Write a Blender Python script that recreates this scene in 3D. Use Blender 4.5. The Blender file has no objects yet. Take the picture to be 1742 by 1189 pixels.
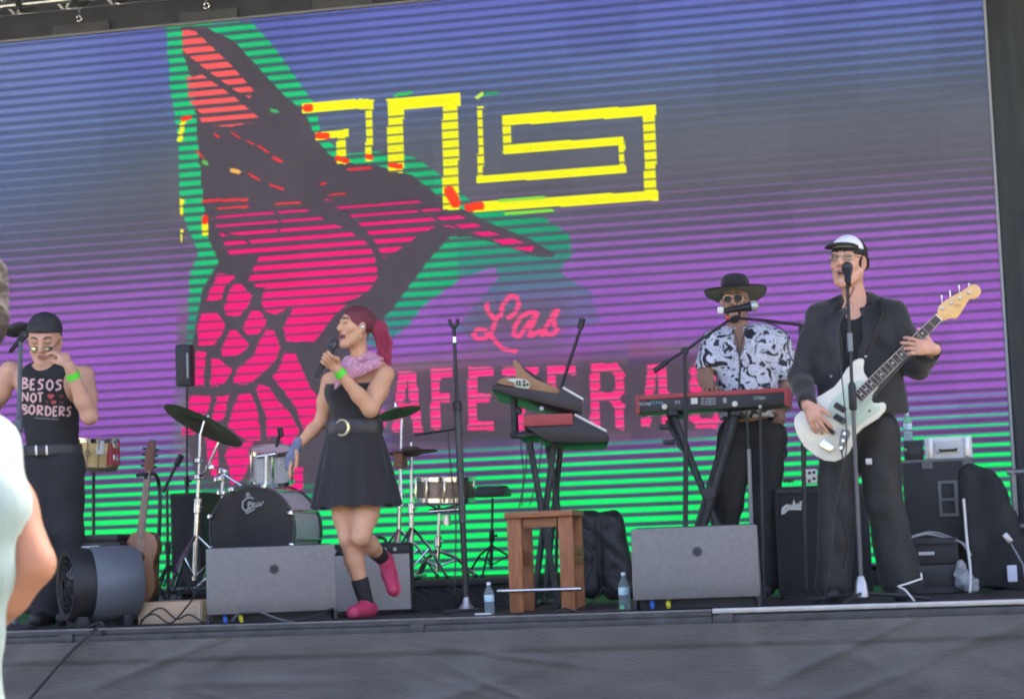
import bpy, bmesh, math, random
import numpy as np
from mathutils import Vector, Matrix
from mathutils.bvhtree import BVHTree
random.seed(7); np.random.seed(7)
sc = bpy.context.scene
col = sc.collection
R = math.radians

# ------------------------------------------------------------------ camera
# world: x along the stage front, y into the stage (front edge at y = 0), z = 0 stage floor
FPX = 3350.0; PW, PH = 1742.0, 1189.0
CAM = np.array([2.02, -9.5, 0.335])
YAW, PITCH, ROLL = R(12.0), R(5.75), R(2.2)
fw = np.array([-math.sin(YAW)*math.cos(PITCH), math.cos(YAW)*math.cos(PITCH), math.sin(PITCH)])
r0 = np.array([math.cos(YAW), math.sin(YAW), 0.0]); u0 = np.cross(r0, fw)
rt = math.cos(ROLL)*r0 - math.sin(ROLL)*u0
up = math.cos(ROLL)*u0 + math.sin(ROLL)*r0
cd = bpy.data.cameras.new('camera'); cam = bpy.data.objects.new('camera', cd); col.objects.link(cam)
cd.sensor_width = 36; cd.lens = 36*FPX/PW; cd.clip_start = 0.1; cd.clip_end = 3000
cam.matrix_world = Matrix(((rt[0], up[0], -fw[0], CAM[0]), (rt[1], up[1], -fw[1], CAM[1]), (rt[2], up[2], -fw[2], CAM[2]), (0, 0, 0, 1)))
sc.camera = cam
cd.dof.use_dof = True; cd.dof.focus_distance = 11.0; cd.dof.aperture_fstop = 8.0
sc.cycles.filter_width = 1.9

# ------------------------------------------------------------------ sky, sun, exposure
SUN_EL, SUN_AZ = R(37), R(14)          # azimuth measured from +y (behind the stage) towards +x
w = bpy.data.worlds.new('World'); sc.world = w; w.use_nodes = True
nt = w.node_tree; bg = nt.nodes['Background']
sky = nt.nodes.new('ShaderNodeTexSky'); sky.sky_type = 'NISHITA'; sky.sun_disc = False
sky.sun_elevation = SUN_EL; sky.sun_rotation = SUN_AZ; sky.dust_density = 6.0; sky.air_density = 0.3; sky.ozone_density = 0.0
nt.links.new(sky.outputs[0], bg.inputs[0]); bg.inputs[1].default_value = 0.15
sd = bpy.data.lights.new('sun', 'SUN'); sun = bpy.data.objects.new('sun', sd); col.objects.link(sun)
sd.energy = 2.6; sd.angle = R(0.5); sd.color = (1.0, 0.95, 0.88)
sdir = Vector((math.sin(SUN_AZ)*math.cos(SUN_EL), math.cos(SUN_AZ)*math.cos(SUN_EL), math.sin(SUN_EL)))
sun.rotation_euler = sdir.to_track_quat('Z', 'Y').to_euler(); sun.location = (0, 0, 30)
EXPO = 3.4
sc.view_settings.view_transform = 'Standard'; sc.view_settings.look = 'None'
sc.view_settings.exposure = EXPO; sc.view_settings.gamma = 1.0

# ------------------------------------------------------------------ pixel <-> place
def ray(px, py):
    d = fw*FPX + rt*(px - PW/2) - up*(py - PH/2)
    return d/np.linalg.norm(d)
def P(px, py, Y):                       # the point on the plane y = Y seen at a photo pixel
    d = ray(px, py); t = (Y - CAM[1])/d[1]
    return Vector(CAM + d*t)
def PF(px, py, z=0.0):                  # the point on the plane z
    d = ray(px, py); t = (z - CAM[2])/d[2]
    return Vector(CAM + d*t)
def pxm(p):                             # pixels per metre at a point
    return FPX/float(np.dot(np.array(p) - CAM, fw))
def proj(p):
    q = np.asarray(p, float) - CAM
    d = q @ fw
    return PW/2 + FPX*(q @ rt)/d, PH/2 - FPX*(q @ up)/d
def V(*a): return Vector(a)
def s2l(c):
    return tuple((x/255/12.92 if x/255 <= 0.04045 else ((x/255+0.055)/1.055)**2.4) for x in c)

# ------------------------------------------------------------------ materials
MATS = {}
def mat(name, color, rough=0.6, metal=0.0, noise=0.0, scale=8.0, bump=0.0, bscale=None, spec=0.5, color2=None, sheen=0.0,
        trans=0.0, coat=0.0, ior=1.45, stretch=None, detail=4.0, lo=0.3, hi=0.7, rvar=0.0):
    if name in MATS: return MATS[name]
    m = bpy.data.materials.new(name); m.use_nodes = True; t = m.node_tree; L = t.links
    b = t.nodes['Principled BSDF']
    b.inputs['Base Color'].default_value = (*color, 1); b.inputs['Roughness'].default_value = rough
    b.inputs['Metallic'].default_value = metal; b.inputs['Specular IOR Level'].default_value = spec; b.inputs['IOR'].default_value = ior
    if trans: b.inputs['Transmission Weight'].default_value = trans
    if coat: b.inputs['Coat Weight'].default_value = coat; b.inputs['Coat Roughness'].default_value = 0.08
    if sheen: b.inputs['Sheen Weight'].default_value = sheen; b.inputs['Sheen Roughness'].default_value = 0.5
    tc = t.nodes.new('ShaderNodeTexCoord'); vec = tc.outputs['Object']
    if stretch:
        mp = t.nodes.new('ShaderNodeMapping'); mp.inputs['Scale'].default_value = stretch
        L.new(vec, mp.inputs[0]); vec = mp.outputs[0]
    if noise or color2 or rvar:
        n = t.nodes.new('ShaderNodeTexNoise'); n.inputs['Scale'].default_value = scale; n.inputs['Detail'].default_value = detail
        L.new(vec, n.inputs['Vector'])
        mr = t.nodes.new('ShaderNodeMapRange'); mr.inputs[1].default_value = lo; mr.inputs[2].default_value = hi
        L.new(n.outputs['Fac'], mr.inputs[0])
        mx = t.nodes.new('ShaderNodeMix'); mx.data_type = 'RGBA'
        c2 = color2 if color2 else tuple(min(1, c*(1+noise)) for c in color)
        c1 = color if color2 else tuple(c*(1-noise) for c in color)
        mx.inputs[6].default_value = (*c1, 1); mx.inputs[7].default_value = (*c2, 1)
        L.new(mr.outputs[0], mx.inputs[0]); L.new(mx.outputs[2], b.inputs['Base Color'])
        if rvar:
            m2 = t.nodes.new('ShaderNodeMapRange'); m2.inputs[3].default_value = max(0.02, rough-rvar); m2.inputs[4].default_value = min(1, rough+rvar)
            L.new(n.outputs['Fac'], m2.inputs[0]); L.new(m2.outputs[0], b.inputs['Roughness'])
    if bump:
        n2 = t.nodes.new('ShaderNodeTexNoise'); n2.inputs['Scale'].default_value = bscale or scale*4; n2.inputs['Detail'].default_value = 5
        L.new(vec, n2.inputs['Vector'])
        bp = t.nodes.new('ShaderNodeBump'); bp.inputs['Strength'].default_value = bump; bp.inputs['Distance'].default_value = 0.02
        L.new(n2.outputs['Fac'], bp.inputs['Height']); L.new(bp.outputs[0], b.inputs['Normal'])
    MATS[name] = m
    return m

BLACKCLOTH = mat('black_cloth', (0.02, 0.021, 0.023), 0.9, noise=0.25, scale=5, bump=0.5, bscale=14, sheen=0.15)
BLACKMETAL = mat('black_metal', (0.016, 0.017, 0.019), 0.45, noise=0.2, scale=20, rvar=0.1)
BLACKPLAST = mat('black_plastic', (0.017, 0.018, 0.02), 0.5, noise=0.2, scale=15)
CHROME = mat('chrome', (0.75, 0.76, 0.78), 0.16, metal=1.0, noise=0.05)
ALU = mat('aluminium', (0.62, 0.63, 0.65), 0.32, metal=1.0, noise=0.12, scale=6, rvar=0.1)
CABLE = mat('cable_rubber', (0.025, 0.025, 0.027), 0.55)
WHITECABLE = mat('white_cable', (0.7, 0.7, 0.66), 0.5)

# ------------------------------------------------------------------ mesh helpers
class MB:
    """collects shapes (in world coordinates) for one mesh"""
    def __init__(self): self.bm = bmesh.new()
    def grid_faces(self, rings, closed=True, cap=True):
        vs = [[self.bm.verts.new(p) for p in r] for r in rings]
        n = len(rings[0])
        for a, b in zip(vs, vs[1:]):
            for i in range(n if closed else n-1):
                j = (i+1) % n
                try: self.bm.faces.new((a[i], a[j], b[j], b[i]))
                except ValueError: pass
        if cap and closed:
            self.bm.faces.new(list(reversed(vs[0]))); self.bm.faces.new(vs[-1])
        return self
    def box(self, c, s, rot=None, bevel=0.0, seg=2):
        b2 = bmesh.new(); bmesh.ops.create_cube(b2, size=1.0)
        for v in b2.verts: v.co = Vector((v.co.x*s[0], v.co.y*s[1], v.co.z*s[2]))
        if bevel: bmesh.ops.bevel(b2, geom=b2.edges[:]+b2.verts[:], offset=bevel, segments=seg, profile=0.6, affect='EDGES')
        M = (Matrix.Translation(Vector(c)) @ (rot.to_4x4() if rot is not None else Matrix.Identity(4)))
        b2.transform(M); self.merge(b2); return self
    def merge(self, b2):
        me = bpy.data.meshes.new('t'); b2.to_mesh(me); b2.free(); self.bm.from_mesh(me); bpy.data.meshes.remove(me)
    def tube(self, pts, r, n=10, cap=True, flat=None):
        pts = [Vector(p) for p in pts]
        rs = r if isinstance(r, (list, tuple)) else [r]*len(pts)
        rings = []; ref = None
        for i, p in enumerate(pts):
            t = (pts[min(i+1, len(pts)-1)] - pts[max(i-1, 0)]).normalized()
            if ref is None:
                ref = Vector((0, 0, 1)) if abs(t.z) < 0.9 else Vector((1, 0, 0))
            a = t.cross(ref).normalized(); b = a.cross(t).normalized(); ref = b
            rings.append([p + (a*math.cos(2*math.pi*k/n) + b*math.sin(2*math.pi*k/n)*(flat or 1))*rs[i] for k in range(n)])
        return self.grid_faces(rings, True, cap)
    def lathe(self, c, axis, prof, n=24, cap=True):
        """prof: list of (distance along axis, radius)"""
        ax = Vector(axis).normalized(); c = Vector(c)
        a = ax.cross(Vector((0, 0, 1)) if abs(ax.z) < 0.9 else Vector((1, 0, 0))).normalized(); b = ax.cross(a)
        rings = [[c + ax*h + (a*math.cos(2*math.pi*k/n)+b*math.sin(2*math.pi*k/n))*max(r, 1e-4) for k in range(n)] for h, r in prof]
        return self.grid_faces(rings, True, cap)
    def prism(self, poly, o, ex, ey, th, bevel=0.0):
        """2d outline extruded along ex x ey"""
        o = Vector(o); ex = Vector(ex); ey = Vector(ey); ez = ex.cross(ey).normalized()
        b2 = bmesh.new()
        f = b2.faces.new([b2.verts.new(o + ex*x + ey*y) for x, y in poly])
        r = bmesh.ops.extrude_face_region(b2, geom=[f])
        for v in r['geom']:
            if isinstance(v, bmesh.types.BMVert): v.co += ez*th
        bmesh.ops.recalc_face_normals(b2, faces=b2.faces[:])
        if bevel:
            es = [e for e in b2.edges if abs((e.verts[0].co-e.verts[1].co).normalized().dot(ez)) < 0.5]
            bmesh.ops.bevel(b2, geom=es, offset=bevel, segments=2, profile=0.5, affect='EDGES')
        self.merge(b2); return self
    def ball(self, c, r, seg=14):
        b2 = bmesh.new(); bmesh.ops.create_uvsphere(b2, u_segments=seg, v_segments=max(6, seg*2//3), radius=1.0)
        rr = r if isinstance(r, (list, tuple)) else (r, r, r)
        for v in b2.verts: v.co = Vector((v.co.x*rr[0], v.co.y*rr[1], v.co.z*rr[2])) + Vector(c)
        self.merge(b2); return self
    def build(self, name, m, parent=None, smooth=40, recalc=True):
        if recalc: bmesh.ops.recalc_face_normals(self.bm, faces=self.bm.faces[:])
        me = bpy.data.meshes.new(name)
        if parent is not None:
            o0 = world_loc(parent)
            for v in self.bm.verts: v.co -= o0
        self.bm.to_mesh(me); self.bm.free()
        return link(name, me, m, parent, smooth)
def world_loc(o):
    l = Vector((0, 0, 0))
    while o is not None: l += o.location; o = o.parent
    return l
def link(name, me, m, parent=None, smooth=40):
    o = bpy.data.objects.new(name, me); col.objects.link(o)
    if m is not None:
        for mm in (m if isinstance(m, (list, tuple)) else [m]): me.materials.append(mm)
    if parent is not None: o.parent = parent
    if smooth:
        me.polygons.foreach_set('use_smooth', [True]*len(me.polygons))
        if smooth < 180: me.set_sharp_from_angle(angle=R(smooth))
    return o
def tag(o, label, cat, group=None, kind=None):
    if label: o['label'] = label
    if cat: o['category'] = cat
    if group: o['group'] = group
    if kind: o['kind'] = kind
    return o
def thing(name, label, cat, loc=(0, 0, 0), group=None):
    o = bpy.data.objects.new(name, None); col.objects.link(o); o.location = loc; o.empty_display_size = 0.1
    return tag(o, label, cat, group)
def struct(name, mb, m, smooth=40):
    o = mb.build(name, m, None, smooth); o['kind'] = 'structure'; return o
def frame(fwd, upv=(0, 0, 1)):          # rotation with x = right, y = forward, z = up
    y = Vector(fwd).normalized(); x = y.cross(Vector(upv)).normalized(); z = x.cross(y)
    return Matrix((x, y, z)).transposed()
def curve_pts(ctrl, n=8):               # Catmull-Rom through the control points
    c = [Vector(p) for p in ctrl]; out = []
    for i in range(len(c)-1):
        p0, p1, p2, p3 = c[max(i-1, 0)], c[i], c[i+1], c[min(i+2, len(c)-1)]
        for k in range(n):
            t = k/n
            out.append(0.5*((2*p1)+(p2-p0)*t+(2*p0-5*p1+4*p2-p3)*t*t+(3*p1-p0-3*p2+p3)*t**3))
    out.append(c[-1]); return out
# ------------------------------------------------------------------ ground, stage
GZ = -0.80
struct('ground', MB().box((0, 0, GZ-0.05), (180, 180, 0.1)), mat('dry_grass', (0.16, 0.15, 0.085), 0.95, color2=(0.24, 0.21, 0.13), scale=0.8, bump=0.4, bscale=30))
XL, XR = -6.2, 5.0
YS = 3.8                                # plane of the LED screen
DECK = mat('stage_deck', (0.02, 0.0205, 0.022), 0.6, noise=0.35, scale=3, bump=0.15, bscale=60, rvar=0.12)
fl = MB()
fl.box(((XL+XR)/2, 2.6, -0.06), (XR-XL, 5.16, 0.12), bevel=0.004)
struct('stage_floor', fl, DECK)
# the roof over the stage, out of the frame
rf = MB()
rf.box((-0.5, 2.0, 5.45), (16.0, 6.4, 0.12))
rf.box((-0.5, 5.6, 2.06), (16.0, 0.06, 6.64))
for sx in (-8.4, 7.4): rf.box((sx, 3.6, 2.06), (0.06, 3.9, 6.64))
rf_o = rf.build('stage_roof', mat('roof_membrane', (0.05, 0.055, 0.06), 0.85, noise=0.2, scale=2)); tag(rf_o, 'dark flat stage roof with rear wall behind the video screen', 'roof')
# stage skirt: hung cloth with hem band, soft swags and wrinkles
nx, nz = 520, 60
X = np.linspace(XL, XR, nx); Zz = np.linspace(-0.056, GZ+0.02, nz)
gx, gz = np.meshgrid(X, Zz)
d = np.clip((-0.1-gz)/0.3, 0, 1)
rng = np.random.RandomState(3)
disp = np.zeros_like(gx)
for _ in range(46):                     # drape fans from pinning points
    x0 = rng.uniform(XL, XR); wd = rng.uniform(0.05, 0.16); sl = rng.uniform(-1.4, 1.4); am = rng.uniform(0.012, 0.05)
    xx = gx - x0 - sl*(-0.1-gz)
    disp += am*np.exp(-(xx/(wd*(0.3+d*1.3)))**2)*np.clip(1.25-0.8*d, 0.1, 1)*(0.2+d)
for _ in range(60):
    x0 = rng.uniform(XL, XR); z0 = rng.uniform(-0.75, -0.15); an = rng.uniform(-0.5, 0.5); ln = rng.uniform(0.15, 0.5); wd = rng.uniform(0.012, 0.035)
    u = (gx-x0)*math.cos(an)+(gz-z0)*math.sin(an); v = -(gx-x0)*math.sin(an)+(gz-z0)*math.cos(an)
    disp += rng.uniform(0.006, 0.022)*np.exp(-(u/ln)**2-(v/wd)**2)
disp += 0.010*np.sin(gx*3.1+1.0)*d + 0.008*np.sin(gx*7.3+gz*5)*d
hem = np.where(gz > -0.165, 0.016, 0.0)
yy = -0.064 - disp - hem*np.clip((gz+0.165)/0.012, 0, 1)
verts = np.stack([gx, yy, gz], -1).reshape(-1, 3)
idx = np.arange(nx*nz).reshape(nz, nx)
q = np.stack([idx[:-1, :-1], idx[1:, :-1], idx[1:, 1:], idx[:-1, 1:]], -1).reshape(-1, 4)
me = bpy.data.meshes.new('stage_skirt'); me.from_pydata(verts.tolist(), [], q.tolist())
SK = mat('skirt_cloth', (0.082, 0.077, 0.070), 0.7, color2=(0.125, 0.118, 0.108), scale=3.0, bump=0.35, bscale=40, sheen=0.3, stretch=(1, 1, 3))
tag(link('stage_skirt', me, SK, None, 180), 'wrinkled charcoal cloth skirt hanging along the stage front', 'cloth')

# aluminium edge rail: dark on one part, its bright reflection painted on the other
t = thing('stage_edge_rail', 'low metal rail clamped along the front edge of the stage', 'rail', (0, -0.03, -0.1))
xs = PF(1232, 1032, 0).x
DRAIL = mat('worn_black_rail', (0.05, 0.051, 0.053), 0.5, noise=0.4, scale=12, rvar=0.15)
MB().box(((XL+xs)/2, -0.03, -0.008), (xs-XL-0.004, 0.05, 0.03), bevel=0.003).box(((XL+xs)/2, -0.04, -0.045), (xs-XL-0.004, 0.03, 0.04), bevel=0.004).build('rail_section', DRAIL, t)
MB().box(((XL+xs)/2, -0.05, 0.006), (xs-XL-0.006, 0.014, 0.006), bevel=0.002).build('edge_highlight', mat('edge_highlight_grey', (0.22, 0.22, 0.22), 0.5, noise=0.3, scale=15), t)  # highlight along the rail's top edge, painted as a thin grey strip
LITRAIL = mat('rail_highlight', (0.42, 0.415, 0.4), 0.35, metal=0.6, noise=0.1, scale=20)  # pale colour carries the rail's highlight
MB().box(((xs+XR)/2, -0.032, 0.0), (XR-xs-0.004, 0.055, 0.024), bevel=0.003).build('rail_section', LITRAIL, t)
MB().box(((xs+XR)/2, -0.04, -0.04), (XR-xs-0.004, 0.03, 0.04), bevel=0.003).build('rail_web', DRAIL, t)
MB().box(((xs+XR)/2, -0.052, -0.068), (XR-xs-0.004, 0.03, 0.010), bevel=0.003).build('rail_lip', LITRAIL, t)
for px in (410, 805, 1237):
    c = PF(px, 1045, -0.02); MB().box((c.x, -0.068, -0.035), (0.07, 0.014, 0.04), bevel=0.004).build('clamp_plate', DRAIL, t)

# ------------------------------------------------------------------ LED screen
# the picture on the screen: a bird, lettering and colour bands broken into scan lines, as LED colours on a fine mesh
tl = P(0, 72, YS); trp = P(1677, 0, YS); br = P(1712, 985, YS)
SX0, SX1 = tl.x - 1.2, P(1690, 300, YS).x
SZ1 = P(300, 46, YS).z; SZ0 = P(840, 984, YS).z
PITCHZ = 0.0655
nrow = int((SZ1-SZ0)/PITCHZ*9); ncol = int((SX1-SX0)/0.0118)
sx = np.linspace(SX0, SX1, ncol); sz = np.linspace(SZ1, SZ0, nrow)
GX, GZZ = np.meshgrid(sx, sz)
pts3 = np.stack([GX, np.full_like(GX, YS), GZZ], -1)
PXX, PYY = proj(pts3)
yref = proj(np.stack([np.zeros(nrow), np.full(nrow, YS), sz], -1))[1][:, None]*np.ones((1, ncol))   # height measured at mid screen
ph = ((GZZ - P(871, 900, YS).z)/PITCHZ) % 1.0          # place within one scan line band
def srgb(c): return np.array(c, float)
def lerp_stops(y, stops):
    ys = [s[0] for s in stops]
    return np.stack([np.interp(y, ys, [s[1][k] for s in stops]) for k in range(3)], -1)
bright = lerp_stops(yref, [(-40, (124, 130, 194)), (60, (124, 134, 190)), (130, (122, 136, 178)), (190, (120, 128, 150)), (250, (120, 122, 132)), (300, (124, 120, 136)), (360, (146, 124, 164)),
                           (430, (168, 124, 194)), (560, (174, 122, 204)), (700, (168, 120, 198)), (760, (152, 108, 182)), (800, (130, 100, 160)), (990, (108, 96, 138))])
dark = lerp_stops(yref, [(-40, (98, 104, 146)), (60, (98, 108, 144)), (130, (104, 114, 138)), (200, (112, 118, 130)), (260, (116, 119, 127)), (330, (114, 112, 122)), (430, (114, 106, 130)), (560, (126, 104, 146)), (760, (112, 94, 126)), (990, (84, 90, 104))])
duty = np.interp(yref, [-40, 100, 190, 330, 400, 470, 700, 990], [0.62, 0.5, 0.22, 0.18, 0.42, 0.66, 0.62, 0.5])
def band(center, wd, soft=0.10):
    dd = np.abs((ph - center + 0.5) % 1.0 - 0.5)
    return np.clip((wd/2 + soft/2 - dd)/soft, 0, 1)
b0 = band(0.5, duty, 0.2)[..., None]
left = np.clip((300-PXX)/300, 0, 1)[..., None]*np.clip((420-yref)/200, 0, 1)[..., None]
bright = bright*(1-0.8*left) + srgb((138, 152, 190))*0.8*left; dark = dark*(1-0.8*left) + srgb((106, 120, 154))*0.8*left  # paler lens veil over the upper left put into the LED colours
C = dark*(1-b0) + bright*b0
# green bands low on the screen
gw = np.interp(yref, [690, 725, 760, 800, 850, 1000], [0.0, 0.10, 0.26, 0.42, 0.58, 0.62])
g = band(0.5, gw, 0.14)*(gw > 0.02); g = g[..., None]
C = C*(1-g) + np.array((2, 244, 132.0))*g
def inpoly(poly):
    x = PXX; y = PYY; inside = np.zeros(x.shape, bool); n = len(poly)
    for i in range(n):
        x1, y1 = poly[i]; x2, y2 = poly[(i+1) % n]
        c = (y1 > y) != (y2 > y)
        if y1 != y2: inside ^= c & (x < (x2-x1)*(y-y1)/(y2-y1)+x1)
    return inside
def stroke(pl, wd):
    best = np.full(PXX.shape, 1e9)
    for (x1, y1), (x2, y2) in zip(pl, pl[1:]):
        dx, dy = x2-x1, y2-y1; t_ = np.clip(((PXX-x1)*dx+(PYY-y1)*dy)/(dx*dx+dy*dy+1e-9), 0, 1)
        best = np.minimum(best, np.hypot(PXX-x1-t_*dx, PYY-y1-t_*dy))
    return best < wd/2
def stroke_sq(pl, wd):
    out = np.zeros(PXX.shape, bool)
    for (x1, y1), (x2, y2) in zip(pl, pl[1:]):
        dx, dy = x2-x1, y2-y1; L_ = math.hypot(dx, dy)+1e-9; u = ((PXX-x1)*dx+(PYY-y1)*dy)/L_; v = (-(PXX-x1)*dy+(PYY-y1)*dx)/L_
        out |= (u > -wd*0.45) & (u < L_+wd*0.45) & (np.abs(v) < wd/2)
    return out
def paint(mask, c, w_=1.0):
    global C
    m_ = (mask*w_)[..., None] if not isinstance(w_, float) or w_ != 1.0 else mask[..., None].astype(float)
    C = C*(1-m_) + np.array(c, float)*m_
rs = np.random.RandomState(5)
# smeared block colours round the lettering
def vnoise(fx, fy, seed):
    r_ = np.random.RandomState(seed); T = r_.rand(64, 64)
    u = (GX*fx) % 63; v = (GZZ*fy) % 63; i = u.astype(int); j = v.astype(int); fu = u-i; fv = v-j
    fu = fu*fu*(3-2*fu); fv = fv*fv*(3-2*fv)
    return T[j, i]*(1-fu)*(1-fv)+T[j, i+1]*fu*(1-fv)+T[j+1, i]*(1-fu)*fv+T[j+1, i+1]*fu*fv
smear = inpoly([(640, 600), (800, 585), (1000, 570), (1240, 560), (1240, 745), (1000, 762), (640, 775)])
smw = np.clip(np.minimum((yref-570)/45, (772-yref)/30), 0, 1)*np.clip((PXX-640)/30, 0, 1)*np.clip((1245-PXX)/50, 0, 1)
mixc = np.stack([134+46*(vnoise(2.2, 16, 1)-.5), 114+46*(vnoise(2.0, 14, 2)-.5), 134+60*(vnoise(1.7, 15, 3)-.5)], -1)
mw = (smear*smw*0.85)[..., None]; C = C*(1-mw)+mixc*mw
lb = inpoly([(300, 440), (350, 430), (340, 560), (335, 860), (285, 860), (300, 600)])
mw = (lb*0.75*np.clip((790-yref)/90, 0, 1)*np.clip((yref-440)/60, 0, 1)*np.clip((PXX-285)/25, 0, 1))[..., None]; C = C*(1-mw) + np.stack([130+30*(vnoise(4, 14, 4)-.5), 118+50*(vnoise(4, 14, 5)-.5), 132+24*(vnoise(5, 14, 6)-.5)], -1)*mw
# green halo of the bird
halo = inpoly([(282, 45), (425, 36), (462, 75), (500, 128), (535, 178), (548, 232), (585, 262), (640, 258), (705, 268), (765, 308), (800, 342), (860, 360), (925, 370), (968, 400), (974, 432), (950, 462),
               (1005, 498), (1020, 548), (930, 560), (850, 540), (800, 575), (775, 560), (850, 470), (842, 455), (790, 470), (720, 520), (690, 560), (640, 590), (560, 560), (340, 640), (312, 640), (320, 540), (322, 470), (338, 430), (318, 385), (305, 330), (302, 230), (290, 150)])
hfade = np.where(PXX > 780, np.clip((545-PYY)/140, 0.25, 1), np.clip((640-PYY)/150, 0.45, 1))
hg = band(0.5, 0.62, 0.2)
hx = np.clip(1-(PXX-640)/700, 0.6, 1)
paint(halo, (104, 106, 116), 0.85*hfade)
hm = (halo*hg*hfade*hx*0.95)
C = C*(1-hm[..., None]) + np.array((22, 206, 140.0))*hm[..., None]
# bird body, unlit
GREY = (104, 98, 106)
BODYP = (inpoly([(308, 46), (345, 44), (400, 72), (442, 118), (482, 162), (518, 190), (540, 240), (572, 275), (640, 282), (700, 298), (745, 333), (790, 358), (830, 378), (900, 406), (945, 432), (940, 438), (915, 437),
              (850, 416), (800, 402), (765, 404), (735, 436), (700, 482), (668, 525), (640, 555), (605, 600), (575, 660), (555, 760), (540, 860), (350, 860), (330, 800), (312, 720), (322, 620), (335, 540), (345, 490), (372, 445), (352, 400), (345, 335), (335, 230), (330, 150), (312, 92)]))
paint(BODYP, GREY, np.clip((870-PYY)/60, 0, 1))
# letters' dark plates
def soft(x0, x1, y0, y1, fx, fy): return np.clip(np.minimum(PXX-x0, x1-PXX)/fx, 0, 1)*np.clip(np.minimum(yref-y0, y1-yref)/fy, 0, 1)
pw = (soft(640, 1250, 602, 752, 40, 22)*0.85)[..., None]; C = C*(1-pw) + srgb((104, 95, 105))*pw
pw = (soft(775, 990, 480, 625, 60, 50)*0.9*(0.5+0.5*vnoise(3, 9, 8)))[..., None]; C = C*(1-pw) + srgb((120, 112, 122))*pw
# pink pieces
A = lambda L: [(280+a/2.584, 400+b/2.584) for a, b in L]
pink_big = [[(362, 372), (420, 352), (470, 350), (511, 347), (533, 364), (562, 378), (593, 392), (627, 416), (637, 436), (642, 469), (634, 487), (615, 503), (588, 513), (500, 523), (487, 525), (470, 536), (450, 529), (444, 512), (452, 487), (437, 489), (423, 477), (432, 455), (441, 437), (390, 433), (384, 420)],
            [(499, 523), (590, 517), (568, 537), (535, 581), (487, 581), (482, 558)],
            [(540, 338), (640, 348), (702, 336), (725, 350), (780, 365), (830, 393), (908, 418), (905, 428), (878, 424), (830, 406), (790, 391), (745, 383), (720, 396), (690, 416), (668, 432), (652, 440), (640, 415), (618, 388), (575, 362)]]
pink_small = [[(368, 466), (398, 466), (398, 473), (380, 490), (378, 509), (353, 512), (353, 501), (367, 478)],
  A([(310, 210), (335, 215), (382, 265), (375, 300), (330, 355), (275, 355), (262, 320), (285, 245)]), A([(385, 330), (420, 335), (446, 370), (445, 395), (410, 436), (360, 436), (345, 410), (360, 370)]),
  A([(165, 340), (230, 342), (267, 390), (260, 420), (220, 480), (150, 486), (142, 410)]), A([(290, 415), (318, 420), (370, 480), (365, 495), (320, 530), (255, 532), (248, 505), (265, 470)]),
  A([(450, 415), (480, 418), (507, 490), (495, 540), (450, 590), (390, 640), (360, 658), (305, 656), (300, 640), (320, 590), (390, 530), (420, 460)]),
  A([(140, 508), (182, 515), (174, 600), (170, 666), (108, 666), (132, 640)]), A([(205, 542), (240, 546), (297, 590), (290, 612), (255, 660), (203, 666)]),
  A([(530, 512), (575, 522), (640, 670), (690, 730), (680, 800), (640, 850), (610, 855), (580, 760), (520, 680), (473, 625), (500, 590)]),
  A([(415, 655), (460, 668), (500, 730), (550, 780), (592, 860), (580, 890), (450, 888), (450, 800), (425, 740), (402, 685)]),
  A([(330, 698), (380, 698), (405, 760), (422, 870), (420, 902), (352, 902), (340, 890), (280, 840), (300, 760)]), A([(112, 708), (206, 705), (190, 780), (170, 792), (105, 762)]),
  A([(232, 708), (282, 704), (262, 800), (240, 822), (208, 806)]), A([(76, 845), (145, 855), (130, 876), (78, 880)]), A([(180, 880), (235, 900), (237, 985), (228, 1075), (205, 1050), (188, 980)]),
  A([(290, 915), (385, 910), (375, 1000), (345, 1070), (300, 1100), (290, 1090), (280, 1010), (262, 970)]), A([(555, 1015), (610, 1022), (605, 1110), (590, 1145), (495, 1130), (560, 1080)]), A([(450, 865), (482, 878), (455, 902)]), A([(505, 870), (585, 890), (570, 915), (520, 920)])]
pk = np.zeros(PXX.shape, bool)
for p_ in pink_big: pk |= inpoly(p_)
pkw = np.interp(yref, [330, 350, 400, 450, 520, 600], [0.25, 0.38, 0.55, 0.66, 0.8, 0.9])
m1 = pk*band(0.5, pkw, 0.16)
ps = np.zeros(PXX.shape, bool)
for p_ in pink_small: ps |= inpoly(p_)
m2 = ps*band(0.5, 0.82, 0.12)
mm = np.maximum(m1, m2)[..., None]
core = band(0.6, 0.5, 0.5)[..., None]
pkc = srgb((255, 8, 138))*(core) + srgb((255, 66, 152))*(1-core)
C = C*(1-mm) + pkc*mm
for pl_, wd_ in [([(440, 340), (462, 352), (478, 372), (474, 392)], 6), ([(384, 398), (412, 404), (432, 420)], 5), ([(520, 332), (556, 346), (598, 374), (630, 406), (646, 444)], 8), ([(642, 470), (600, 476), (560, 470)], 0.1), ([(700, 352), (740, 372), (790, 392)], 4)]:
    paint(stroke(pl_, wd_), GREY, 0.9)
red = inpoly([(310, 50), (332, 54), (345, 66), (400, 118), (432, 156), (424, 168), (408, 160), (352, 120), (312, 88)]) | inpoly([(317, 132), (345, 128), (402, 168), (446, 206), (400, 214), (356, 210), (322, 172)]) | inpoly([(338, 196), (420, 205), (395, 216), (345, 214)])
rm = (red*band(0.5, np.interp(yref, [60, 130, 220], [0.66, 0.55, 0.32]), 0.14))[..., None]
C = C*(1-rm) + np.array((255, 124, 124.0))*rm
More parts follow.
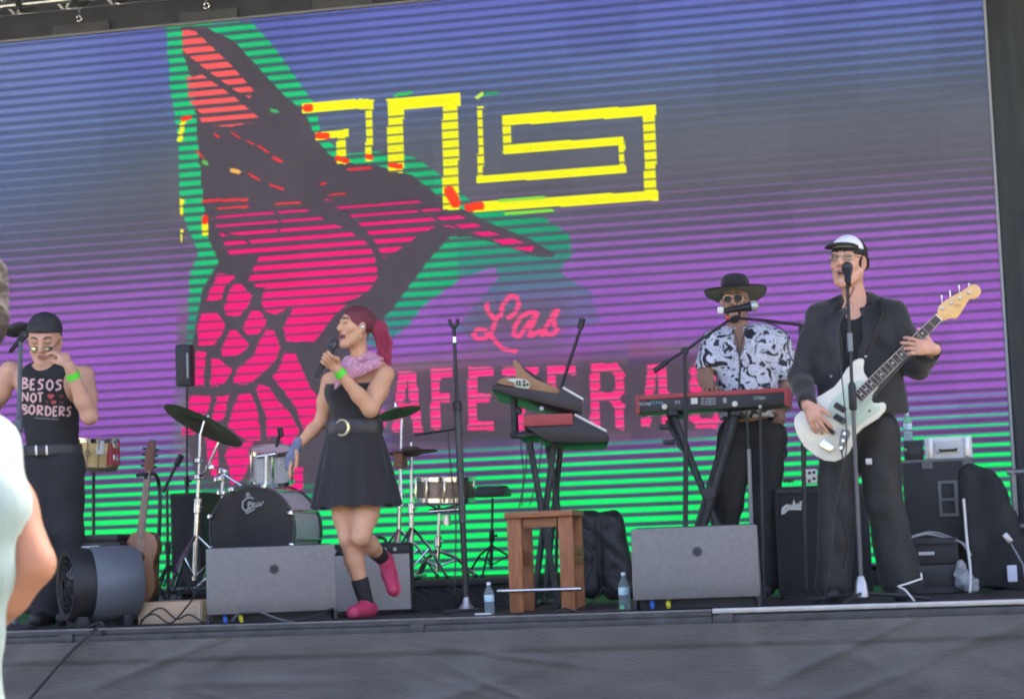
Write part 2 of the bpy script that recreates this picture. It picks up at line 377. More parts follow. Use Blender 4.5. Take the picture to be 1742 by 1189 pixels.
for (a, b, wd) in [((335, 258), (345, 268), 4), ((366, 229), (372, 233), 4), ((395, 226), (408, 236), 3), ((420, 240), (432, 246), 3), ((441, 249), (455, 259), 4), ((464, 268), (478, 275), 5), ((424, 296), (440, 306), 4), ((460, 315), (482, 322), 4),
                   ((345, 342), (420, 340), 5), ((372, 355), (420, 352), 4), ((592, 288), (630, 286), 5), ((561, 332), (586, 330), 3), ((546, 314), (553, 312), 4), ((470, 347), (510, 345), 4)]:
    paint(stroke([a, b], wd), (240, 84, 88), 0.85)
paint(stroke([(394, 290), (406, 293)], 7), (235, 190, 120)); paint(stroke([(346, 276), (352, 279)], 7), (120, 190, 110)); paint(stroke([(463, 188), (470, 190)], 6), (90, 190, 120))
# yellow geometric lettering
yl = [([(521, 184), (618, 177), (628, 178)], 17), ([(627, 180), (628, 270)], 11), ([(542, 232), (588, 227)], 13), ([(581, 228), (582, 272)], 16), ([(668, 178), (773, 170)], 21), ([(673, 180), (673, 282)], 27), ([(766, 175), (767, 345)], 27),
      ([(817, 185), (818, 306)], 9), ([(816, 306), (1059, 288)], 13), ([(1057, 246), (1058, 288)], 11), ([(862, 255), (1055, 240)], 15), ([(862, 206), (862, 254)], 14), ([(864, 205), (1108, 188)], 18), ([(1104, 190), (1107, 328)], 20), ([(812, 352), (1113, 333)], 17), ([(312, 204), (306, 238)], 8),
      ([(309, 342), (309, 365)], 7), ([(309, 392), (309, 412)], 4), ([(349, 382), (349, 396)], 11)]
vert = band(0.02, 0.17, 0.08)
ym = np.zeros(PXX.shape, bool)
for p_, wd in yl: ym |= stroke_sq(p_, wd)
horiz = np.zeros(PXX.shape, bool)
for k in (0, 2, 4, 8, 10, 12, 14): horiz |= stroke_sq(yl[k][0], yl[k][1])
ymm = (ym*(1-vert*0.92*(~horiz)))[..., None]
C = C*(1-ymm) + np.array((250, 246, 52.0))*ymm
for pl, wd in [([(796, 353), (818, 351)], 14), ([(764, 325), (775, 345)], 18), ([(665, 281), (682, 284)], 9), ([(574, 270), (590, 274)], 9), ([(521, 184), (527, 184)], 13), ([(541, 231), (556, 232)], 11), ([(624, 266), (631, 268)], 8), ([(312, 203), (322, 200)], 8), ([(349, 370), (349, 378)], 9)]:
    paint(stroke(pl, wd), (255, 78, 52), 0.9)
paint(stroke([(672, 163), (700, 158)], 5), (80, 200, 110)); paint(stroke([(815, 163), (846, 158)], 5), (70, 170, 120)); paint(stroke([(812, 166), (820, 160)], 6), (210, 240, 120)); paint(stroke([(850, 342), (925, 336)], 4), (160, 220, 100)); paint(stroke([(860, 364), (940, 358)], 4), (150, 220, 90))
# lettering in pink
LT = {'A': [[(0, 1), (.5, 0), (1, 1)], [(.2, .66), (.8, .66)], [(.22, .05), (.78, .05)]], 'F': [[(0, 1), (0, 0), (1, 0)], [(0, .47), (.8, .47)]], 'E': [[(1, 0), (0, 0), (0, 1), (1, 1)], [(0, .49), (.8, .49)]],
      'T': [[(0, 0), (1, 0)], [(.5, 0), (.5, 1)]], 'R': [[(0, 1), (0, 0), (.8, 0), (1, .12), (1, .38), (.8, .5), (0, .5)], [(.7, .5), (1, .68), (1, 1)]], 'S': [[(1, .18), (1, .05), (.8, 0), (.2, 0), (0, .1), (0, .38), (.2, .48), (.8, .52), (1, .62), (1, .9), (.8, 1), (.2, 1), (0, .9), (0, .75)]],
      'C': [[(1, .25), (1, .1), (.8, 0), (.2, 0), (0, .1), (0, .9), (.2, 1), (.8, 1), (1, .9), (1, .75)]]}
LT['A'] = [[(.02, 1), (.3, 0.04), (.7, 0.04), (.98, 1)], [(.14, .64), (.86, .64)]]
tm = np.zeros(PXX.shape, bool)
for ch, xa, xb, yt, yb in [('C', 602, 648, 634, 728), ('A', 674, 711, 636, 728), ('F', 741, 762, 634, 724), ('E', 804, 833, 632, 724), ('T', 862, 908, 631, 724), ('E', 938, 972, 630, 724), ('R', 1012, 1054, 626, 724), ('A', 1098, 1136, 624, 720), ('S', 1182, 1222, 622, 720)]:
    for pl in LT[ch]: tm |= stroke_sq([(xa+(xb-xa)*u, yt+(yb-yt)*v) for u, v in pl], 15.5)
tmm = (tm*(1-band(0.02, 0.15, 0.10)*0.95))[..., None]
C = C*(1-tmm) + (srgb((255, 74, 148))*core + srgb((255, 128, 168))*(1-core))*tmm
B = lambda L: [(640+a/2.81, 460+b/2.81) for a, b in L]
lm = np.zeros(PXX.shape, bool)
for pl in [B([(530, 160), (533, 195), (565, 232), (597, 215), (604, 165), (640, 122), (672, 128), (682, 165), (660, 208), (632, 226)]), B([(572, 240), (552, 292), (520, 325), (482, 330), (465, 310), (482, 282), (520, 286), (552, 318), (605, 375), (665, 386)]),
           B([(768, 205), (735, 198), (692, 222), (662, 270), (656, 308), (684, 318), (722, 262), (768, 210), (738, 280), (735, 316), (782, 290)]), B([(792, 308), (850, 205), (868, 188), (848, 232), (850, 262), (868, 282), (840, 310), (802, 300)])]:
    lm |= stroke(pl, 7.5)
lmm = (lm*(1-band(0.02, 0.14, 0.10)*0.85))[..., None]
C = C*(1-lmm) + np.array((255, 110, 156.0))*lmm
# faint module-to-module unevenness of the LED tiles
tile = np.random.RandomState(11).rand(16, 24)[np.clip(((SZ1-GZZ)/0.5).astype(int), 0, 15), np.clip(((GX-SX0)/0.5).astype(int), 0, 23)]
C = C*(0.975+0.05*tile)[..., None]*(0.96+0.08*rs.rand(*GX.shape))[..., None]
mean_ = C.mean(-1, keepdims=True); C = mean_ + (C-mean_)*1.14
Cn = np.clip((C-38)/217, 0, 1); lin = np.where(Cn <= 0.04045, Cn/12.92, ((Cn+0.055)/1.055)**2.4)
# coarse uncovered bottom is hidden behind gear: keep all
verts = pts3.reshape(-1, 3)
idx = np.arange(nrow*ncol).reshape(nrow, ncol)
q = np.stack([idx[:-1, :-1], idx[1:, :-1], idx[1:, 1:], idx[:-1, 1:]], -1).reshape(-1, 4)
me = bpy.data.meshes.new('display')
me.vertices.add(len(verts)); me.vertices.foreach_set('co', verts.ravel().astype(np.float32))
me.loops.add(q.size); me.loops.foreach_set('vertex_index', q.ravel().astype(np.int32))
me.polygons.add(len(q)); me.polygons.foreach_set('loop_start', np.arange(0, q.size, 4, dtype=np.int32)); me.update()
at = me.color_attributes.new('led', 'FLOAT_COLOR', 'POINT')
at.data.foreach_set('color', np.concatenate([lin.reshape(-1, 3), np.ones((len(verts), 1))], 1).ravel().astype(np.float32))
mled = bpy.data.materials.new('led_display'); mled.use_nodes = True; tt = mled.node_tree; pb = tt.nodes['Principled BSDF']
vc = tt.nodes.new('ShaderNodeVertexColor'); vc.layer_name = 'led'
pb.inputs['Base Color'].default_value = (0.012, 0.012, 0.013, 1); pb.inputs['Roughness'].default_value = 0.75; pb.inputs['Specular IOR Level'].default_value = 0.2
tt.links.new(vc.outputs[0], pb.inputs['Emission Color']); pb.inputs['Emission Strength'].default_value = 0.97/2**EXPO
t = thing('led_screen', 'wide LED video wall showing a pink bird and scan lined lettering', 'screen', ((SX0+SX1)/2, YS, 0))
for v in me.vertices: pass
off = world_loc(t); me.transform(Matrix.Translation(-off)); link('display', me, mled, t, 0)
DARKF = mat('screen_frame', (0.07, 0.075, 0.08), 0.6, noise=0.15, scale=6)
MB().box(((SX0+SX1)/2, YS+0.075, (SZ0+SZ1)/2), (SX1-SX0+0.01, 0.14, SZ1-SZ0+0.01)).build('cabinet', DARKF, t)
MB().box((SX1+0.012, YS+0.06, (SZ0+SZ1)/2), (0.018, 0.16, SZ1-SZ0+0.03)).build('edge_strip', mat('pale_edge', (0.3, 0.32, 0.33), 0.5), t)
MB().box(((SX0+SX1)/2, YS+0.05, SZ1+0.012), (SX1-SX0+0.05, 0.14, 0.018)).build('edge_strip', mat('pale_edge2', (0.2, 0.2, 0.2), 0.5), t)
MB().box(((SX0+SX1)/2, YS+0.09, SZ0/2-0.02), (SX1-SX0, 0.3, max(0.05, SZ0-0.03)), bevel=0.01).build('ground_support', BLACKMETAL, t)
# header beam with its hanging plates
t = thing('header_beam', 'dark rigging beam with grey plates above the video wall', 'beam', ((SX0+SX1)/2, YS, SZ1))
zh = (P(100, 30, YS-0.02).z + SZ1)/2+0.0
MB().box(((SX0+SX1)/2, YS+0.1, SZ1+0.125), (SX1-SX0, 0.10, 0.2), bevel=0.006).build('beam', mat('beam_black', (0.03, 0.033, 0.038), 0.6, noise=0.2), t)
PLT = mat('plate_grey', (0.06, 0.063, 0.066), 0.55, noise=0.15)
for px, py in [(135, 58), (352, 36), (580, 14), (800, -6)]:
    c = P(px, py, YS); MB().box((c.x, YS+0.035, SZ1+0.07), (0.45, 0.02, 0.075), bevel=0.004).build('plate', PLT, t)
    m_ = MB(); m_.tube([(c.x, YS+0.0, SZ1+0.14), (c.x, YS, SZ1+0.30)], 0.008, 8)
    m_.build('hook_rod', CHROME, t)
    ring = [(c.x+0.02*math.cos(a), YS, SZ1+0.135+0.022*math.sin(a)) for a in np.linspace(0, 2*math.pi, 16)]
    MB().tube(ring, 0.006, 6).build('shackle', CHROME, t)
# roof truss above the screen
t = thing('roof_truss', 'silver lattice truss hanging above the video wall', 'truss', (SX0, YS, SZ1+0.3))
for (dy, dz) in [(-0.02, 0.28), (0.28, 0.28), (0.13, 0.55)]:
    MB().tube([(SX0-0.5, YS+dy, SZ1+dz), (SX1+0.5, YS+dy, SZ1+dz)], 0.025, 12).build('chord', ALU, t)
b = MB(); x = SX0-0.4; k = 0
while x < SX1+0.3:
    for dy in (-0.02, 0.28): b.tube([(x, YS+dy, SZ1+0.28), (x+0.2, YS+0.13, SZ1+0.55)], 0.011, 6); b.tube([(x+0.2, YS+0.13, SZ1+0.55), (x+0.4, YS+dy, SZ1+0.28)], 0.011, 6)
    x += 0.4
b.build('lacing', ALU, t)
for px in (45, 140, 205):
    c = P(px, 20, YS); m_ = MB()
    m_.tube([(c.x+0.1*math.cos(a)*0.4, YS-0.02+0.045*math.cos(a), SZ1+0.28+0.05*math.sin(a)) for a in np.linspace(0, 2*math.pi, 14)], 0.018, 8).build('sling', BLACKCLOTH, t)
    MB().tube(curve_pts([(c.x, YS-0.06, SZ1+0.3), (c.x+0.05, YS-0.05, SZ1+0.4), (c.x+0.16, YS, SZ1+0.56)]), 0.02, 8).build('sling', BLACKCLOTH, t)

# black drape beside the screen
nx, nz = 130, 30
X = np.linspace(SX1+0.03, SX1+2.4, nx); Zs = np.linspace(-0.0, 5.35, nz)
gx, gz = np.meshgrid(X, Zs)
fold = 0.05*np.sin(gx*14+0.5*np.sin(gz*1.3))+0.03*np.sin(gx*31+gz*0.8)+0.03*np.sin(gx*5.3)
verts = np.stack([gx, YS+0.05+fold, gz], -1).reshape(-1, 3); idx = np.arange(nx*nz).reshape(nz, nx)
q = np.stack([idx[:-1, :-1], idx[:-1, 1:], idx[1:, 1:], idx[1:, :-1]], -1).reshape(-1, 4)
me = bpy.data.meshes.new('drape'); me.from_pydata(verts.tolist(), [], q.tolist())
tag(link('drape', me, mat('drape_cloth', (0.042, 0.052, 0.055), 0.9, noise=0.25, scale=1.5, sheen=0.2), None, 180), 'tall dark teal black curtain hanging beside the video wall', 'curtain')
# ------------------------------------------------------------------ props
def floor_at(px, Y):                    # point on the stage floor under a pixel column, at depth Y
    py = 1040
    for _ in range(4):
        p = P(px, py, Y); py = proj(V(p.x, Y, 0))[1]
    return V(P(px, py, Y).x, Y, 0.0)
def pz(px, py, Y): return P(px, py, Y).z
def pprism(poly, Y, th, bevel=0.0, mb=None):
    mb = mb or MB(); o = P(poly[0][0], poly[0][1], Y)
    pl = [(P(a, b, Y).x - o.x, P(a, b, Y).z - o.z) for a, b in poly]
    return mb.prism(pl, o + V(0, th, 0), (1, 0, 0), (0, 0, 1), th, bevel)
def cyl(mb, a, b, r, n=12): return mb.tube([a, b], r, n)
def ribbon(mb, pts, wd, o, ex, ey, ez, th=0.003):
    """flat stroke lettering: polyline in a plane, raised by th"""
    o, ex, ey, ez = Vector(o), Vector(ex), Vector(ey), Vector(ez)
    n = len(pts); L = []; Rr = []
    for i in range(n):
        a = Vector(pts[max(i-1, 0)]); b = Vector(pts[min(i+1, n-1)]); t = (b-a)
        t = t.normalized() if t.length > 1e-9 else Vector((1, 0)); nn = Vector((-t.y, t.x))*wd/2
        p = Vector(pts[i]); L.append(p+nn); Rr.append(p-nn)
    w3 = lambda p, h: o + ex*p.x + ey*p.y + ez*h
    rings = [[w3(L[i], 0), w3(L[i], th), w3(Rr[i], th), w3(Rr[i], 0)] for i in range(n)]
    return mb.grid_faces(rings, True, True)

WEDGE = mat('monitor_grey', (0.205, 0.2, 0.194), 0.62, noise=0.08, scale=40, bump=0.25, bscale=400)
WEDGED = mat('monitor_dark', (0.025, 0.025, 0.027), 0.6, noise=0.2)
def wedge(x0, x1, Yf, H, label):
    xc = (x0+x1)/2; wd = x1-x0
    t = thing('stage_monitor', label, 'speaker', (xc, Yf+0.2, 0), 'wedge monitors along the stage front')
    prof = [(0.035, 0.055), (0.0, 0.125), (0.055, H), (0.12, H), (0.44, 0.10), (0.44, 0.055)]
    MB().prism([(a, b) for a, b in prof], (x0, Yf, 0), (0, 1, 0), (0, 0, 1), wd, 0.008).build('cabinet', WEDGE, t)
    MB().box((xc, Yf+0.26, 0.031), (wd-0.05, 0.30, 0.055)).build('recess_base', WEDGED, t)
    MB().prism([(0.134, H-0.004), (0.434, 0.12), (0.444, 0.13), (0.14, H+0.006)], (x0+0.02, Yf, 0), (0, 1, 0), (0, 0, 1), wd-0.04).build('grille', WEDGED, t)
    n = V(0, -1, 0.19).normalized(); zc = 0.125+(H-0.125)*0.56; c = V(xc+0.015, Yf+0.055*(zc-0.125)/(H-0.125), zc)
    p = MB(); p.lathe(c - n*0.002, n, [(0.0, 0.024), (0.004, 0.024), (0.004, 0.019), (0.0, 0.019)], 20, cap=False); p.build('port_ring', WEDGED, t)
    MB().lathe(c, n, [(0.0, 0.018), (0.0015, 0.018)], 20).build('port', BLACKPLAST, t)
    for s in (-1, 1): MB().box((xc+s*(wd/2-0.006), Yf+0.2, 0.03), (0.02, 0.3, 0.058), bevel=0.004).build('side_foot', WEDGED, t)
    for dx, c_, nm in ((0.09, (0.05, 0.16, 0.6), 'blue_connector'), (0.17, (0.75, 0.68, 0.05), 'yellow_connector')):
        MB().tube([(x0+dx, Yf+0.11, 0.04), (x0+dx, Yf+0.06, 0.035), (x0+dx+0.004, Yf+0.03, 0.016)], [0.012, 0.012, 0.010], 10).build(nm, mat(nm, c_, 0.4), t)
    return t
wedge(P(346, 990, 0.30).x+0.02, P(552, 990, 0.30).x+0.02, 0.16, pz(450, 930, 0.27), 'grey wedge stage monitor in front of the bass drum').rotation_euler.z = R(20)
wedge(P(1070, 960, 0.25).x, P(1285, 960, 0.25).x, 0.25, pz(1180, 896, 0.30), 'grey wedge stage monitor in front of the long red keyboard').rotation_euler.z = R(4)

# combo amplifier behind the singer
Y = 0.95; x0, x1 = P(553, 1000, Y).x, P(692, 1000, Y).x; zt = pz(620, 925, Y)
t = thing('guitar_amplifier', 'combo guitar amplifier with pale grey grille cloth behind the singer', 'amplifier', ((x0+x1)/2, Y+0.12, 0))
MB().box(((x0+x1)/2, Y+0.13, zt/2+0.01), (x1-x0, 0.25, zt-0.02), bevel=0.012).build('cabinet', mat('black_tolex', (0.018, 0.0185, 0.02), 0.6, bump=0.4, bscale=250), t)
MB().box(((x0+x1)/2, Y+0.0, (zt-0.05)/2+0.008), (x1-x0-0.035, 0.016, zt-0.085), bevel=0.004).build('grille_cloth', mat('silver_grille', (0.40, 0.385, 0.36), 0.8, noise=0.12, scale=200, bump=0.3, bscale=500), t)
MB().box(((x0+x1)/2, Y+0.003, zt-0.035), (x1-x0-0.035, 0.012, 0.04), bevel=0.002).build('control_panel', BLACKPLAST, t)
for i in range(7):
    cx = x0+0.04+i*0.055; MB().lathe((cx, Y-0.002, zt-0.035), (0, -1, 0), [(0, 0.011), (0.014, 0.009), (0.015, 0.001)], 12).build('knob', mat('knob_white', (0.5, 0.5, 0.48), 0.4), t)
MB().tube(curve_pts([(x0+0.14, Y+0.1, zt-0.01), (x0+0.16, Y+0.1, zt+0.03), (x0+0.30, Y+0.1, zt+0.03), (x0+0.32, Y+0.1, zt-0.01)], 5), 0.009, 8).build('handle', BLACKPLAST, t)

t.rotation_euler.z = R(14)
# drum riser
Y = 1.6; x0 = P(296, 1000, Y).x; x1 = P(868, 1000, Y).x; RZ = 0.165
t = thing('drum_riser', 'low black platform under the drum kit', 'platform', ((x0+x1)/2, Y+0.9, 0))
MB().box(((x0+x1)/2, Y+0.95, RZ-0.015), (x1-x0, 1.9, 0.03), bevel=0.004).build('deck', DECK, t)
MB().box(((x0+x1)/2, Y+0.95, (RZ-0.03)/2), (x1-x0-0.06, 1.84, RZ-0.032)).build('valance', BLACKCLOTH, t)
# drums
SPARK = mat('grey_shell', (0.60, 0.60, 0.60), 0.5, noise=0.3, scale=120)
def drum(name, label, c, ax, r, depth, shell, nlug=8, head=(0.75, 0.74, 0.7), hoopm=CHROME, loc=None):
    ax = Vector(ax).normalized(); c = Vector(c)
    t = thing(name, label, 'drum', loc or c)
    MB().lathe(c, ax, [(-depth/2, r), (depth/2, r)], 40).build('shell', shell, t)
    for s in (-1, 1):
        MB().lathe(c+ax*s*depth/2, ax*s, [(-0.012, r+0.004), (-0.012, r+0.014), (0.014, r+0.014), (0.014, r+0.002), (-0.012, r+0.004)], 40, cap=False).build('hoop', hoopm, t)
        MB().lathe(c+ax*(s*(depth/2)), ax*s, [(0.0, r-0.001), (0.007, r-0.004), (0.0075, 0.02), (0.0075, 0.0)], 40).build('head', mat('head_%.2f' % head[0], head, 0.35, noise=0.1), t)
    a = ax.cross(Vector((0, 0, 1)) if abs(ax.z) < 0.9 else Vector((1, 0, 0))).normalized(); b = ax.cross(a)
    for k in range(nlug):
        an = 2*math.pi*(k+0.35)/nlug; d_ = a*math.cos(an)+b*math.sin(an)
        p = c+d_*(r+0.012)
        MB().tube([p-ax*(depth/2+0.012), p-ax*depth*0.22, p+ax*depth*0.22, p+ax*(depth/2+0.012)], [0.004, 0.009, 0.009, 0.004], 8).build('tension_rod', CHROME, t)
    return t
KY = 1.95
kc = P(428, 903, KY); kr = 0.272
kax = V(0.08, 1, 0)
kk = drum('bass_drum', 'bass drum with black front head and script logo behind the stage monitor', kc + kax.normalized()*0.22, kax, kr, 0.42, SPARK, 10, (0.02, 0.02, 0.021), mat('hoop_dark', (0.05, 0.05, 0.052), 0.35))
n = -kax.normalized(); ex = n.cross(V(0, 0, 1)).normalized()*-1; ex = V(1, -0.08, 0).normalized()
LOGO = mat('logo_silver', (0.42, 0.45, 0.44), 0.5)
lg = MB(); o = kc + V(0, -0.0, 0) + n*0.011; mpx = 1/pxm(kc)
def lp(pts): return [((400+a/6.6-428)*mpx, -((720+b/6.6)-903)*mpx) for a, b in pts]
for pl, wd in [([(160, 770), (160, 830)], 0.012), ([(130, 800), (190, 800)], 0.010), ([(230, 850), (200, 830), (140, 840), (95, 880), (90, 940), (120, 975), (170, 965), (225, 920), (230, 900), (180, 905)], 0.011), ([(200, 880), (160, 900), (170, 930), (130, 1010), (150, 1005), (240, 960)], 0.010),
               ([(225, 945), (240, 890), (260, 930), (275, 890), (290, 925), (305, 885), (320, 920), (350, 880)], 0.009), ([(240, 940), (330, 920)], 0.008), ([(160, 880), (200, 890), (150, 920)], 0.008)]:
    ribbon(lg, lp(pl), wd, o, ex, (0, 0, 1), n, 0.002)
lg.build('logo', LOGO, kk)
for s in (-1, 1):
    MB().tube([kc+V(s*0.2, 0.12, -0.17), kc+V(s*0.36, -0.05, -kc.z+RZ)], 0.009, 8).build('spur', CHROME, kk)
for an in (20, 70, 115, 160, 200, 340):
    d_ = ex*math.cos(R(an))+V(0, 0, 1)*math.sin(R(an)); p = kc + d_*(kr+0.012)
    MB().box(p, (0.03, 0.05, 0.03), rot=frame(n, d_), bevel=0.006).build('claw', CHROME, kk)
# rack tom on a post
tm_ = P(462, 792, KY+0.25); post = P(453, 800, KY+0.05)
tt_ = drum('rack_tom', 'small grey rack tom with chrome hardware above the bass drum', tm_, V(0.1, -0.25, 1), 0.13, 0.19, SPARK, 6, (0.7, 0.7, 0.68))
MB().tube([P(452, 832, KY+0.02), P(453, 772, KY+0.02)], 0.013, 12).build('post', CHROME, tt_)
c = P(452, 775, KY+0.04); MB().tube([P(438, 777, KY+0.03), P(470, 772, KY+0.03)], 0.016, 12).build('mount_clamp', CHROME, tt_)
# stands
def stand(name, label, cat, base, top, r=0.0125, m=CHROME, spread=0.26, legz=0.32, feet=True, n_leg=3, a0=0.5, group=None):
    t = thing(name, label, cat, base, group)
    base = Vector(base); top = Vector(top); h = top.z-base.z
    zsplit = base.z + min(legz, h*0.4)
    ax = lambda z: base + (top-base)*((z-base.z)/h)
    mid = ax(base.z+h*0.52)
    MB().tube([ax(base.z+0.05), mid], r*1.2, 12).build('lower_tube', m, t)
    MB().tube([mid, top], r*0.8, 12).build('upper_tube', m, t)
    MB().lathe(mid, top-base, [(-0.035, r*1.3), (-0.03, r*1.75), (0.03, r*1.75), (0.035, r*1.1)], 14).build('collar', m, t)
    MB().tube([mid, mid+V(0.035, -0.012, 0)], [0.006, 0.009], 8).build('wing_nut', m, t)
    for k in range(n_leg):
        an = a0+2*math.pi*k/n_leg; d_ = V(math.cos(an), math.sin(an), 0)
        foot = base + d_*spread + V(0, 0, 0.012)
        lg = MB().tube([ax(zsplit), ax(zsplit)+(foot-ax(zsplit))*0.5+V(0, 0, 0.03), foot], r*0.75, 8).build('leg', m, t)
        MB().ball(foot, 0.014, 8).build('rubber_foot', BLACKPLAST, lg)
        MB().tube([ax(base.z+0.07), ax(zsplit)+(foot-ax(zsplit))*0.5+V(0, 0, 0.02)], r*0.5, 6).build('brace', m, t)
    return t
b0_ = floor_at(331, 1.75); b0_.z = RZ if b0_.x > x0 else 0
cs = stand('cymbal_stand', 'chrome cymbal stand holding the dark tilted cymbal', 'stand', b0_, P(341, 737, 1.75), 0.013, a0=2.4)
for py in (783, 811, 852): MB().lathe(P(337, py, 1.75), (0, 0, 1), [(-0.018, 0.016), (-0.012, 0.026), (0.012, 0.026), (0.018, 0.016)], 12).build('clamp', CHROME, cs)
MB().tube([P(341, 740, 1.75), P(350, 708, 1.75)], 0.007, 8).build('tilter_rod', CHROME, cs)
CYM = mat('cymbal_bronze', (0.10, 0.075, 0.065), 0.62, metal=0.0, noise=0.3, scale=9, stretch=(1, 1, 1), rvar=0.1)
def cymbal(name, label, c, nrm, r):
    nrm = Vector(nrm).normalized()
    t = thing(name, label, 'cymbal', c)
    MB().lathe(c, nrm, [(-0.012, r), (-0.004, r*0.65), (0.004, r*0.26), (0.022, r*0.16), (0.028, r*0.04), (0.0265, r*0.04), (0.019, r*0.15), (0.002, r*0.25), (-0.006, r*0.65), (-0.014, r)], 48, cap=False).build('plate', CYM, t)
    MB().lathe(Vector(c)+nrm*0.03, nrm, [(0, 0.014), (0.01, 0.014), (0.012, 0.006), (0.03, 0.006)], 12).build('wing_nut', CHROME, t)
    return t
cymbal('cymbal', 'large dark bronze cymbal tilted steeply above the bass drum', P(347, 721, 1.75), V(0.44, 0.36, 1), 0.262)
cymbal('cymbal', 'dark cymbal showing just past the singer\'s raised elbow', P(676, 700, 2.6), V(-0.25, 0.1, 1), 0.15)
stand('cymbal_stand', 'chrome cymbal stand partly hidden behind the singer', 'stand', V(P(676, 980, 2.6).x, 2.6, RZ), P(684, 712, 2.6), 0.012)
# snare with stand
sc_ = P(757, 832, 2.2)
drum('snare_drum', 'chrome lugged snare drum on a stand behind the microphone stand', sc_, V(0.05, -0.05, 1), 0.172, 0.125, mat('snare_shell', (0.20, 0.16, 0.14), 0.3, noise=0.3, scale=40, metal=0.5), 10)
ss = stand('snare_stand', 'chrome stand carrying the snare drum', 'stand', V(P(742, 980, 2.2).x, 2.2, RZ), P(748, 862, 2.2), 0.014, spread=0.24, legz=0.22, a0=0.2)
for k in range(3):
    an = 0.5+k*2.09; MB().tube([P(748, 868, 2.2), sc_+V(math.cos(an)*0.17, math.sin(an)*0.17, -0.075)], 0.008, 8).build('basket_arm', CHROME, ss)
MB().lathe(P(760, 885, 2.2), (0, 0, 1), [(-0.03, 0.018), (-0.03, 0.026), (0.03, 0.026), (0.03, 0.018)], 12).build('height_clamp', CHROME, ss)
MB().tube([P(730, 870, 2.18), P(780, 866, 2.22)], 0.016, 10).build('cross_bar', CHROME, ss)
# second tom-like hardware left of the singer's skirt and hi-hat right of it
hh = stand('hi_hat_stand', 'chrome hi hat stand with pedal behind the singer\'s skirt', 'stand', V(P(700, 985, 2.0).x, 2.0, RZ), P(700, 752, 2.0), 0.012, spread=0.22)
for dz in (0.0, 0.03): MB().lathe(P(700, 772, 2.0)+V(0, 0, dz), (0.05, -0.04, 1 if dz else -1), [(-0.008, 0.165), (0.0, 0.06), (0.014, 0.045), (0.018, 0.01)], 32).build('hi_hat_plate', CYM, hh)
MB().box(P(704, 985, 1.9)+V(0, 0, 0.02), (0.09, 0.26, 0.018), bevel=0.004).build('pedal', ALU, hh)
pad = thing('drum_pad', 'flat black electronic drum pad beside the snare drum', 'drum pad', P(838, 838, 2.2))
MB().box(P(838, 838, 2.2), (0.19, 0.22, 0.05), bevel=0.012).build('housing', BLACKPLAST, pad)
MB().box(P(838, 838, 2.2)+V(0, 0, 0.032), (0.16, 0.19, 0.016), bevel=0.006).build('rubber_surface', mat('rubber_grey', (0.06, 0.06, 0.062), 0.8), pad)
stand('pad_stand', 'thin black tripod stand under the drum pad', 'stand', V(P(835, 980, 2.25).x, 2.25, RZ), P(838, 847, 2.25), 0.009, BLACKMETAL, spread=0.2, legz=0.25)
ht = thing('wood_block', 'reddish brown wood block clamped on a rod behind the skirt', 'percussion', P(681, 782, 1.95))
MB().box(P(681, 782, 1.95), (0.06, 0.12, 0.10), bevel=0.008).build('block', mat('redwood', (0.20, 0.075, 0.04), 0.5, noise=0.3, scale=20), ht)
MB().tube([P(681, 800, 1.97), P(683, 860, 1.97)], 0.007, 8).build('rod', CHROME, ht)

ts = stand('tom_stand', 'short chrome stand with wing clamps between cymbal stand and bass drum', 'stand', V(P(377, 1000, 2.05).x, 2.05, RZ), P(379, 800, 2.05), 0.013, spread=0.2)
for (px, py, dx) in ((372, 815, -0.05), (380, 802, 0.06), (377, 838, 0.05)):
    MB().box(P(px, py, 2.04), (0.05, 0.04, 0.035), rot=Matrix.Rotation(dx*6, 3, 'Y'), bevel=0.008).build('wing_clamp', CHROME, ts)
MB().tube([P(380, 806, 2.03), P(398, 818, 2.0), P(412, 826, 1.98)], 0.010, 8).build('support_arm', CHROME, ts)
MB().tube([P(338, 812, 1.74), P(352, 800, 1.72), P(372, 752, 1.72)], 0.009, 8).build('boom_arm', CHROME, cs)
MB().box(P(358, 795, 1.72), (0.05, 0.03, 0.03), bevel=0.008).build('boom_clamp', CHROME, cs)
tmk = thing('drum_microphone', 'small black clip microphone on the rim of the rack tom', 'microphone', P(478, 742, KY+0.1))
MB().tube([P(470, 760, KY+0.1), P(474, 744, KY+0.1), P(482, 738, KY+0.1)], 0.010, 8).build('gooseneck', BLACKPLAST, tmk)
MB().tube([P(478, 742, KY+0.1), P(476, 728, KY+0.1)], 0.018, 10).build('capsule', BLACKPLAST, tmk)
# black speaker box left of the drums
Y = 2.3; x0_, x1_ = P(288, 900, Y).x, P(345, 900, Y).x; zt = pz(310, 838, Y)
t = thing('black_cabinet', 'plain black amplifier cabinet left standing beside the bass drum', 'cabinet', ((x0_+x1_)/2, Y+0.2, RZ))
MB().box(((x0_+x1_)/2, Y+0.2, (zt+RZ)/2+0.001), (x1_-x0_, 0.36, zt-RZ-0.004), bevel=0.012).build('cabinet', MATS['black_tolex'], t)
MB().box(((x0_+x1_)/2, Y+0.012, (zt+RZ)/2), (x1_-x0_-0.04, 0.016, zt-RZ-0.05)).build('grille_cloth', BLACKCLOTH, t)
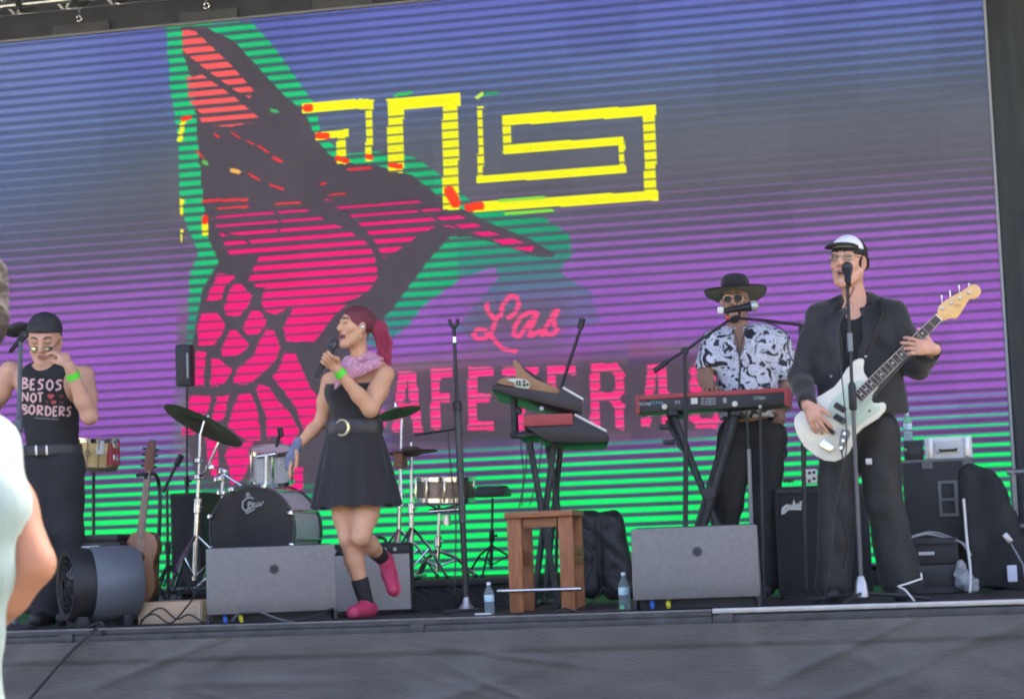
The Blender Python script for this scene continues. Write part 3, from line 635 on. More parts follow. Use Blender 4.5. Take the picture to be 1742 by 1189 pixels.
# slim panel on a thin pole behind the cymbal
Y = 2.9
pl_ = stand('panel_stand', 'slim black panel on a thin pole rising behind the cymbal', 'stand', V(P(318, 1000, Y).x, Y, RZ), P(318, 655, Y), 0.009, BLACKMETAL, spread=0.25)
MB().box(P(315, 622, Y), (0.11, 0.09, 0.28), bevel=0.015).build('panel', BLACKPLAST, pl_)
MB().box(P(319, 622, Y-0.05), (0.014, 0.008, 0.17), bevel=0.003).build('pale_strip', mat('pale_strip', (0.3, 0.3, 0.31), 0.5), pl_)

# ---------------------------------------------------------------- microphone stands
def mic(mb_ball, mb_body, tip, tail, r=0.025): ...
def make_mic(parent, tip, tail, rb=0.025, grille=None):
    tip = Vector(tip); tail = Vector(tail); ax = (tail-tip).normalized(); L_ = (tail-tip).length
    g = grille or mat('mic_grille', (0.07, 0.072, 0.075), 0.45, metal=0.6, noise=0.4, scale=300)
    MB().lathe(tip, ax, [(0, 0.004), (0.006, rb*0.6), (0.018, rb*0.93), (0.03, rb), (0.046, rb*0.9), (0.052, rb*0.75)], 20).build('mic_grille', g, parent)
    MB().lathe(tip, ax, [(0.046, rb*0.78), (0.05, rb*0.86), (0.06, rb*0.84), (L_*0.55, rb*0.6), (L_, rb*0.45), (L_+0.004, rb*0.2)], 18).build('mic_body', BLACKPLAST, parent)
def clip(parent, p, d_):
    p = Vector(p); MB().tube([p-Vector(d_)*0.03, p+Vector(d_)*0.03], 0.016, 10).build('mic_clip', BLACKPLAST, parent)
# centre stand with empty clip
Y = 0.62; b = floor_at(794, Y)
t = thing('microphone_stand', 'straight black microphone stand with empty clip beside the singer', 'mic stand', b)
top = P(772, 552, Y); tb = b + V(0, 0, 0.03)
pt = lambda k: tb + (top-tb)*k
MB().tube([pt(0), pt(0.34)], 0.016, 12).build('lower_tube', BLACKMETAL, t)
MB().tube([pt(0.30), pt(0.72)], 0.019, 12).build('middle_sleeve', mat('stand_grey', (0.045, 0.047, 0.05), 0.45), t)
MB().tube([pt(0.70), pt(1.0)], 0.010, 12).build('upper_tube', BLACKMETAL, t)
MB().lathe(pt(0.71), top-tb, [(-0.03, 0.02), (-0.02, 0.024), (0.02, 0.024), (0.03, 0.012)], 14).build('clutch', BLACKPLAST, t)
MB().tube([pt(0.935), pt(0.955)], 0.0125, 12).build('silver_band', CHROME, t)
MB().tube([pt(0.985)+V(-0.022, 0, 0.05), pt(0.985)+V(-0.018, 0, 0.02), pt(0.985), pt(0.985)+V(0.018, 0, 0.02), pt(0.985)+V(0.022, 0, 0.05)], 0.010, 8).build('mic_clip', BLACKPLAST, t)
MB().tube([pt(0.63), pt(0.63)+V(-0.25, 0.05, -0.02)], 0.006, 8).build('side_arm', BLACKMETAL, t)
MB().lathe(b, (0, 0, 1), [(0.0, 0.13), (0.012, 0.13), (0.022, 0.12), (0.03, 0.05)], 32).build('base_plate', BLACKMETAL, t)
MB().lathe(b, (0, 0, 1), [(0.026, 0.045), (0.06, 0.02), (0.10, 0.014)], 16).build('base_boss', mat('boss_grey', (0.4, 0.4, 0.41), 0.35, metal=0.8), t)
MB().tube(curve_pts([pt(0.62)+V(-0.05, -0.03, 0), pt(0.5)+V(-0.045, -0.03, 0), pt(0.3)+V(-0.03, -0.03, 0), pt(0.05)+V(-0.05, -0.05, 0)]), 0.004, 6).build('cable', CABLE, t)
# bassist's stand
Y = 0.28; b = floor_at(1467, Y)
t = thing('microphone_stand', 'tripod microphone stand with microphone at the bass player\'s mouth', 'mic stand', b)
top = P(1441, 478, Y); tb = b+V(0, 0, 0.06); pt = lambda k: tb + (top-tb)*k
MB().tube([pt(0), pt(0.63)], 0.0105, 12).build('lower_tube', mat('stand_grey2', (0.09, 0.093, 0.097), 0.4), t)
MB().tube([pt(0.61), pt(1.0)], 0.0085, 12).build('upper_tube', BLACKMETAL, t)
MB().lathe(pt(0.625), top-tb, [(-0.07, 0.014), (-0.06, 0.02), (0.05, 0.02), (0.07, 0.012)], 14).build('clutch', BLACKPLAST, t)
MB().lathe(pt(0.80), top-tb, [(-0.045, 0.013), (0.045, 0.013)], 12).build('pale_sleeve', mat('sleeve_grey', (0.2, 0.23, 0.25), 0.5), t)
make_mic(t, P(1440, 446, Y-0.02)+V(0, 0.05, 0), P(1442, 478, Y)+V(0.005, -0.07, -0.03), 0.029)
MB().tube([pt(1.0), P(1441, 466, Y-0.02)], 0.014, 10).build('mic_clip', BLACKPLAST, t)
MB().lathe(b, (0, 0, 1), [(0.03, 0.02), (0.035, 0.034), (0.10, 0.028), (0.135, 0.016)], 16).build('leg_boss', mat('boss_grey', (0.4, 0.4, 0.41), 0.35), t)
for k in range(3):
    an = 0.3+k*2.094; d_ = V(math.cos(an), math.sin(an), 0)
    MB().tube([b+d_*0.03+V(0, 0, 0.05), b+d_*0.19+V(0, 0, 0.035), b+d_*0.34+V(0, 0, 0.01)], 0.010, 8).build('leg', BLACKMETAL, t)
MB().tube(curve_pts([P(1443, 490, Y)+V(0.03, -0.02, 0), P(1426, 560, Y-0.03), P(1432, 640, Y-0.03), P(1440, 760, Y-0.03), P(1420, 870, Y-0.03), P(1413, 960, Y-0.03), floor_at(1400, Y)+V(0, 0, 0.006)]), 0.0035, 6).build('cable', CABLE, t)
MB().box(P(1478, 785, Y-0.01), (0.03, 0.02, 0.03), bevel=0.004).build('cable_clip', mat('boss_grey', (0.4, 0.4, 0.41)), t)
# left man's stand
Y = 0.45; b = floor_at(25, Y)
t = thing('microphone_stand', 'slate grey microphone stand in front of the man in the cap', 'mic stand', b)
top = P(35, 582, Y); tb = b; pt = lambda k: tb+(top-tb)*k
SL = mat('slate_tube', (0.075, 0.10, 0.125), 0.45)
MB().tube([pt(0.02), pt(0.72)], 0.017, 12).build('lower_tube', SL, t)
MB().tube([pt(0.70), pt(1.0)], 0.0125, 12).build('upper_tube', SL, t)
MB().lathe(pt(0.71), top-tb, [(-0.04, 0.015), (-0.03, 0.024), (0.03, 0.024), (0.04, 0.013)], 14).build('clutch', SL, t)
MB().lathe(b, (0, 0, 1), [(0.0, 0.13), (0.012, 0.13), (0.03, 0.04)], 32).build('base_plate', BLACKMETAL, t)
make_mic(t, P(38, 566, Y)+V(0, 0.06, 0.01), P(30, 590, Y)+V(-0.02, -0.05, -0.03), 0.024)
# thin boom behind the end-on keyboards
Y = 1.9; b = floor_at(945, Y)
t = thing('boom_stand', 'slim black boom stand with empty clip behind the end on keyboards', 'mic stand', b)
MB().tube([b+V(0, 0, 0.02), P(953, 660, Y)], 0.010, 10).build('pole', BLACKMETAL, t)
MB().tube([P(953, 664, Y), P(990, 552, Y)], 0.0095, 10).build('boom', BLACKMETAL, t)
MB().tube([P(987, 560, Y), P(991, 542, Y)], 0.019, 10).build('mic_clip', BLACKPLAST, t)
MB().lathe(b, (0, 0, 1), [(0.0, 0.12), (0.015, 0.12), (0.03, 0.03)], 28).build('base_plate', BLACKMETAL, t)
# keyboard player's booms
Y = 1.35; b = floor_at(1166, Y)
t = thing('boom_stand', 'black boom microphone stand leaning over the long red keyboard', 'mic stand', b)
MB().tube([b+V(0, 0, 0.05), P(1167, 760, Y)], 0.014, 10).build('lower_tube', BLACKMETAL, t)
MB().tube([P(1167, 770, Y), P(1165, 596, Y)], 0.010, 10).build('upper_tube', BLACKMETAL, t)
MB().lathe(P(1165, 597, Y), (0, -1, 0), [(-0.03, 0.02), (0.03, 0.02)], 14).build('boom_joint', BLACKPLAST, t)
MB().tube([P(1130, 618, Y-0.01), P(1165, 597, Y-0.01), P(1240, 545, Y+0.1)], 0.0085, 10).build('boom', BLACKMETAL, t)
MB().tube([P(1136, 615, Y-0.01), P(1112, 632, Y-0.02)], 0.015, 10).build('counterweight', BLACKPLAST, t)
for k in range(3):
    an = 0.9+k*2.094; d_ = V(math.cos(an), math.sin(an), 0)
    MB().tube([b+V(0, 0, 0.10), b+d_*0.15+V(0, 0, 0.05), b+d_*0.28+V(0, 0, 0.012)], 0.009, 8).build('leg', BLACKMETAL, t)
MB().tube([P(1238, 546, Y+0.1), P(1254, 538, Y+0.12)], 0.012, 8).build('mic_clip', BLACKPLAST, t)
make_mic(t, P(1291, 519, Y+0.16), P(1232, 529, Y+0.10), 0.033, mat('mic_silver', (0.5, 0.54, 0.52), 0.4, metal=0.5, noise=0.3, scale=250))
MB().box(P(1226, 528, Y+0.09), (0.034, 0.034, 0.036), bevel=0.008).build('pale_tag', mat('tag_white', (0.75, 0.78, 0.7), 0.5), t)
MB().ball(P(1238, 541, Y+0.06), 0.013, 10).build('red_switch', mat('red_switch', (0.6, 0.10, 0.06), 0.4), t)
Y = 1.35; b = floor_at(1372, Y)
t = thing('boom_stand', 'black boom stand reaching to the hatted player from behind the bass player', 'mic stand', b)
MB().tube([b+V(0, 0, 0.05), P(1362, 552, Y)], 0.012, 10).build('pole', BLACKMETAL, t)
MB().tube([P(1385, 556, Y), P(1300, 545, Y), P(1252, 541, Y+0.1)], 0.009, 10).build('boom', BLACKMETAL, t)
MB().lathe(b, (0, 0, 1), [(0.0, 0.13), (0.015, 0.13), (0.03, 0.03)], 28).build('base_plate', BLACKMETAL, t)
MB().tube(curve_pts([P(1300, 546, Y-0.02), P(1336, 565, Y-0.02), P(1342, 600, Y-0.02), P(1356, 625, Y)]), 0.004, 6).build('cable', CABLE, t)

# ---------------------------------------------------------------- wooden stool
WOOD = mat('orange_wood', (0.25, 0.085, 0.03), 0.5, color2=(0.37, 0.145, 0.05), scale=7, stretch=(14, 14, 1.2), rvar=0.1, lo=0.35, hi=0.65)
WOODH = mat('orange_wood_top', (0.24, 0.085, 0.033), 0.5, color2=(0.35, 0.14, 0.052), scale=7, stretch=(1.2, 14, 14))
Y = 0.62; x0, x1 = P(866, 1000, Y).x, P(978, 1000, Y).x; zt = pz(920, 869, Y); dp = 0.3
t = thing('wooden_stool', 'orange brown wooden stool with plank legs beneath the end on keyboards', 'stool', ((x0+x1)/2, Y+dp/2, 0))
MB().box(((x0+x1)/2, Y+dp/2-0.01, zt-0.016), (x1-x0+0.015, dp+0.04, 0.032), bevel=0.006).build('seat', WOODH, t)
for ix, wd in ((0, 0.076), (1, 0.076)):
    for iy in (0, 1):
        cx = x0+wd/2+0.0 if ix == 0 else x1-wd/2
        MB().box((cx, Y+0.014+iy*(dp-0.03), (zt-0.034)/2), (wd, 0.026, zt-0.034), bevel=0.004).build('leg', WOOD, t)
        MB().box((x0+0.012 if ix == 0 else x1-0.012, Y+dp/2, zt*0.5+0.05*iy), (0.022, dp-0.08, 0.04), bevel=0.003).build('stretcher', WOOD, t)
MB().box(((x0+x1)/2, Y+0.03, zt-0.06), (x1-x0-0.17, 0.02, 0.05), bevel=0.003).build('apron', WOODH, t)
MB().tube([P(846, 1005, Y-0.02), P(989, 1001, Y-0.02)], 0.0105, 12).build('foot_rail', mat('polished', (0.62, 0.62, 0.63), 0.25, metal=1.0), t)

# ---------------------------------------------------------------- end-on keyboards
KBLK = mat('keyboard_black', (0.018, 0.018, 0.021), 0.45, noise=0.15, scale=20)
KPLUM = mat('keyboard_plum', (0.028, 0.019, 0.024), 0.4, noise=0.15, scale=20)
KRED = mat('keyboard_red', (0.36, 0.045, 0.05), 0.45, noise=0.08, scale=30)
KEYS = mat('key_white', (0.78, 0.77, 0.74), 0.35)
Y = 1.15
t = thing('keyboard', 'dark synthesizer seen end on, upper tier above the red one', 'keyboard', P(915, 680, Y))
pprism([(839, 655), (839.5, 664), (886, 677), (940, 690), (983, 700), (988, 699), (991, 682), (953, 658), (950, 669)], Y, 0.9, 0.004).build('body', KPLUM, t)
nk = 30
for i in range(nk):
    yk = Y+0.03+i*0.028; a = P(955.5, 659, Y); b_ = P(990.5, 679, Y); sc_k = 1.0
    d_ = b_-a; nrm = V(-d_.z, 0, d_.x).normalized()
    MB().box((a+b_)/2+V(0, yk-Y, 0)+nrm*0.004, (d_.length, 0.025, 0.013), rot=Matrix((d_.normalized(), V(0, 1, 0), nrm)).transposed(), bevel=0.002, seg=1).build('key', KEYS, t)
t.rotation_euler.z = R(10.4)
t = thing('keyboard', 'red and black synthesizer seen end on, lower tier of the stand', 'keyboard', P(960, 730, Y))
pprism([(891.5, 706), (973.5, 702.5), (974.5, 722), (892, 726.5)], Y-0.01, 0.86, 0.006).build('red_panel', KRED, t)
pprism([(896, 727.5), (974, 723), (975, 706), (1031, 735), (1036, 744), (1034, 751), (969, 754), (930, 750)], Y, 0.85, 0.004).build('body', KBLK, t)
for i in range(nk):
    yk = Y+0.03+i*0.028; a = P(976, 706, Y); b_ = P(1030, 734, Y); d_ = b_-a; nrm = V(-d_.z, 0, d_.x).normalized()
    MB().box((a+b_)/2+V(0, yk-Y, 0)+nrm*0.006, (d_.length, 0.025, 0.013), rot=Matrix((d_.normalized(), V(0, 1, 0), nrm)).transposed(), bevel=0.002, seg=1).build('key', KEYS, t)
t.rotation_euler.z = R(10.4)
# two tier stand
t = thing('keyboard_stand', 'black double braced stand holding both end on keyboards', 'stand', floor_at(925, Y+0.4))
BAR = mat('stand_bar', (0.03, 0.033, 0.036), 0.5, noise=0.2)
for (a, b_, yy_) in [((889, 752), (937, 1022), Y+0.12), ((932, 752), (897, 1022), Y+0.15), ((944, 752), (985, 1018), Y+0.72), ((968, 752), (940, 1018), Y+0.75)]:
    top = P(*a, yy_); bot = P(*b_, yy_); bot.z = 0.02
    MB().tube([bot, top], 0.0185, 4 if False else 10).build('leg_bar', BAR, t)
for (a, yy_) in [((937, 1022), Y+0.12), ((897, 1022), Y+0.15)]:
    p = P(*a, yy_); MB().tube([V(p.x, Y, 0.018), V(p.x, Y+0.8, 0.018)], 0.016, 8).build('floor_bar', BAR, t)
MB().box(P(900, 745, Y+0.1)+V(0.1, 0.3, 0.015), (0.42, 0.7, 0.018), bevel=0.004).build('support_arm', BAR, t)
MB().tube([P(868, 742, Y+0.2), P(905, 738, Y+0.2)], 0.018, 10).build('clamp_arm', BAR, t)
MB().tube([P(869, 744, Y+0.2), P(866, 664, Y+0.2)], 0.021, 10).build('tier_post', BAR, t)
MB().tube([P(866, 664, Y+0.2), P(975, 698, Y+0.2)], 0.014, 10).build('tier_arm', BAR, t)
for (px, py) in ((865, 741), (873, 700)):
    MB().lathe(P(px, py, Y+0.17), (0, -1, 0), [(0, 0.022), (0.02, 0.022), (0.024, 0.01)], 14).build('knob', BLACKPLAST, t)
MB().ball(P(905, 696, Y+0.02), 0.014, 10).build('pale_knob', mat('knob_white', (0.5, 0.5, 0.48)), t)
for (a, b_) in [((868, 746), (871, 862)), ((880, 750), (866, 864)), ((905, 750), (884, 860))]:
    MB().tube(curve_pts([P(*a, Y), P((a[0]+b_[0])/2+4, (a[1]+b_[1])/2, Y), P(*b_, Y)]), 0.0035, 6).build('cable', CABLE, t)
t.rotation_euler.z = R(8)
# wooden shaped box on the upper keyboard
t = thing('wooden_instrument', 'tan wooden sweeping body with white oval plate on the upper synthesizer', 'instrument', P(900, 668, Y))
TAN = mat('tan_wood', (0.30, 0.155, 0.07), 0.5, color2=(0.38, 0.21, 0.10), scale=6, stretch=(1.5, 8, 12))
G = lambda L: [(830+a/6.257, 590+b/6.257) for a, b in L]
pprism(G([(105, 392), (150, 345), (210, 325), (300, 330), (318, 310), (275, 160), (290, 140), (318, 150), (350, 190), (420, 270), (520, 345), (640, 395), (768, 445), (765, 500), (600, 478), (440, 450), (250, 420)]), Y+0.02, 0.12, 0.004).build('body', TAN, t)
pprism(G([(205, 358), (250, 340), (350, 338), (420, 355), (450, 390), (448, 432), (430, 446), (300, 432), (290, 385)]), Y+0.012, 0.012, 0.002).build('oval_plate', mat('plate_cream', (0.62, 0.66, 0.56), 0.45), t)
for i, (a, b_) in enumerate([(315, 385), (345, 387), (390, 370), (390, 408), (425, 400)]):
    p = P(830+a/6.257, 590+b_/6.257, Y+0.008)
    if i < 2: MB().box(p, (0.008, 0.012, 0.03), bevel=0.002).build('slider', BLACKPLAST, t)
    else: MB().lathe(p, (0, -1, 0), [(0, 0.008), (0.012, 0.007)], 12).build('knob', BLACKPLAST, t)
pprism(G([(360, 185), (400, 180), (640, 340), (645, 380), (520, 335)]), Y+0.20, 0.1, 0.004).build('dark_back', KBLK, t)

t.rotation_euler.z = R(10.4)
# ---------------------------------------------------------------- long red keyboard
Y = 1.5
a = P(1082, 683, Y); b_ = P(1340, 672, Y); L_ = b_.x-a.x; cz = (pz(1085, 690, Y)+pz(1335, 678, Y))/2
t = thing('keyboard', 'long stage keyboard with red top and black back panel and stickers', 'keyboard', ((a.x+b_.x)/2, Y+0.13, cz))
H = 0.095; zc = cz+0.005
MB().box(((a.x+b_.x)/2, Y+0.14, zc-0.008), (L_-0.03, 0.28, H-0.02), bevel=0.006).build('body', KBLK, t)
MB().box(((a.x+b_.x)/2, Y+0.07, zc+H/2-0.006), (L_-0.028, 0.15, 0.028), bevel=0.005).build('red_top', KRED, t)
for s in (a.x+0.008, b_.x-0.008): MB().box((s, Y+0.14, zc+0.002), (0.022, 0.29, H+0.012), bevel=0.006).build('end_cheek', KRED, t)
for i in range(36):
    MB().box((a.x+0.03+(L_-0.06)*(i+0.5)/36, Y+0.215, zc+H/2-0.012), ((L_-0.06)/36-0.0015, 0.12, 0.016), bevel=0.002, seg=1).build('key', KEYS, t)
PRT = mat('print_white', (0.62, 0.66, 0.66), 0.6); PRC = mat('print_cyan', (0.12, 0.45, 0.55), 0.6)
def marks(mb, px0, px1, py, n, h, Yp):
    rr = random.Random(int(px0)); xs_ = np.linspace(px0, px1, n+1)
    for k in range(n):
        c = P((xs_[k]+xs_[k+1])/2, py, Yp); wk = (P(xs_[k+1], py, Yp).x-P(xs_[k], py, Yp).x)*0.62; hk = h*rr.uniform(0.75, 1.0)
        st = rr.choice([[(0, 0), (0, 1), (.9, 1), (.9, .5), (0, .5)], [(.9, 1), (0, 1), (0, 0), (.9, 0)], [(0, 0), (0, 1), (.9, 0), (.9, 1)], [(0, 0), (0, 1), (.9, .9), (.9, .1), (0, 0)]])
        ribbon(mb, [((x_-0.45)*wk, (y_-0.5)*hk) for x_, y_ in st], wk*0.28, c, (1, 0, 0), (0, 0, 1), (0, -1, 0), 0.0015)
m_ = MB(); marks(m_, 1083, 1107, 687, 6, 0.017, Y-0.001); m_.build('printed_text', PRT, t)
m_ = MB(); marks(m_, 1107, 1128, 685, 5, 0.017, Y-0.001); m_.build('printed_text', PRC, t)
m_ = MB(); marks(m_, 1148, 1158, 684, 2, 0.015, Y-0.001); m_.build('printed_text', PRT, t)
MB().box(P(1181, 682, Y-0.001), (0.037, 0.004, 0.034), bevel=0.0015).build('sticker', mat('sticker_white', (0.72, 0.74, 0.66), 0.6), t)
m_ = MB()
for k in range(3): marks(m_, 1192, 1218, 678+k*4.5, 8, 0.010, Y-0.001)
m_.build('printed_text', PRT, t)
m_ = MB(); marks(m_, 1282, 1302, 677, 6, 0.018, Y-0.001); m_.build('printed_text', PRT, t)
MB().box(P(1233, 681, Y-0.001), (0.02, 0.004, 0.03), bevel=0.0015).build('sticker', mat('sticker_grey', (0.35, 0.35, 0.33), 0.6), t)
MB().lathe(P(1250, 687, Y-0.001), (0, -1, 0), [(0, 0.016), (0.004, 0.015)], 16).build('sticker', mat('sticker_white', (0.72, 0.74, 0.66)), t)
MB().lathe(P(1131, 692, Y-0.002), (0, -1, 0), [(0, 0.016), (0.02, 0.015)], 14).build('knob', mat('knob_cream', (0.6, 0.58, 0.48), 0.4), t)
t = thing('keyboard_stand', 'black double X stand under the long red keyboard', 'stand', floor_at(1210, Y+0.1))
for (p0, p1, yy_, r_) in [((1146, 706), (1262, 962), Y+0.05, 0.019), ((1252, 703), (1160, 962), Y+0.03, 0.024), ((1138, 704), (1272, 990), Y+0.27, 0.017), ((1244, 702), (1150, 990), Y+0.27, 0.017)]:
    bot = P(*p1, yy_); bot.z = 0.03; MB().tube([P(*p0, yy_), bot], r_, 10).build('leg_bar', BAR, t)
for px in (1146, 1252): p = P(px, 703, Y); MB().box(p+V(0, 0.14, -0.002), (0.05, 0.34, 0.024), bevel=0.006).build('support_arm', BAR, t)
MB().lathe(P(1206, 838, Y+0.0), (0, 1, 0), [(-0.01, 0.035), (0.3, 0.035)], 18).build('pivot', BAR, t)
for (px, py) in ((1131, 726), (1138, 752)): MB().box(P(px, py, Y+0.05), (0.06, 0.05, 0.03), bevel=0.006).build('lock_lever', BLACKPLAST, t)
MB().tube([P(1134, 715, Y+0.06), P(1160, 765, Y+0.06)], 0.012, 8).build('lock_bar', BAR, t)
for px in (1177, 1262):
    p = P(px, 985, Y); MB().tube([V(p.x, Y-0.03, 0.022), V(p.x, Y+0.36, 0.022)], 0.018, 8).build('floor_bar', BAR, t)
# thin clamp stand legs at the keyboard
b = floor_at(1283, Y-0.1)
t = thing('clip_stand', 'thin grey stand pole in front of the hatted player\'s legs', 'stand', b)
MB().tube([b, P(1274, 764, Y-0.1)], 0.0115, 10).build('pole', mat('tube_grey', (0.22, 0.23, 0.24), 0.4, metal=0.4), t)
MB().tube([P(1274, 770, Y-0.1), P(1270, 700, Y-0.09)], 0.008, 10).build('upper_tube', BLACKMETAL, t)
MB().lathe(b, (0, 0, 1), [(0, 0.1), (0.012, 0.1), (0.02, 0.02)], 24).build('base_plate', BLACKMETAL, t)
b = floor_at(1300, Y-0.1)
t = thing('cable_drop_stand', 'slim black pole dropping from the right end of the red keyboard', 'stand', b)
MB().tube([b, P(1293, 695, Y-0.1)], 0.008, 10).build('pole', mat('stand_bar', (0.05, 0.055, 0.06)), t)
MB().ball(P(1293, 692, Y-0.1), 0.010, 10).build('tip', mat('knob_cream', (0.6, 0.58, 0.48)), t)
MB().lathe(b, (0, 0, 1), [(0, 0.1), (0.012, 0.1), (0.02, 0.02)], 24).build('base_plate', BLACKMETAL, t)

# ---------------------------------------------------------------- bass amplifier
Y = 1.85; x0, x1 = P(1316, 920, Y).x, P(1476, 920, Y).x; zt = pz(1400, 826, Y)
t = thing('bass_amplifier', 'tall black bass cabinet with pale script logo behind the bass player', 'amplifier', ((x0+x1)/2, Y+0.2, 0))
MB().box(((x0+x1)/2, Y+0.2, zt/2+0.005), (x1-x0, 0.38, zt-0.01), bevel=0.012).build('cabinet', MATS['black_tolex'], t)
MB().box(((x0+x1)/2, Y+0.006, zt/2-0.015), (x1-x0-0.05, 0.016, zt-0.1), bevel=0.004).build('grille_cloth', mat('grille_black', (0.014, 0.0155, 0.016), 0.85, noise=0.2, scale=120), t)
MB().box(((x0+x1)/2, Y+0.002, zt-0.025), (x1-x0-0.03, 0.012, 0.028), bevel=0.003).build('control_panel', BLACKPLAST, t)
for px in (1334, 1342): MB().lathe(P(px, 822, Y+0.06)+V(0, 0, 0.004), (0, 0, 1), [(0, 0.016), (0.022, 0.013)], 12).build('knob', mat('stand_bar', (0.05, 0.055, 0.06)), t)
lg = MB(); o = P(1342, 865, Y-0.003); s_ = 1/pxm(o)
for pl, wd in [([(-16, -9), (-14, 1), (-8, 5), (-4, 3)], 6), ([(-13, -6), (-6, 0), (16, -1)], 4.5), ([(-6, 2), (-2, 6), (0, 2)], 4), ([(2, 2), (4, 14), (6, 2)], 4), ([(8, 2), (10, 8), (12, 2)], 4), ([(14, 2), (15, 10), (19, 11)], 4)]:
    ribbon(lg, [(x_*s_, y_*s_) for x_, y_ in pl], wd*s_, o, (1, 0, 0), (0, 0, 1), (0, -1, 0), 0.005)
lg.build('logo', mat('logo_cream', (0.55, 0.56, 0.5), 0.5), t)
t.rotation_euler.z = R(5)
t = thing('pedal_box', 'small white box with black dots on the bass cabinet', 'box', P(1376, 823, Y+0.1))
c = P(1376, 810, Y+0.02)
MB().box(c+V(0, 0.05, 0), (0.085, 0.08, 0.082), bevel=0.008).build('case', mat('box_white', (0.66, 0.66, 0.6), 0.5), t)
for dx, dz in ((-0.024, -0.012), (0.004, 0.02), (0.028, -0.014), (0.0, -0.026), (-0.026, 0.024), (0.029, 0.022)):
    MB().lathe(c+V(dx, 0.011, dz), (0, -1, 0), [(0, 0.0095), (0.003, 0.009)], 12).build('dot', BLACKPLAST, t)
MB().tube([P(1368, 797, Y+0.06), P(1369, 745, Y+0.06)], 0.011, 8).build('antenna', BLACKPLAST, t)

# ---------------------------------------------------------------- cases on the right
Y = 2.25; x0, x1 = P(1538, 850, Y).x, P(1660, 850, Y).x; zt = pz(1600, 781, Y)
t = thing('flight_case', 'tall black flight case with recessed grey handle behind the small boxes', 'case', ((x0+x1)/2, Y+0.25, 0))
MB().box(((x0+x1)/2, Y+0.25, zt/2), (x1-x0, 0.5, zt-0.004), bevel=0.012).build('body', mat('case_black', (0.017, 0.019, 0.02), 0.55, noise=0.2, scale=6), t)
c = P(1613, 848, Y); hw, hh_ = 0.055, 0.105
for (dx, dz, sx_, sz_) in ((-hw+0.009, 0, 0.02, hh_*2), (hw-0.009, 0, 0.02, hh_*2), (0, hh_-0.01, hw*2-0.034, 0.02), (0, -hh_+0.01, hw*2-0.034, 0.02), (0, -0.005, hw*2-0.034, 0.016)):
    MB().box((c.x+dx, Y-0.004, c.z+dz), (sx_, 0.02, sz_), bevel=0.003).build('handle_frame', mat('handle_grey', (0.13, 0.14, 0.14), 0.5), t)
for px in (1577, 1646): p = P(px, 788, Y); MB().box((p.x, Y+0.004, zt-0.025), (0.06, 0.02, 0.055), bevel=0.004).build('corner_plate', mat('handle_grey', (0.13, 0.14, 0.14)), t)
MB().box(((x0+x1)/2, Y-0.001, zt-0.006), (x1-x0+0.006, 0.014, 0.018), bevel=0.003).build('edge_trim', mat('handle_grey', (0.13, 0.14, 0.14)), t)
Y2 = Y+0.02; xa, xb = P(1573, 762, Y2).x, P(1654, 762, Y2).x; z1 = pz(1610, 742, Y2)
t = thing('equipment_case', 'white metal equipment case with black carry handle on the flight case', 'case', ((xa+xb)/2, Y2+0.15, zt))
MB().box(((xa+xb)/2, Y2+0.15, (zt+z1)/2), (xb-xa, 0.28, z1-zt-0.004), bevel=0.01).build('shell', mat('case_white', (0.68, 0.71, 0.72), 0.35, noise=0.06, scale=10), t)
MB().box(((xa+xb)/2-0.005, Y2-0.002, (zt+z1)/2+0.005), (0.14, 0.02, 0.065), bevel=0.006).build('handle_recess', mat('case_white2', (0.55, 0.57, 0.58), 0.4), t)
MB().tube([((xa+xb)/2-0.05, Y2-0.012, (zt+z1)/2-0.01), ((xa+xb)/2-0.045, Y2-0.024, (zt+z1)/2-0.016), ((xa+xb)/2+0.04, Y2-0.024, (zt+z1)/2-0.016), ((xa+xb)/2+0.045, Y2-0.012, (zt+z1)/2-0.01)], 0.007, 8).build('handle', BLACKPLAST, t)
for s in (xa+0.03, xb-0.03): MB().box((s, Y2+0.005, (zt+z1)/2), (0.03, 0.02, z1-zt-0.015), bevel=0.004).build('latch', mat('latch_silver', (0.6, 0.6, 0.62), 0.3, metal=0.7), t)
xa2 = P(1537, 762, Y2).x
t = thing('case_dark_end', 'dark left end of the white equipment case as an added box', 'box', ((xa2+xa)/2, Y2+0.14, zt))  # the white case's dark left face, added as a box of its own
MB().box(((xa2+xa)/2-0.004, Y2+0.15, (zt+z1)/2-0.005), (xa-xa2-0.012, 0.26, z1-zt-0.018), bevel=0.006).build('housing', BLACKPLAST, t)
MB().box(((xa2+xa)/2+0.005, Y2+0.018, (zt+z1)/2-0.005), (0.07, 0.008, 0.045), bevel=0.002).build('face_panel', mat('stand_bar', (0.05, 0.055, 0.06)), t)
MB().ball((xa2+0.012, Y2+0.015, (zt+z1)/2), 0.008, 10).build('pale_knob', mat('knob_white', (0.5, 0.5, 0.48)), t)
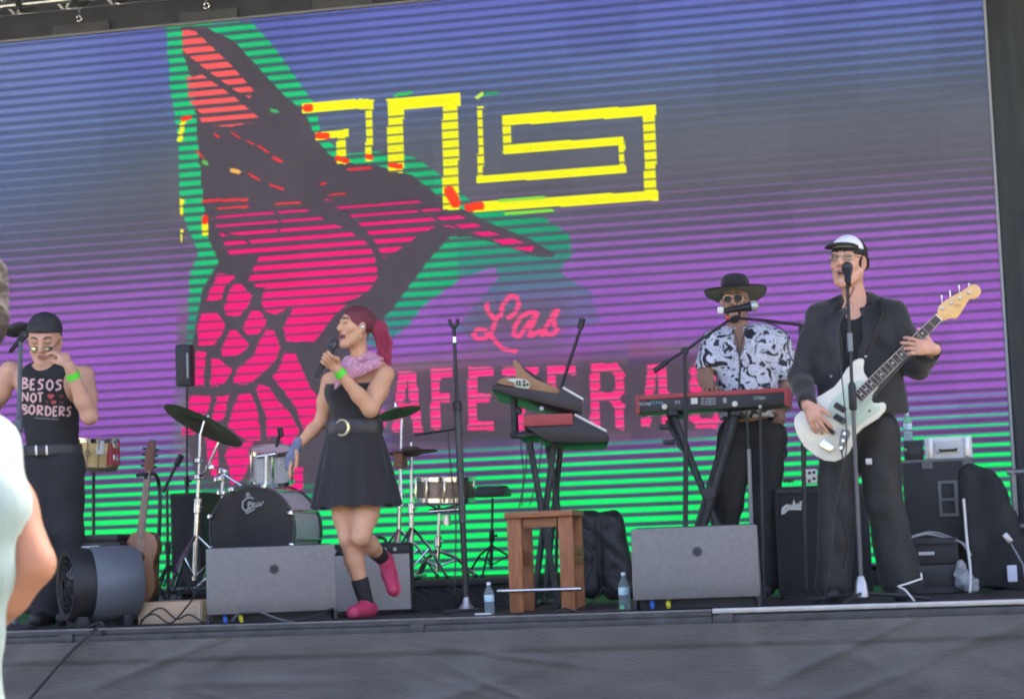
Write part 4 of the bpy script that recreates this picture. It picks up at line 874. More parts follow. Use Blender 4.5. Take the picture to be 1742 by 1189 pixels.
# small rack boxes in front
Y = 1.55; x0, x1 = P(1548, 960, Y).x, P(1632, 960, Y).x; za, zb = pz(1590, 960, Y), pz(1590, 914, Y)
t = thing('rack_unit', 'low black rack box with a pale label under the flight case handle', 'box', ((x0+x1)/2, Y+0.2, za))
MB().box(((x0+x1)/2, Y+0.2, (za+zb)/2), (x1-x0, 0.38, zb-za-0.004), bevel=0.008).build('housing', mat('case_black', (0.032, 0.035, 0.036)), t)
p = P(1581, 941, Y-0.004); MB().box((p.x-0.015, Y-0.002, p.z), (0.085, 0.01, 0.018), bevel=0.002).build('label_plate', mat('label_lit_edge', (0.5, 0.52, 0.52), 0.5), t)
MB().box(((x0+x1)/2, Y-0.001, zb-0.03), (x1-x0-0.02, 0.01, 0.012), bevel=0.002).build('trim', BLACKPLAST, t)
t = thing('rack_unit', 'plain dark box at the bottom supporting the labelled rack box', 'box', ((x0+x1)/2, Y+0.2, 0))
MB().box(((x0+x1)/2+0.005, Y+0.2, za/2), (x1-x0+0.01, 0.40, za-0.004), bevel=0.008).build('housing', mat('case_grey', (0.045, 0.048, 0.05), 0.6, noise=0.2), t)
MB().box(((x0+x1)/2, Y-0.002, za*0.5), (x1-x0-0.06, 0.01, za*0.55), bevel=0.003).build('front_panel', BLACKPLAST, t)
t = thing('cable_bundle', 'loose pale cable loops lying on the labelled rack box', 'cable', ((x0+x1)/2, Y+0.1, zb))
MB().tube(curve_pts([P(1550, 914, Y+0.02), P(1575, 908, Y+0.04), P(1595, 911, Y+0.05), P(1618, 917, Y+0.03), P(1640, 925, Y-0.02), P(1652, 945, Y-0.03)]), 0.006, 8).build('loop', mat('cable_pale', (0.35, 0.36, 0.35), 0.5), t)
MB().tube(curve_pts([P(1552, 912, Y+0.1), P(1580, 905, Y+0.1), P(1605, 909, Y+0.1), P(1634, 922, Y-0.01), P(1645, 935, Y-0.02)]), 0.005, 8).build('loop', mat('cable_pale', (0.35, 0.36, 0.35)), t)
# ------------------------------------------------------------------ organic shapes: distance fields meshed with surface nets
class SDF:
    def __init__(s, lo, hi, h):
        s.lo = np.array(lo, float); s.h = h
        s.n = np.ceil((np.array(hi, float)-s.lo)/h).astype(int)+1
        s.f = np.full(s.n, 1.0, np.float32)
    def _sl(s, lo, hi, pad):
        a = np.clip(np.floor((np.array(lo)-pad-s.lo)/s.h).astype(int), 0, s.n-1); b = np.clip(np.ceil((np.array(hi)+pad-s.lo)/s.h).astype(int)+1, 1, s.n)
        X = (s.lo[0]+s.h*np.arange(a[0], b[0]))[:, None, None]; Y_ = (s.lo[1]+s.h*np.arange(a[1], b[1]))[None, :, None]; Z = (s.lo[2]+s.h*np.arange(a[2], b[2]))[None, None, :]
        return (slice(a[0], b[0]), slice(a[1], b[1]), slice(a[2], b[2])), X, Y_, Z
    def _op(s, sl, d, k, op):
        f = s.f[sl]; d = np.asarray(d, np.float32)
        if op == 'sub':
            d = -d; hh = np.maximum(k-np.abs(f-d), 0)/k; s.f[sl] = np.maximum(f, d)+hh*hh*k*0.25
        elif op == 'int':
            hh = np.maximum(k-np.abs(f-d), 0)/k; s.f[sl] = np.maximum(f, d)+hh*hh*k*0.25
        else:
            hh = np.maximum(k-np.abs(f-d), 0)/k; s.f[sl] = np.minimum(f, d)-hh*hh*k*0.25
    def cap(s, a, b, ra, rb, k=0.02, flat=None, op='add'):
        a = np.array(a, float); b = np.array(b, float); rm = max(ra, rb)
        sl, X, Y_, Z = s._sl(np.minimum(a, b)-rm, np.maximum(a, b)+rm, k+3*s.h)
        px, py, pz_ = X-a[0], Y_-a[1], Z-a[2]; ba = b-a
        if flat is not None:
            dv = np.array(flat[0], float); dv /= np.linalg.norm(dv); g = 1/flat[1]-1
            dot = px*dv[0]+py*dv[1]+pz_*dv[2]; px = px+dot*g*dv[0]; py = py+dot*g*dv[1]; pz_ = pz_+dot*g*dv[2]
            ba = ba+np.dot(ba, dv)*g*dv
        L2 = max(ba@ba, 1e-12); t = np.clip((px*ba[0]+py*ba[1]+pz_*ba[2])/L2, 0, 1)
        d = np.sqrt((px-t*ba[0])**2+(py-t*ba[1])**2+(pz_-t*ba[2])**2)-(ra+(rb-ra)*t)
        s._op(sl, d, k, op); return s
    def chain(s, pts, rs, k=0.02, flat=None):
        for i in range(len(pts)-1): s.cap(pts[i], pts[i+1], rs[i], rs[i+1], k, flat)
        return s
    def ell(s, c, r, k=0.02, M=None, op='add'):
        c = np.array(c, float); r = np.array(r, float); rm = r.max()
        sl, X, Y_, Z = s._sl(c-rm, c+rm, k+3*s.h)
        px, py, pz_ = X-c[0], Y_-c[1], Z-c[2]
        if M is not None:
            M = np.array(M); px, py, pz_ = (px*M[0, 0]+py*M[1, 0]+pz_*M[2, 0]), (px*M[0, 1]+py*M[1, 1]+pz_*M[2, 1]), (px*M[0, 2]+py*M[1, 2]+pz_*M[2, 2])
        k0 = np.sqrt((px/r[0])**2+(py/r[1])**2+(pz_/r[2])**2); k1 = np.sqrt((px/r[0]**2)**2+(py/r[1]**2)**2+(pz_/r[2]**2)**2)+1e-6
        s._op(sl, k0*(k0-1)/k1, k, op); return s
    def plane(s, p, n, k=0.006):        # keep the side the normal points away from
        p = np.array(p, float); n = np.array(n, float); n /= np.linalg.norm(n)
        X = (s.lo[0]+s.h*np.arange(s.n[0]))[:, None, None]; Y_ = (s.lo[1]+s.h*np.arange(s.n[1]))[None, :, None]; Z = (s.lo[2]+s.h*np.arange(s.n[2]))[None, None, :]
        d = (X-p[0])*n[0]+(Y_-p[1])*n[1]+(Z-p[2])*n[2]
        s._op((slice(None),)*3, d, k, 'int'); return s
    def wrinkle(s, amp, fx, fy, fz, seed=0):
        r_ = np.random.RandomState(seed); X = (s.lo[0]+s.h*np.arange(s.n[0]))[:, None, None]; Y_ = (s.lo[1]+s.h*np.arange(s.n[1]))[None, :, None]; Z = (s.lo[2]+s.h*np.arange(s.n[2]))[None, None, :]
        w_ = 0
        for i in range(6):
            a = r_.uniform(0.6, 1.5, 3)*np.array([fx, fy, fz])*r_.choice([-1, 1], 3); w_ = w_+np.sin(X*a[0]+Y_*a[1]+Z*a[2]+r_.uniform(0, 6.28)+1.2*np.sin(X*a[1]*0.5+Z*a[0]*0.7+i))
        s.f = s.f+(amp*w_/3).astype(np.float32); return s
    def mesh(s, smooth=1):
        f = s.f; sg = f < 0
        n = np.array(f.shape)
        cnt = np.zeros(n-1, np.int8)
        for dx in (0, 1):
            for dy in (0, 1):
                for dz in (0, 1): cnt += sg[dx:n[0]-1+dx, dy:n[1]-1+dy, dz:n[2]-1+dz]
        act = (cnt > 0) & (cnt < 8); ai = np.argwhere(act); vid = np.full(act.shape, -1, np.int64); vid[act] = np.arange(len(ai))
        acc = np.zeros((len(ai), 3)); num = np.zeros(len(ai))
        cor = [(i, j, k) for i in (0, 1) for j in (0, 1) for k in (0, 1)]
        vals = {c: f[ai[:, 0]+c[0], ai[:, 1]+c[1], ai[:, 2]+c[2]] for c in cor}
        for c in cor:
            for ax in range(3):
                if c[ax] == 0:
                    c2 = list(c); c2[ax] = 1; v0 = vals[c]; v1 = vals[tuple(c2)]; m = (v0 < 0) != (v1 < 0)
                    t = np.where(m, v0/(v0-v1+1e-12), 0)
                    p = np.tile(np.array(c, float), (len(ai), 1)); p[:, ax] += t
                    acc += p*m[:, None]; num += m
        vs = s.lo+(ai+acc/num[:, None])*s.h
        faces = []
        for ax in range(3):
            sl0 = [slice(None)]*3; sl1 = [slice(None)]*3; sl0[ax] = slice(0, -1); sl1[ax] = slice(1, None)
            e = np.argwhere(sg[tuple(sl0)] != sg[tuple(sl1)]); o1, o2 = [(1, 2), (2, 0), (0, 1)][ax]
            e = e[(e[:, o1] > 0) & (e[:, o2] > 0) & (e[:, o1] < n[o1]-1) & (e[:, o2] < n[o2]-1)]
            ins = sg[e[:, 0], e[:, 1], e[:, 2]]
            def cell(d1, d2):
                q_ = e.copy(); q_[:, o1] += d1; q_[:, o2] += d2; return vid[q_[:, 0], q_[:, 1], q_[:, 2]]
            quad = np.stack([cell(-1, -1), cell(0, -1), cell(0, 0), cell(-1, 0)], -1)
            quad[~ins] = quad[~ins][:, ::-1]; faces.append(quad)
        q = np.concatenate(faces)
        q = q[(q >= 0).all(1)]
        for _ in range(smooth):
            a2 = np.zeros_like(vs); c2 = np.zeros(len(vs))
            for i in range(4):
                np.add.at(a2, q[:, i], vs[q[:, (i+1) % 4]]); np.add.at(c2, q[:, i], 1); np.add.at(a2, q[:, (i+1) % 4], vs[q[:, i]]); np.add.at(c2, q[:, (i+1) % 4], 1)
            vs = 0.5*vs+0.5*a2/np.maximum(c2, 1)[:, None]
        return vs, q
    def build(s, name, m, parent=None, smooth=1):
        vs, q = s.mesh(smooth)
        if parent is not None: vs = vs-np.array(world_loc(parent))
        me = bpy.data.meshes.new(name); me.vertices.add(len(vs)); me.vertices.foreach_set('co', vs.ravel().astype(np.float32))
        me.loops.add(q.size); me.loops.foreach_set('vertex_index', q.ravel().astype(np.int32)); me.polygons.add(len(q)); me.polygons.foreach_set('loop_start', np.arange(0, q.size, 4, dtype=np.int32)); me.update()
        return link(name, me, m, parent, 180)

# ------------------------------------------------------------------ more props
# backpack-like cover behind the stool
Y = 1.75; pA = P(1017, 930, Y)
S = SDF((pA.x-0.3, Y-0.15, -0.02), (pA.x+0.35, Y+0.35, 0.75), 0.008)
zt = pz(1010, 862, Y)
for a, b in (((976, 880), (975, 1000)), ((1000, 876), (1000, 1000)), ((1030, 876), (1040, 1000)), ((1038, 884), (1060, 1002))):
    pa = P(*a, Y); pb = P(*b, Y); S.cap((pa.x, Y+0.1, pa.z-0.02), (pb.x, Y+0.1, max(pb.z, 0.05)), 0.062, 0.07, 0.02)
S.plane((0, 0, 0.003), (0, 0, -1)); S.plane((0, 0, zt-0.01), (0.05, 0, 1), 0.02); S.wrinkle(0.005, 34, 28, 30, 2)
bag = thing('gear_bag', 'crumpled black gear bag standing beside the wooden stool', 'bag', (pA.x, Y+0.1, 0))
S.build('shell', mat('bag_plastic', (0.016, 0.017, 0.019), 0.42, noise=0.3, scale=9, bump=0.5, bscale=20), bag)
MB().tube(curve_pts([P(1015, 890, Y+0.035), P(1000, 920, Y+0.03), P(1012, 950, Y+0.03), P(996, 985, Y+0.03)]), 0.006, 6).build('strap', mat('stand_bar', (0.05, 0.055, 0.06)), bag)
# covered gear at the far right
Y = 1.7; pA = P(1690, 900, Y)
S = SDF((pA.x-0.35, Y-0.2, -0.02), (pA.x+0.6, Y+0.5, 0.95), 0.009)
for a, b in (((1655, 805), (1655, 1000)), ((1680, 812), (1690, 1000)), ((1690, 830), (1715, 1000)), ((1700, 850), (1748, 1000)), ((1730, 950), (1800, 1000))):
    pa = P(*a, Y); pb = P(*b, Y); S.cap((pa.x, Y+0.15, pa.z), (pb.x, Y+0.15, max(pb.z, 0.05)), 0.06, 0.075, 0.05)
S.plane((0, 0, 0.003), (0, 0, -1)); S.wrinkle(0.012, 18, 14, 10, 4)
cv = thing('covered_gear', 'black cloth draped over gear beside the flight case with white tag', 'cover', (pA.x, Y+0.15, 0))
S.build('cloth', mat('cover_cloth', (0.02, 0.021, 0.022), 0.8, noise=0.25, scale=7, bump=0.3, bscale=25), cv)
MB().box(P(1722, 975, Y-0.02), (0.052, 0.006, 0.09), bevel=0.004).build('tag', mat('tag_paper', (0.66, 0.68, 0.76), 0.6), cv)
MB().box(P(1714, 915, Y-0.02), (0.035, 0.02, 0.06), rot=Matrix.Rotation(R(-35), 3, 'Y'), bevel=0.008).build('buckle', mat('boss_grey', (0.4, 0.4, 0.41)), cv)
MB().tube([P(1720, 925, Y-0.02), P(1740, 960, Y-0.03), P(1745, 990, Y-0.03)], 0.006, 6).build('strap', mat('tube_grey', (0.22, 0.23, 0.24)), cv)
t = thing('guard_rail', 'grey pipe guard rail in front of the black curtain', 'railing', V(P(1722, 980, 3.2).x, 3.2, 0))
TG = mat('tube_grey', (0.22, 0.23, 0.24))
a = P(1713, 803, 3.2); MB().tube([a, a+V(1.2, 0.1, 0)], 0.018, 10).build('top_pipe', TG, t)
for dx in (0.03, 1.1): MB().tube([V(a.x+dx, 3.2, 0), V(a.x+dx, 3.2, a.z)], 0.016, 10).build('post', TG, t)
MB().tube([V(a.x+0.03, 3.2, 0.35), V(a.x+1.15, 3.28, 0.35)], 0.014, 10).build('mid_pipe', TG, t)
t = thing('white_cable', 'white cable hanging down in front of the black cover', 'cable', floor_at(1652, 1.35))
MB().tube(curve_pts([P(1639, 848, 1.5), P(1641, 870, 1.5), P(1645, 920, 1.48), P(1650, 960, 1.45), P(1651, 985, 1.42), floor_at(1650, 1.35)+V(0, 0, 0.008)]), 0.0075, 8).build('cord', WHITECABLE, t)
t = thing('white_cable', 'white cable zigzagging on the floor by the bass player\'s shoe', 'cable', floor_at(1545, 0.5))
MB().tube([P(1567, 975, 0.5), P(1568, 984, 0.48), P(1545, 992, 0.42), P(1528, 997, 0.38), P(1540, 1003, 0.36), floor_at(1556, 0.32)+V(0, 0, 0.006)], 0.005, 8).build('cord', WHITECABLE, t)
# clear plastic bag beside the boxes
Y = 1.5; pA = P(1645, 985, Y)
S = SDF((pA.x-0.12, Y-0.08, -0.01), (pA.x+0.14, Y+0.14, 0.28), 0.007)
for (px, py, rr) in ((1636, 985, 0.04), (1648, 992, 0.045), (1634, 965, 0.03), (1655, 1000, 0.035)):
    p = P(px, py, Y); S.ell((p.x, Y+0.03, max(p.z, rr*0.8)), (rr, rr, rr*1.2), 0.03)
S.plane((0, 0, 0.003), (0, 0, -1)); S.wrinkle(0.008, 60, 50, 50, 6)
tag(S.build('plastic_bag', mat('clear_bag', (0.5, 0.52, 0.53), 0.25, noise=0.2, scale=30, trans=0.35)), 'crumpled translucent plastic bag on the floor beside the rack boxes', 'bag')
# water bottles
PET = mat('pet_plastic', (0.80, 0.92, 0.95), 0.06, trans=0.85, ior=1.2, spec=0.6)
WAT = mat('bottle_label', (0.30, 0.62, 0.70), 0.4, color2=(0.75, 0.85, 0.86), scale=20)
def bottle(base, h, label, labelled=True):
    t = thing('water_bottle', label, 'bottle', base, 'water bottles'); b = Vector(base); r = h*0.155
    MB().lathe(b, (0, 0, 1), [(0.0, r*0.82), (0.008, r), (h*0.18, r*0.97), (h*0.22, r), (h*0.30, r*0.96), (h*0.34, r), (h*0.58, r), (h*0.66, r*0.98), (h*0.80, r*0.62), (h*0.86, r*0.38), (h*0.92, r*0.36)], 24).build('bottle_body', PET, t)
    MB().lathe(b, (0, 0, 1), [(h*0.91, r*0.42), (h*0.985, r*0.42), (h, r*0.36)], 16).build('cap', mat('bottle_cap', (0.75, 0.8, 0.8), 0.4), t)
    if labelled: MB().lathe(b, (0, 0, 1), [(h*0.40, r*1.012), (h*0.60, r*1.012)], 24, cap=False).build('label_wrap', WAT, t)
bottle(floor_at(833, 0.5), 0.165, 'clear water bottle with blue label on the floor near the wooden stool')
bottle(floor_at(1063, 0.55), 0.19, 'clear water bottle half hidden at the edge of a stage monitor')
Yb = 2.25; p = P(1545, 740, Yb+0.12); bottle(V(p.x, Yb+0.12, pz(1600, 781, 2.25)+(pz(1610, 742, Yb+0.02)-pz(1600, 781, 2.25))-0.012), 0.17, 'clear water bottle standing on the dark end of the white case')
p = P(1644, 965, 1.75); bottle(V(P(1645, 990, 1.86).x, 1.86, 0.004), 0.24, 'clear water bottle standing behind the crumpled plastic bag')

# hand drum, ukulele shaped guitar, fan, boards on the left
Y = 1.6; c = P(164, 772, Y)
t = thing('hand_drum', 'small brass coloured hand drum with red side on a stand', 'drum', c)
BRASSY = mat('gold_skin', (0.60, 0.44, 0.17), 0.38, color2=(0.78, 0.66, 0.36), scale=14, coat=0.3)
MB().lathe(c, (0.1, -0.1, 1), [(-0.085, 0.115), (0.075, 0.125)], 36).build('shell', BRASSY, t)
for s in (-1, 1): MB().lathe(c+V(0.01, -0.01, 0.085)*s, (0.1, -0.1, 1), [(-0.012, 0.128), (0.014, 0.130)], 36).build('hoop', mat('drum_dark', (0.10, 0.075, 0.05), 0.5) if s < 0 else CHROME, t)
for k in range(12):
    an = 2*math.pi*k/12; d_ = V(math.cos(an), math.sin(an), 0)*0.131
    MB().tube([c+d_+V(-0.01, 0.01, -0.09), c+d_+V(0.01, -0.01, 0.09)], 0.0035, 6).build('tension_rod', mat('rod_dark', (0.2, 0.17, 0.12), 0.4, metal=0.6), t)
m_ = MB()
for k in range(9):
    an = R(-28+k*7); m_.tube([c+V(math.cos(an)*0.124, math.sin(an)*0.124, z) for z in (-0.075, 0.075)], 0.016, 6)
m_.build('red_side', mat('drum_red', (0.42, 0.03, 0.04), 0.4), t)
for dz in (-0.03, 0.045): MB().box(c+V(0.135, -0.03, dz), (0.03, 0.04, 0.04), bevel=0.008).build('clamp', CHROME, t)
MB().box(c+V(0.075, -0.112, 0.03), (0.05, 0.012, 0.08), bevel=0.003).build('pale_sticker', mat('sticker_pale', (0.6, 0.62, 0.62), 0.5), t)
ring = [c+V(0.0+0.016*math.cos(a_), -0.128, 0.0+0.02*math.sin(a_)) for a_ in np.linspace(0, 2*math.pi, 14)]
MB().tube(ring, 0.003, 6).build('emblem', mat('rod_dark', (0.2, 0.17, 0.12)), t)
st_ = stand('drum_stand', 'thin stand holding the small brass coloured hand drum', 'stand', V(c.x-0.05, Y+0.03, 0), c+V(-0.02, 0.0, -0.1), 0.012, BLACKMETAL)

Y = 0.95
t = thing('small_guitar', 'small narrow waisted wooden guitar upright on a floor stand', 'guitar', floor_at(240, Y))
GW = mat('cedar_top', (0.24, 0.105, 0.05), 0.45, color2=(0.36, 0.18, 0.09), scale=5, stretch=(14, 14, 1.4)); GS = mat('cedar_side', (0.12, 0.045, 0.022), 0.45, noise=0.2, scale=10)
g0 = P(237, 965, Y); s_ = 1/pxm(g0); axis = (P(254, 782, Y)-P(240, 905, Y)).normalized(); exg = V(axis.z, 0, -axis.x)
out = [(0, -61), (17, -58), (27, -46), (31, -30), (28, -12), (23, 2), (23, 14), (27, 28), (27, 42), (20, 55), (8, 61)]
out = [(x_*s_, y_*s_) for x_, y_ in out]+[(-x_*s_, y_*s_) for x_, y_ in out[::-1][0:-1]]
gb = P(237, 965, Y)
MB().prism([(x_*1.0, y_) for x_, y_ in out], gb+V(0, 0.085, 0), exg, axis, 0.075, 0.004).build('body', GS, t)
MB().prism([(x_*1.03, y_*1.02) for x_, y_ in out], gb+V(0, 0.0095, 0), exg, axis, 0.009, 0.002).build('soundboard', GW, t)
MB().lathe(P(236, 948, Y)+V(0, -0.001, 0), (0, -1, 0), [(0, 0.031), (0.002, 0.031)], 24).build('sound_hole', mat('hole_dark', (0.015, 0.01, 0.008), 0.9), t)
MB().lathe(P(236, 948, Y)+V(0, -0.001, 0), (0, -1, 0), [(0, 0.032), (0.0025, 0.032), (0.0025, 0.037), (0, 0.037)], 28, cap=False).build('rosette', mat('rosette', (0.08, 0.03, 0.02), 0.5), t)
MB().box(P(235, 992, Y)+V(0, -0.006, 0), (0.085, 0.014, 0.014), bevel=0.003).build('bridge', GS, t)
MB().prism([(-0.021, 0), (0.021, 0), (0.017, 0.38), (-0.017, 0.38)], P(239, 915, Y)+V(0, 0.012, 0), exg, axis, 0.024, 0.003).build('neck', mat('neck_wood', (0.22, 0.13, 0.09), 0.5, noise=0.2, scale=10), t)
nt_ = P(252, 802, Y)
MB().prism([(-0.017, -0.02), (0.017, -0.02), (0.028, 0.03), (0.026, 0.14), (0.018, 0.18), (-0.010, 0.18), (-0.026, 0.14), (-0.028, 0.03)], nt_+V(0, 0.012, 0), exg, axis, 0.018, 0.003).build('headstock', GS, t)
for k in range(4):
    for s in (-1, 1): p = nt_+axis*(0.03+0.032*k); MB().tube([p+exg*s*0.02, p+exg*s*0.045], [0.004, 0.008], 8).build('tuning_peg', BLACKPLAST, t)
for k in range(5): MB().tube([P(235, 992, Y)+exg*(k-2)*0.009+V(0, -0.016, 0), nt_+exg*(k-2)*0.007+V(0, -0.014, 0)], 0.0009, 5).build('string', mat('string_pale', (0.5, 0.48, 0.42), 0.4), t)
st = thing('guitar_stand', 'black A frame stand holding the small wooden guitar', 'stand', floor_at(262, Y+0.16))
MB().tube(curve_pts([P(247, 812, Y-0.02), P(262, 806, Y+0.06), P(270, 822, Y+0.16), P(272, 870, Y+0.17), P(268, 960, Y+0.2), floor_at(264, Y+0.22)+V(0, 0, 0.01)]), 0.011, 8).build('spine', BLACKMETAL, st)
MB().tube([P(233, 808, Y-0.01), P(247, 806, Y-0.02), P(262, 806, Y+0.02)], 0.012, 8).build('neck_yoke', BLACKCLOTH, st)
for s in (-1, 1): MB().tube([P(266, 960, Y+0.2), gb+exg*s*0.07+V(0, 0.02, -0.20), gb+exg*s*0.07+V(0, -0.03, -0.20)], 0.009, 8).build('cradle_arm', BLACKMETAL, st)
# black stands and cables between the guitar and the drums
t = stand('percussion_stand', 'dark folding stand with short microphone boom beside the small guitar', 'stand', floor_at(287, 1.5), P(284, 820, 1.5), 0.010, BLACKMETAL, spread=0.22)
MB().tube([P(277, 838, 1.5), P(305, 780, 1.5)], 0.010, 8).build('boom', BLACKMETAL, t)
MB().tube([P(300, 792, 1.5), P(309, 774, 1.5)], 0.018, 10).build('mic_body', BLACKPLAST, t)
# fan
Y = 0.42; c0 = P(112, 995, Y); c1 = P(228, 990, Y); ax = V(0.78, 0.63, 0).normalized(); rf_ = 0.195
c1 = c0 + ax*0.36
t = thing('stage_fan', 'grey barrel shaped stage fan with open dark grille', 'fan', V((c0.x+c1.x)/2, Y, 0))
FG = mat('fan_grey', (0.12, 0.137, 0.16), 0.4, noise=0.08, scale=5)
MB().lathe(c0, ax, [(0.12, rf_), (0.14, rf_+0.006), (0.36, rf_+0.006), (0.385, rf_-0.01), (0.385, rf_-0.03), (0.14, rf_-0.03)], 48, cap=False).build('barrel', FG, t)
MB().lathe(c0, ax, [(0.0, rf_-0.035), (-0.005, rf_-0.008), (0.02, rf_+0.004), (0.115, rf_+0.001), (0.115, rf_-0.02)], 48, cap=False).build('front_ring', BLACKPLAST, t)
aa = ax.cross(V(0, 0, 1)).normalized(); bb = ax.cross(aa)
for rr in (0.16, 0.13, 0.10, 0.07, 0.04):
    MB().tube([c0+ax*(-0.012+0.02*(rr/0.16)**2)+(aa*math.cos(a_)+bb*math.sin(a_))*rr for a_ in np.linspace(0, 2*math.pi, 33)], 0.003, 6).build('grille_ring', BLACKMETAL, t)
for k in range(12): an = k*math.pi/6; MB().tube([c0-ax*0.012+(aa*math.cos(an)+bb*math.sin(an))*0.03, c0+ax*0.008+(aa*math.cos(an)+bb*math.sin(an))*0.165], 0.003, 6).build('grille_spoke', BLACKMETAL, t)
for k in range(5):
    an = k*2*math.pi/5; d1 = aa*math.cos(an)+bb*math.sin(an); d2 = aa*math.cos(an+0.6)+bb*math.sin(an+0.6)
    MB().prism([(0.03, -0.02), (0.15, -0.05), (0.155, 0.04), (0.03, 0.03)], c0+ax*0.06, d1, (d2-d1*d1.dot(d2)+ax*0.3).normalized(), 0.004).build('blade', mat('blade_grey', (0.2, 0.2, 0.2), 0.35), t)
MB().lathe(c0+ax*0.02, ax, [(0.0, 0.03), (0.1, 0.035)], 20).build('hub', BLACKPLAST, t)
MB().lathe(c0+ax*0.30, ax, [(0.0, 0.16), (0.06, 0.16)], 30).build('motor_guard', BLACKPLAST, t)
for q_ in (0.06, 0.30):
    p = c0+ax*q_; MB().box((p.x, p.y, (p.z-rf_)/2+0.01), (0.05, 0.30, max(0.03, p.z-rf_+0.03)), rot=frame(aa), bevel=0.008).build('foot', BLACKPLAST, t)
MB().box(c0+ax*0.06+aa*0.06+V(0, 0, -rf_+0.03), (0.03, 0.02, 0.1), bevel=0.004).build('latch', mat('latch_blue', (0.22, 0.26, 0.34), 0.4), t)
t = thing('equipment_case', 'low black case with its lit top edge painted pale behind the stage fan', 'case', floor_at(150, 1.0))
Yc = 0.85; x0, x1 = P(95, 940, Yc).x, P(205, 940, Yc).x; z1 = pz(150, 922, Yc)
MB().box(((x0+x1)/2, Yc+0.2, z1/2), (x1-x0, 0.4, z1), bevel=0.02).build('body', mat('case_black', (0.032, 0.035, 0.036)), t)
MB().box(((x0+x1)/2-0.03, Yc-0.004, z1-0.03), (0.2, 0.012, 0.018), bevel=0.004).build('pale_strip', mat('label_lit_edge', (0.5, 0.52, 0.52)), t)  # lit edge of the case painted as a pale strip
MB().box(((x0+x1)/2+0.02, Yc+0.2, z1+0.02), (x1-x0-0.1, 0.34, 0.04), bevel=0.015).build('lid', BLACKPLAST, t)
t = thing('plywood_box', 'pale plywood box low on the floor behind black cables', 'box', floor_at(288, 0.75))
Yp = 0.6; x0, x1 = P(234, 1035, Yp).x, P(344, 1035, Yp).x; z1 = pz(290, 1023, Yp)
PLY = mat('plywood', (0.50, 0.34, 0.20), 0.6, color2=(0.62, 0.45, 0.28), scale=5, stretch=(1, 6, 12))
MB().box(((x0+x1)/2, Yp+0.2, z1/2), (x1-x0, 0.4, z1-0.002), bevel=0.004).build('box', PLY, t)
MB().box((x1-0.015, Yp-0.004, z1/2), (0.012, 0.01, z1-0.006)).build('edge_strip', mat('plywood_edge', (0.6, 0.5, 0.36), 0.6), t)
# floor cables
def cable(label, pts, r=0.005, m=CABLE): tag(MB().tube(curve_pts(pts, 6), r, 6).build('stage_cable', m), label, 'cable')
F = lambda px, Y_, h=0.006: floor_at(px, Y_)+V(0, 0, h)
cable('black cable looping on the floor in front of the plywood box', [F(238, 0.4), F(250, 0.5, 0.05), F(275, 0.45, 0.09), F(300, 0.42, 0.03), F(322, 0.46, 0.05), F(345, 0.42)])
cable('black cable crossing the looped one by the plywood box', [F(240, 0.35, 0.03), F(262, 0.42, 0.06), F(290, 0.40, 0.01), F(318, 0.5, 0.09), F(330, 0.55, 0.14), F(336, 0.6, 0.2)])
cable('grey cable arching out from the stage monitor beside the singer', [F(395, 0.12, 0.02), F(410, 0.10, 0.06), F(440, 0.06, 0.065), F(465, 0.04, 0.035), F(490, 0.02, 0.012), F(500, -0.02, 0.012)], 0.006, mat('cable_grey', (0.10, 0.10, 0.105), 0.5))
cable('black cable running from the combo amplifier to the stage edge', [F(556, 0.7, 0.12), F(560, 0.6, 0.06), F(570, 0.5, 0.01), F(582, 0.4), F(560, 0.2), F(520, 0.05, 0.01)])
cable('black cable lying by the singer\'s standing shoe', [F(500, 0.02, 0.012), F(530, 0.05, 0.03), F(550, 0.1, 0.05), F(570, 0.35, 0.06), F(576, 0.5, 0.01), F(590, 0.6)])
cable('black cable curving over the stage edge beneath the stool', [F(945, -0.02, 0.014), F(960, 0.05, 0.03), F(985, 0.15), F(1020, 0.2), F(1065, 0.25)], 0.008)
cable('thin cable snaking on the floor behind the wooden stool', [F(985, 0.8), F(1005, 0.9, 0.03), F(1020, 1.0, 0.07), F(1030, 1.2, 0.1), F(1062, 1.4)], 0.004)
rr = random.Random(4)
for i, lb in enumerate(['thin black cable tangled on the floor under the snare stand', 'second tangled black cable under the snare stand', 'black cable drooping in front of the drum platform', 'black cable straggling between amplifier and water bottle']):
    x_ = 700+i*28
    cable(lb, [F(x_+rr.uniform(-10, 10), 1.5, 0.12), F(x_+25, 1.35, 0.07), F(x_+rr.uniform(0, 60), 1.2), F(x_+rr.uniform(20, 90), 1.0), F(x_+rr.uniform(0, 70), 0.9)], 0.005)
tag(MB().tube(curve_pts([F(170, -0.02, 0.02), V(F(165, 0).x, -0.10, -0.02), V(F(130, 0).x, -0.115, -0.12), V(F(95, 0).x, -0.125, -0.24), V(F(60, 0).x, -0.12, -0.36), V(F(30, 0).x, -0.12, -0.5)]), 0.008, 6).build('stage_cable', CABLE), 'black cable hanging over the stage skirt below the fan', 'cable')
tag(MB().tube(curve_pts([F(150, 0.2), F(165, 0.08, 0.03), F(175, -0.0, 0.03), V(F(185, 0).x, -0.075, -0.02)]), 0.008, 6).build('stage_cable', CABLE), 'short cable end hooked over the stage edge below the fan', 'cable')
t = thing('set_list_card', 'small white card lying on the floor beside the water bottle', 'card', floor_at(820, 0.35))
MB().box(floor_at(822, 0.35)+V(0, 0, 0.008), (0.085, 0.05, 0.008), rot=Matrix.Rotation(0.2, 3, 'Z'), bevel=0.002).build('card', mat('card_white', (0.7, 0.7, 0.68), 0.6), t)
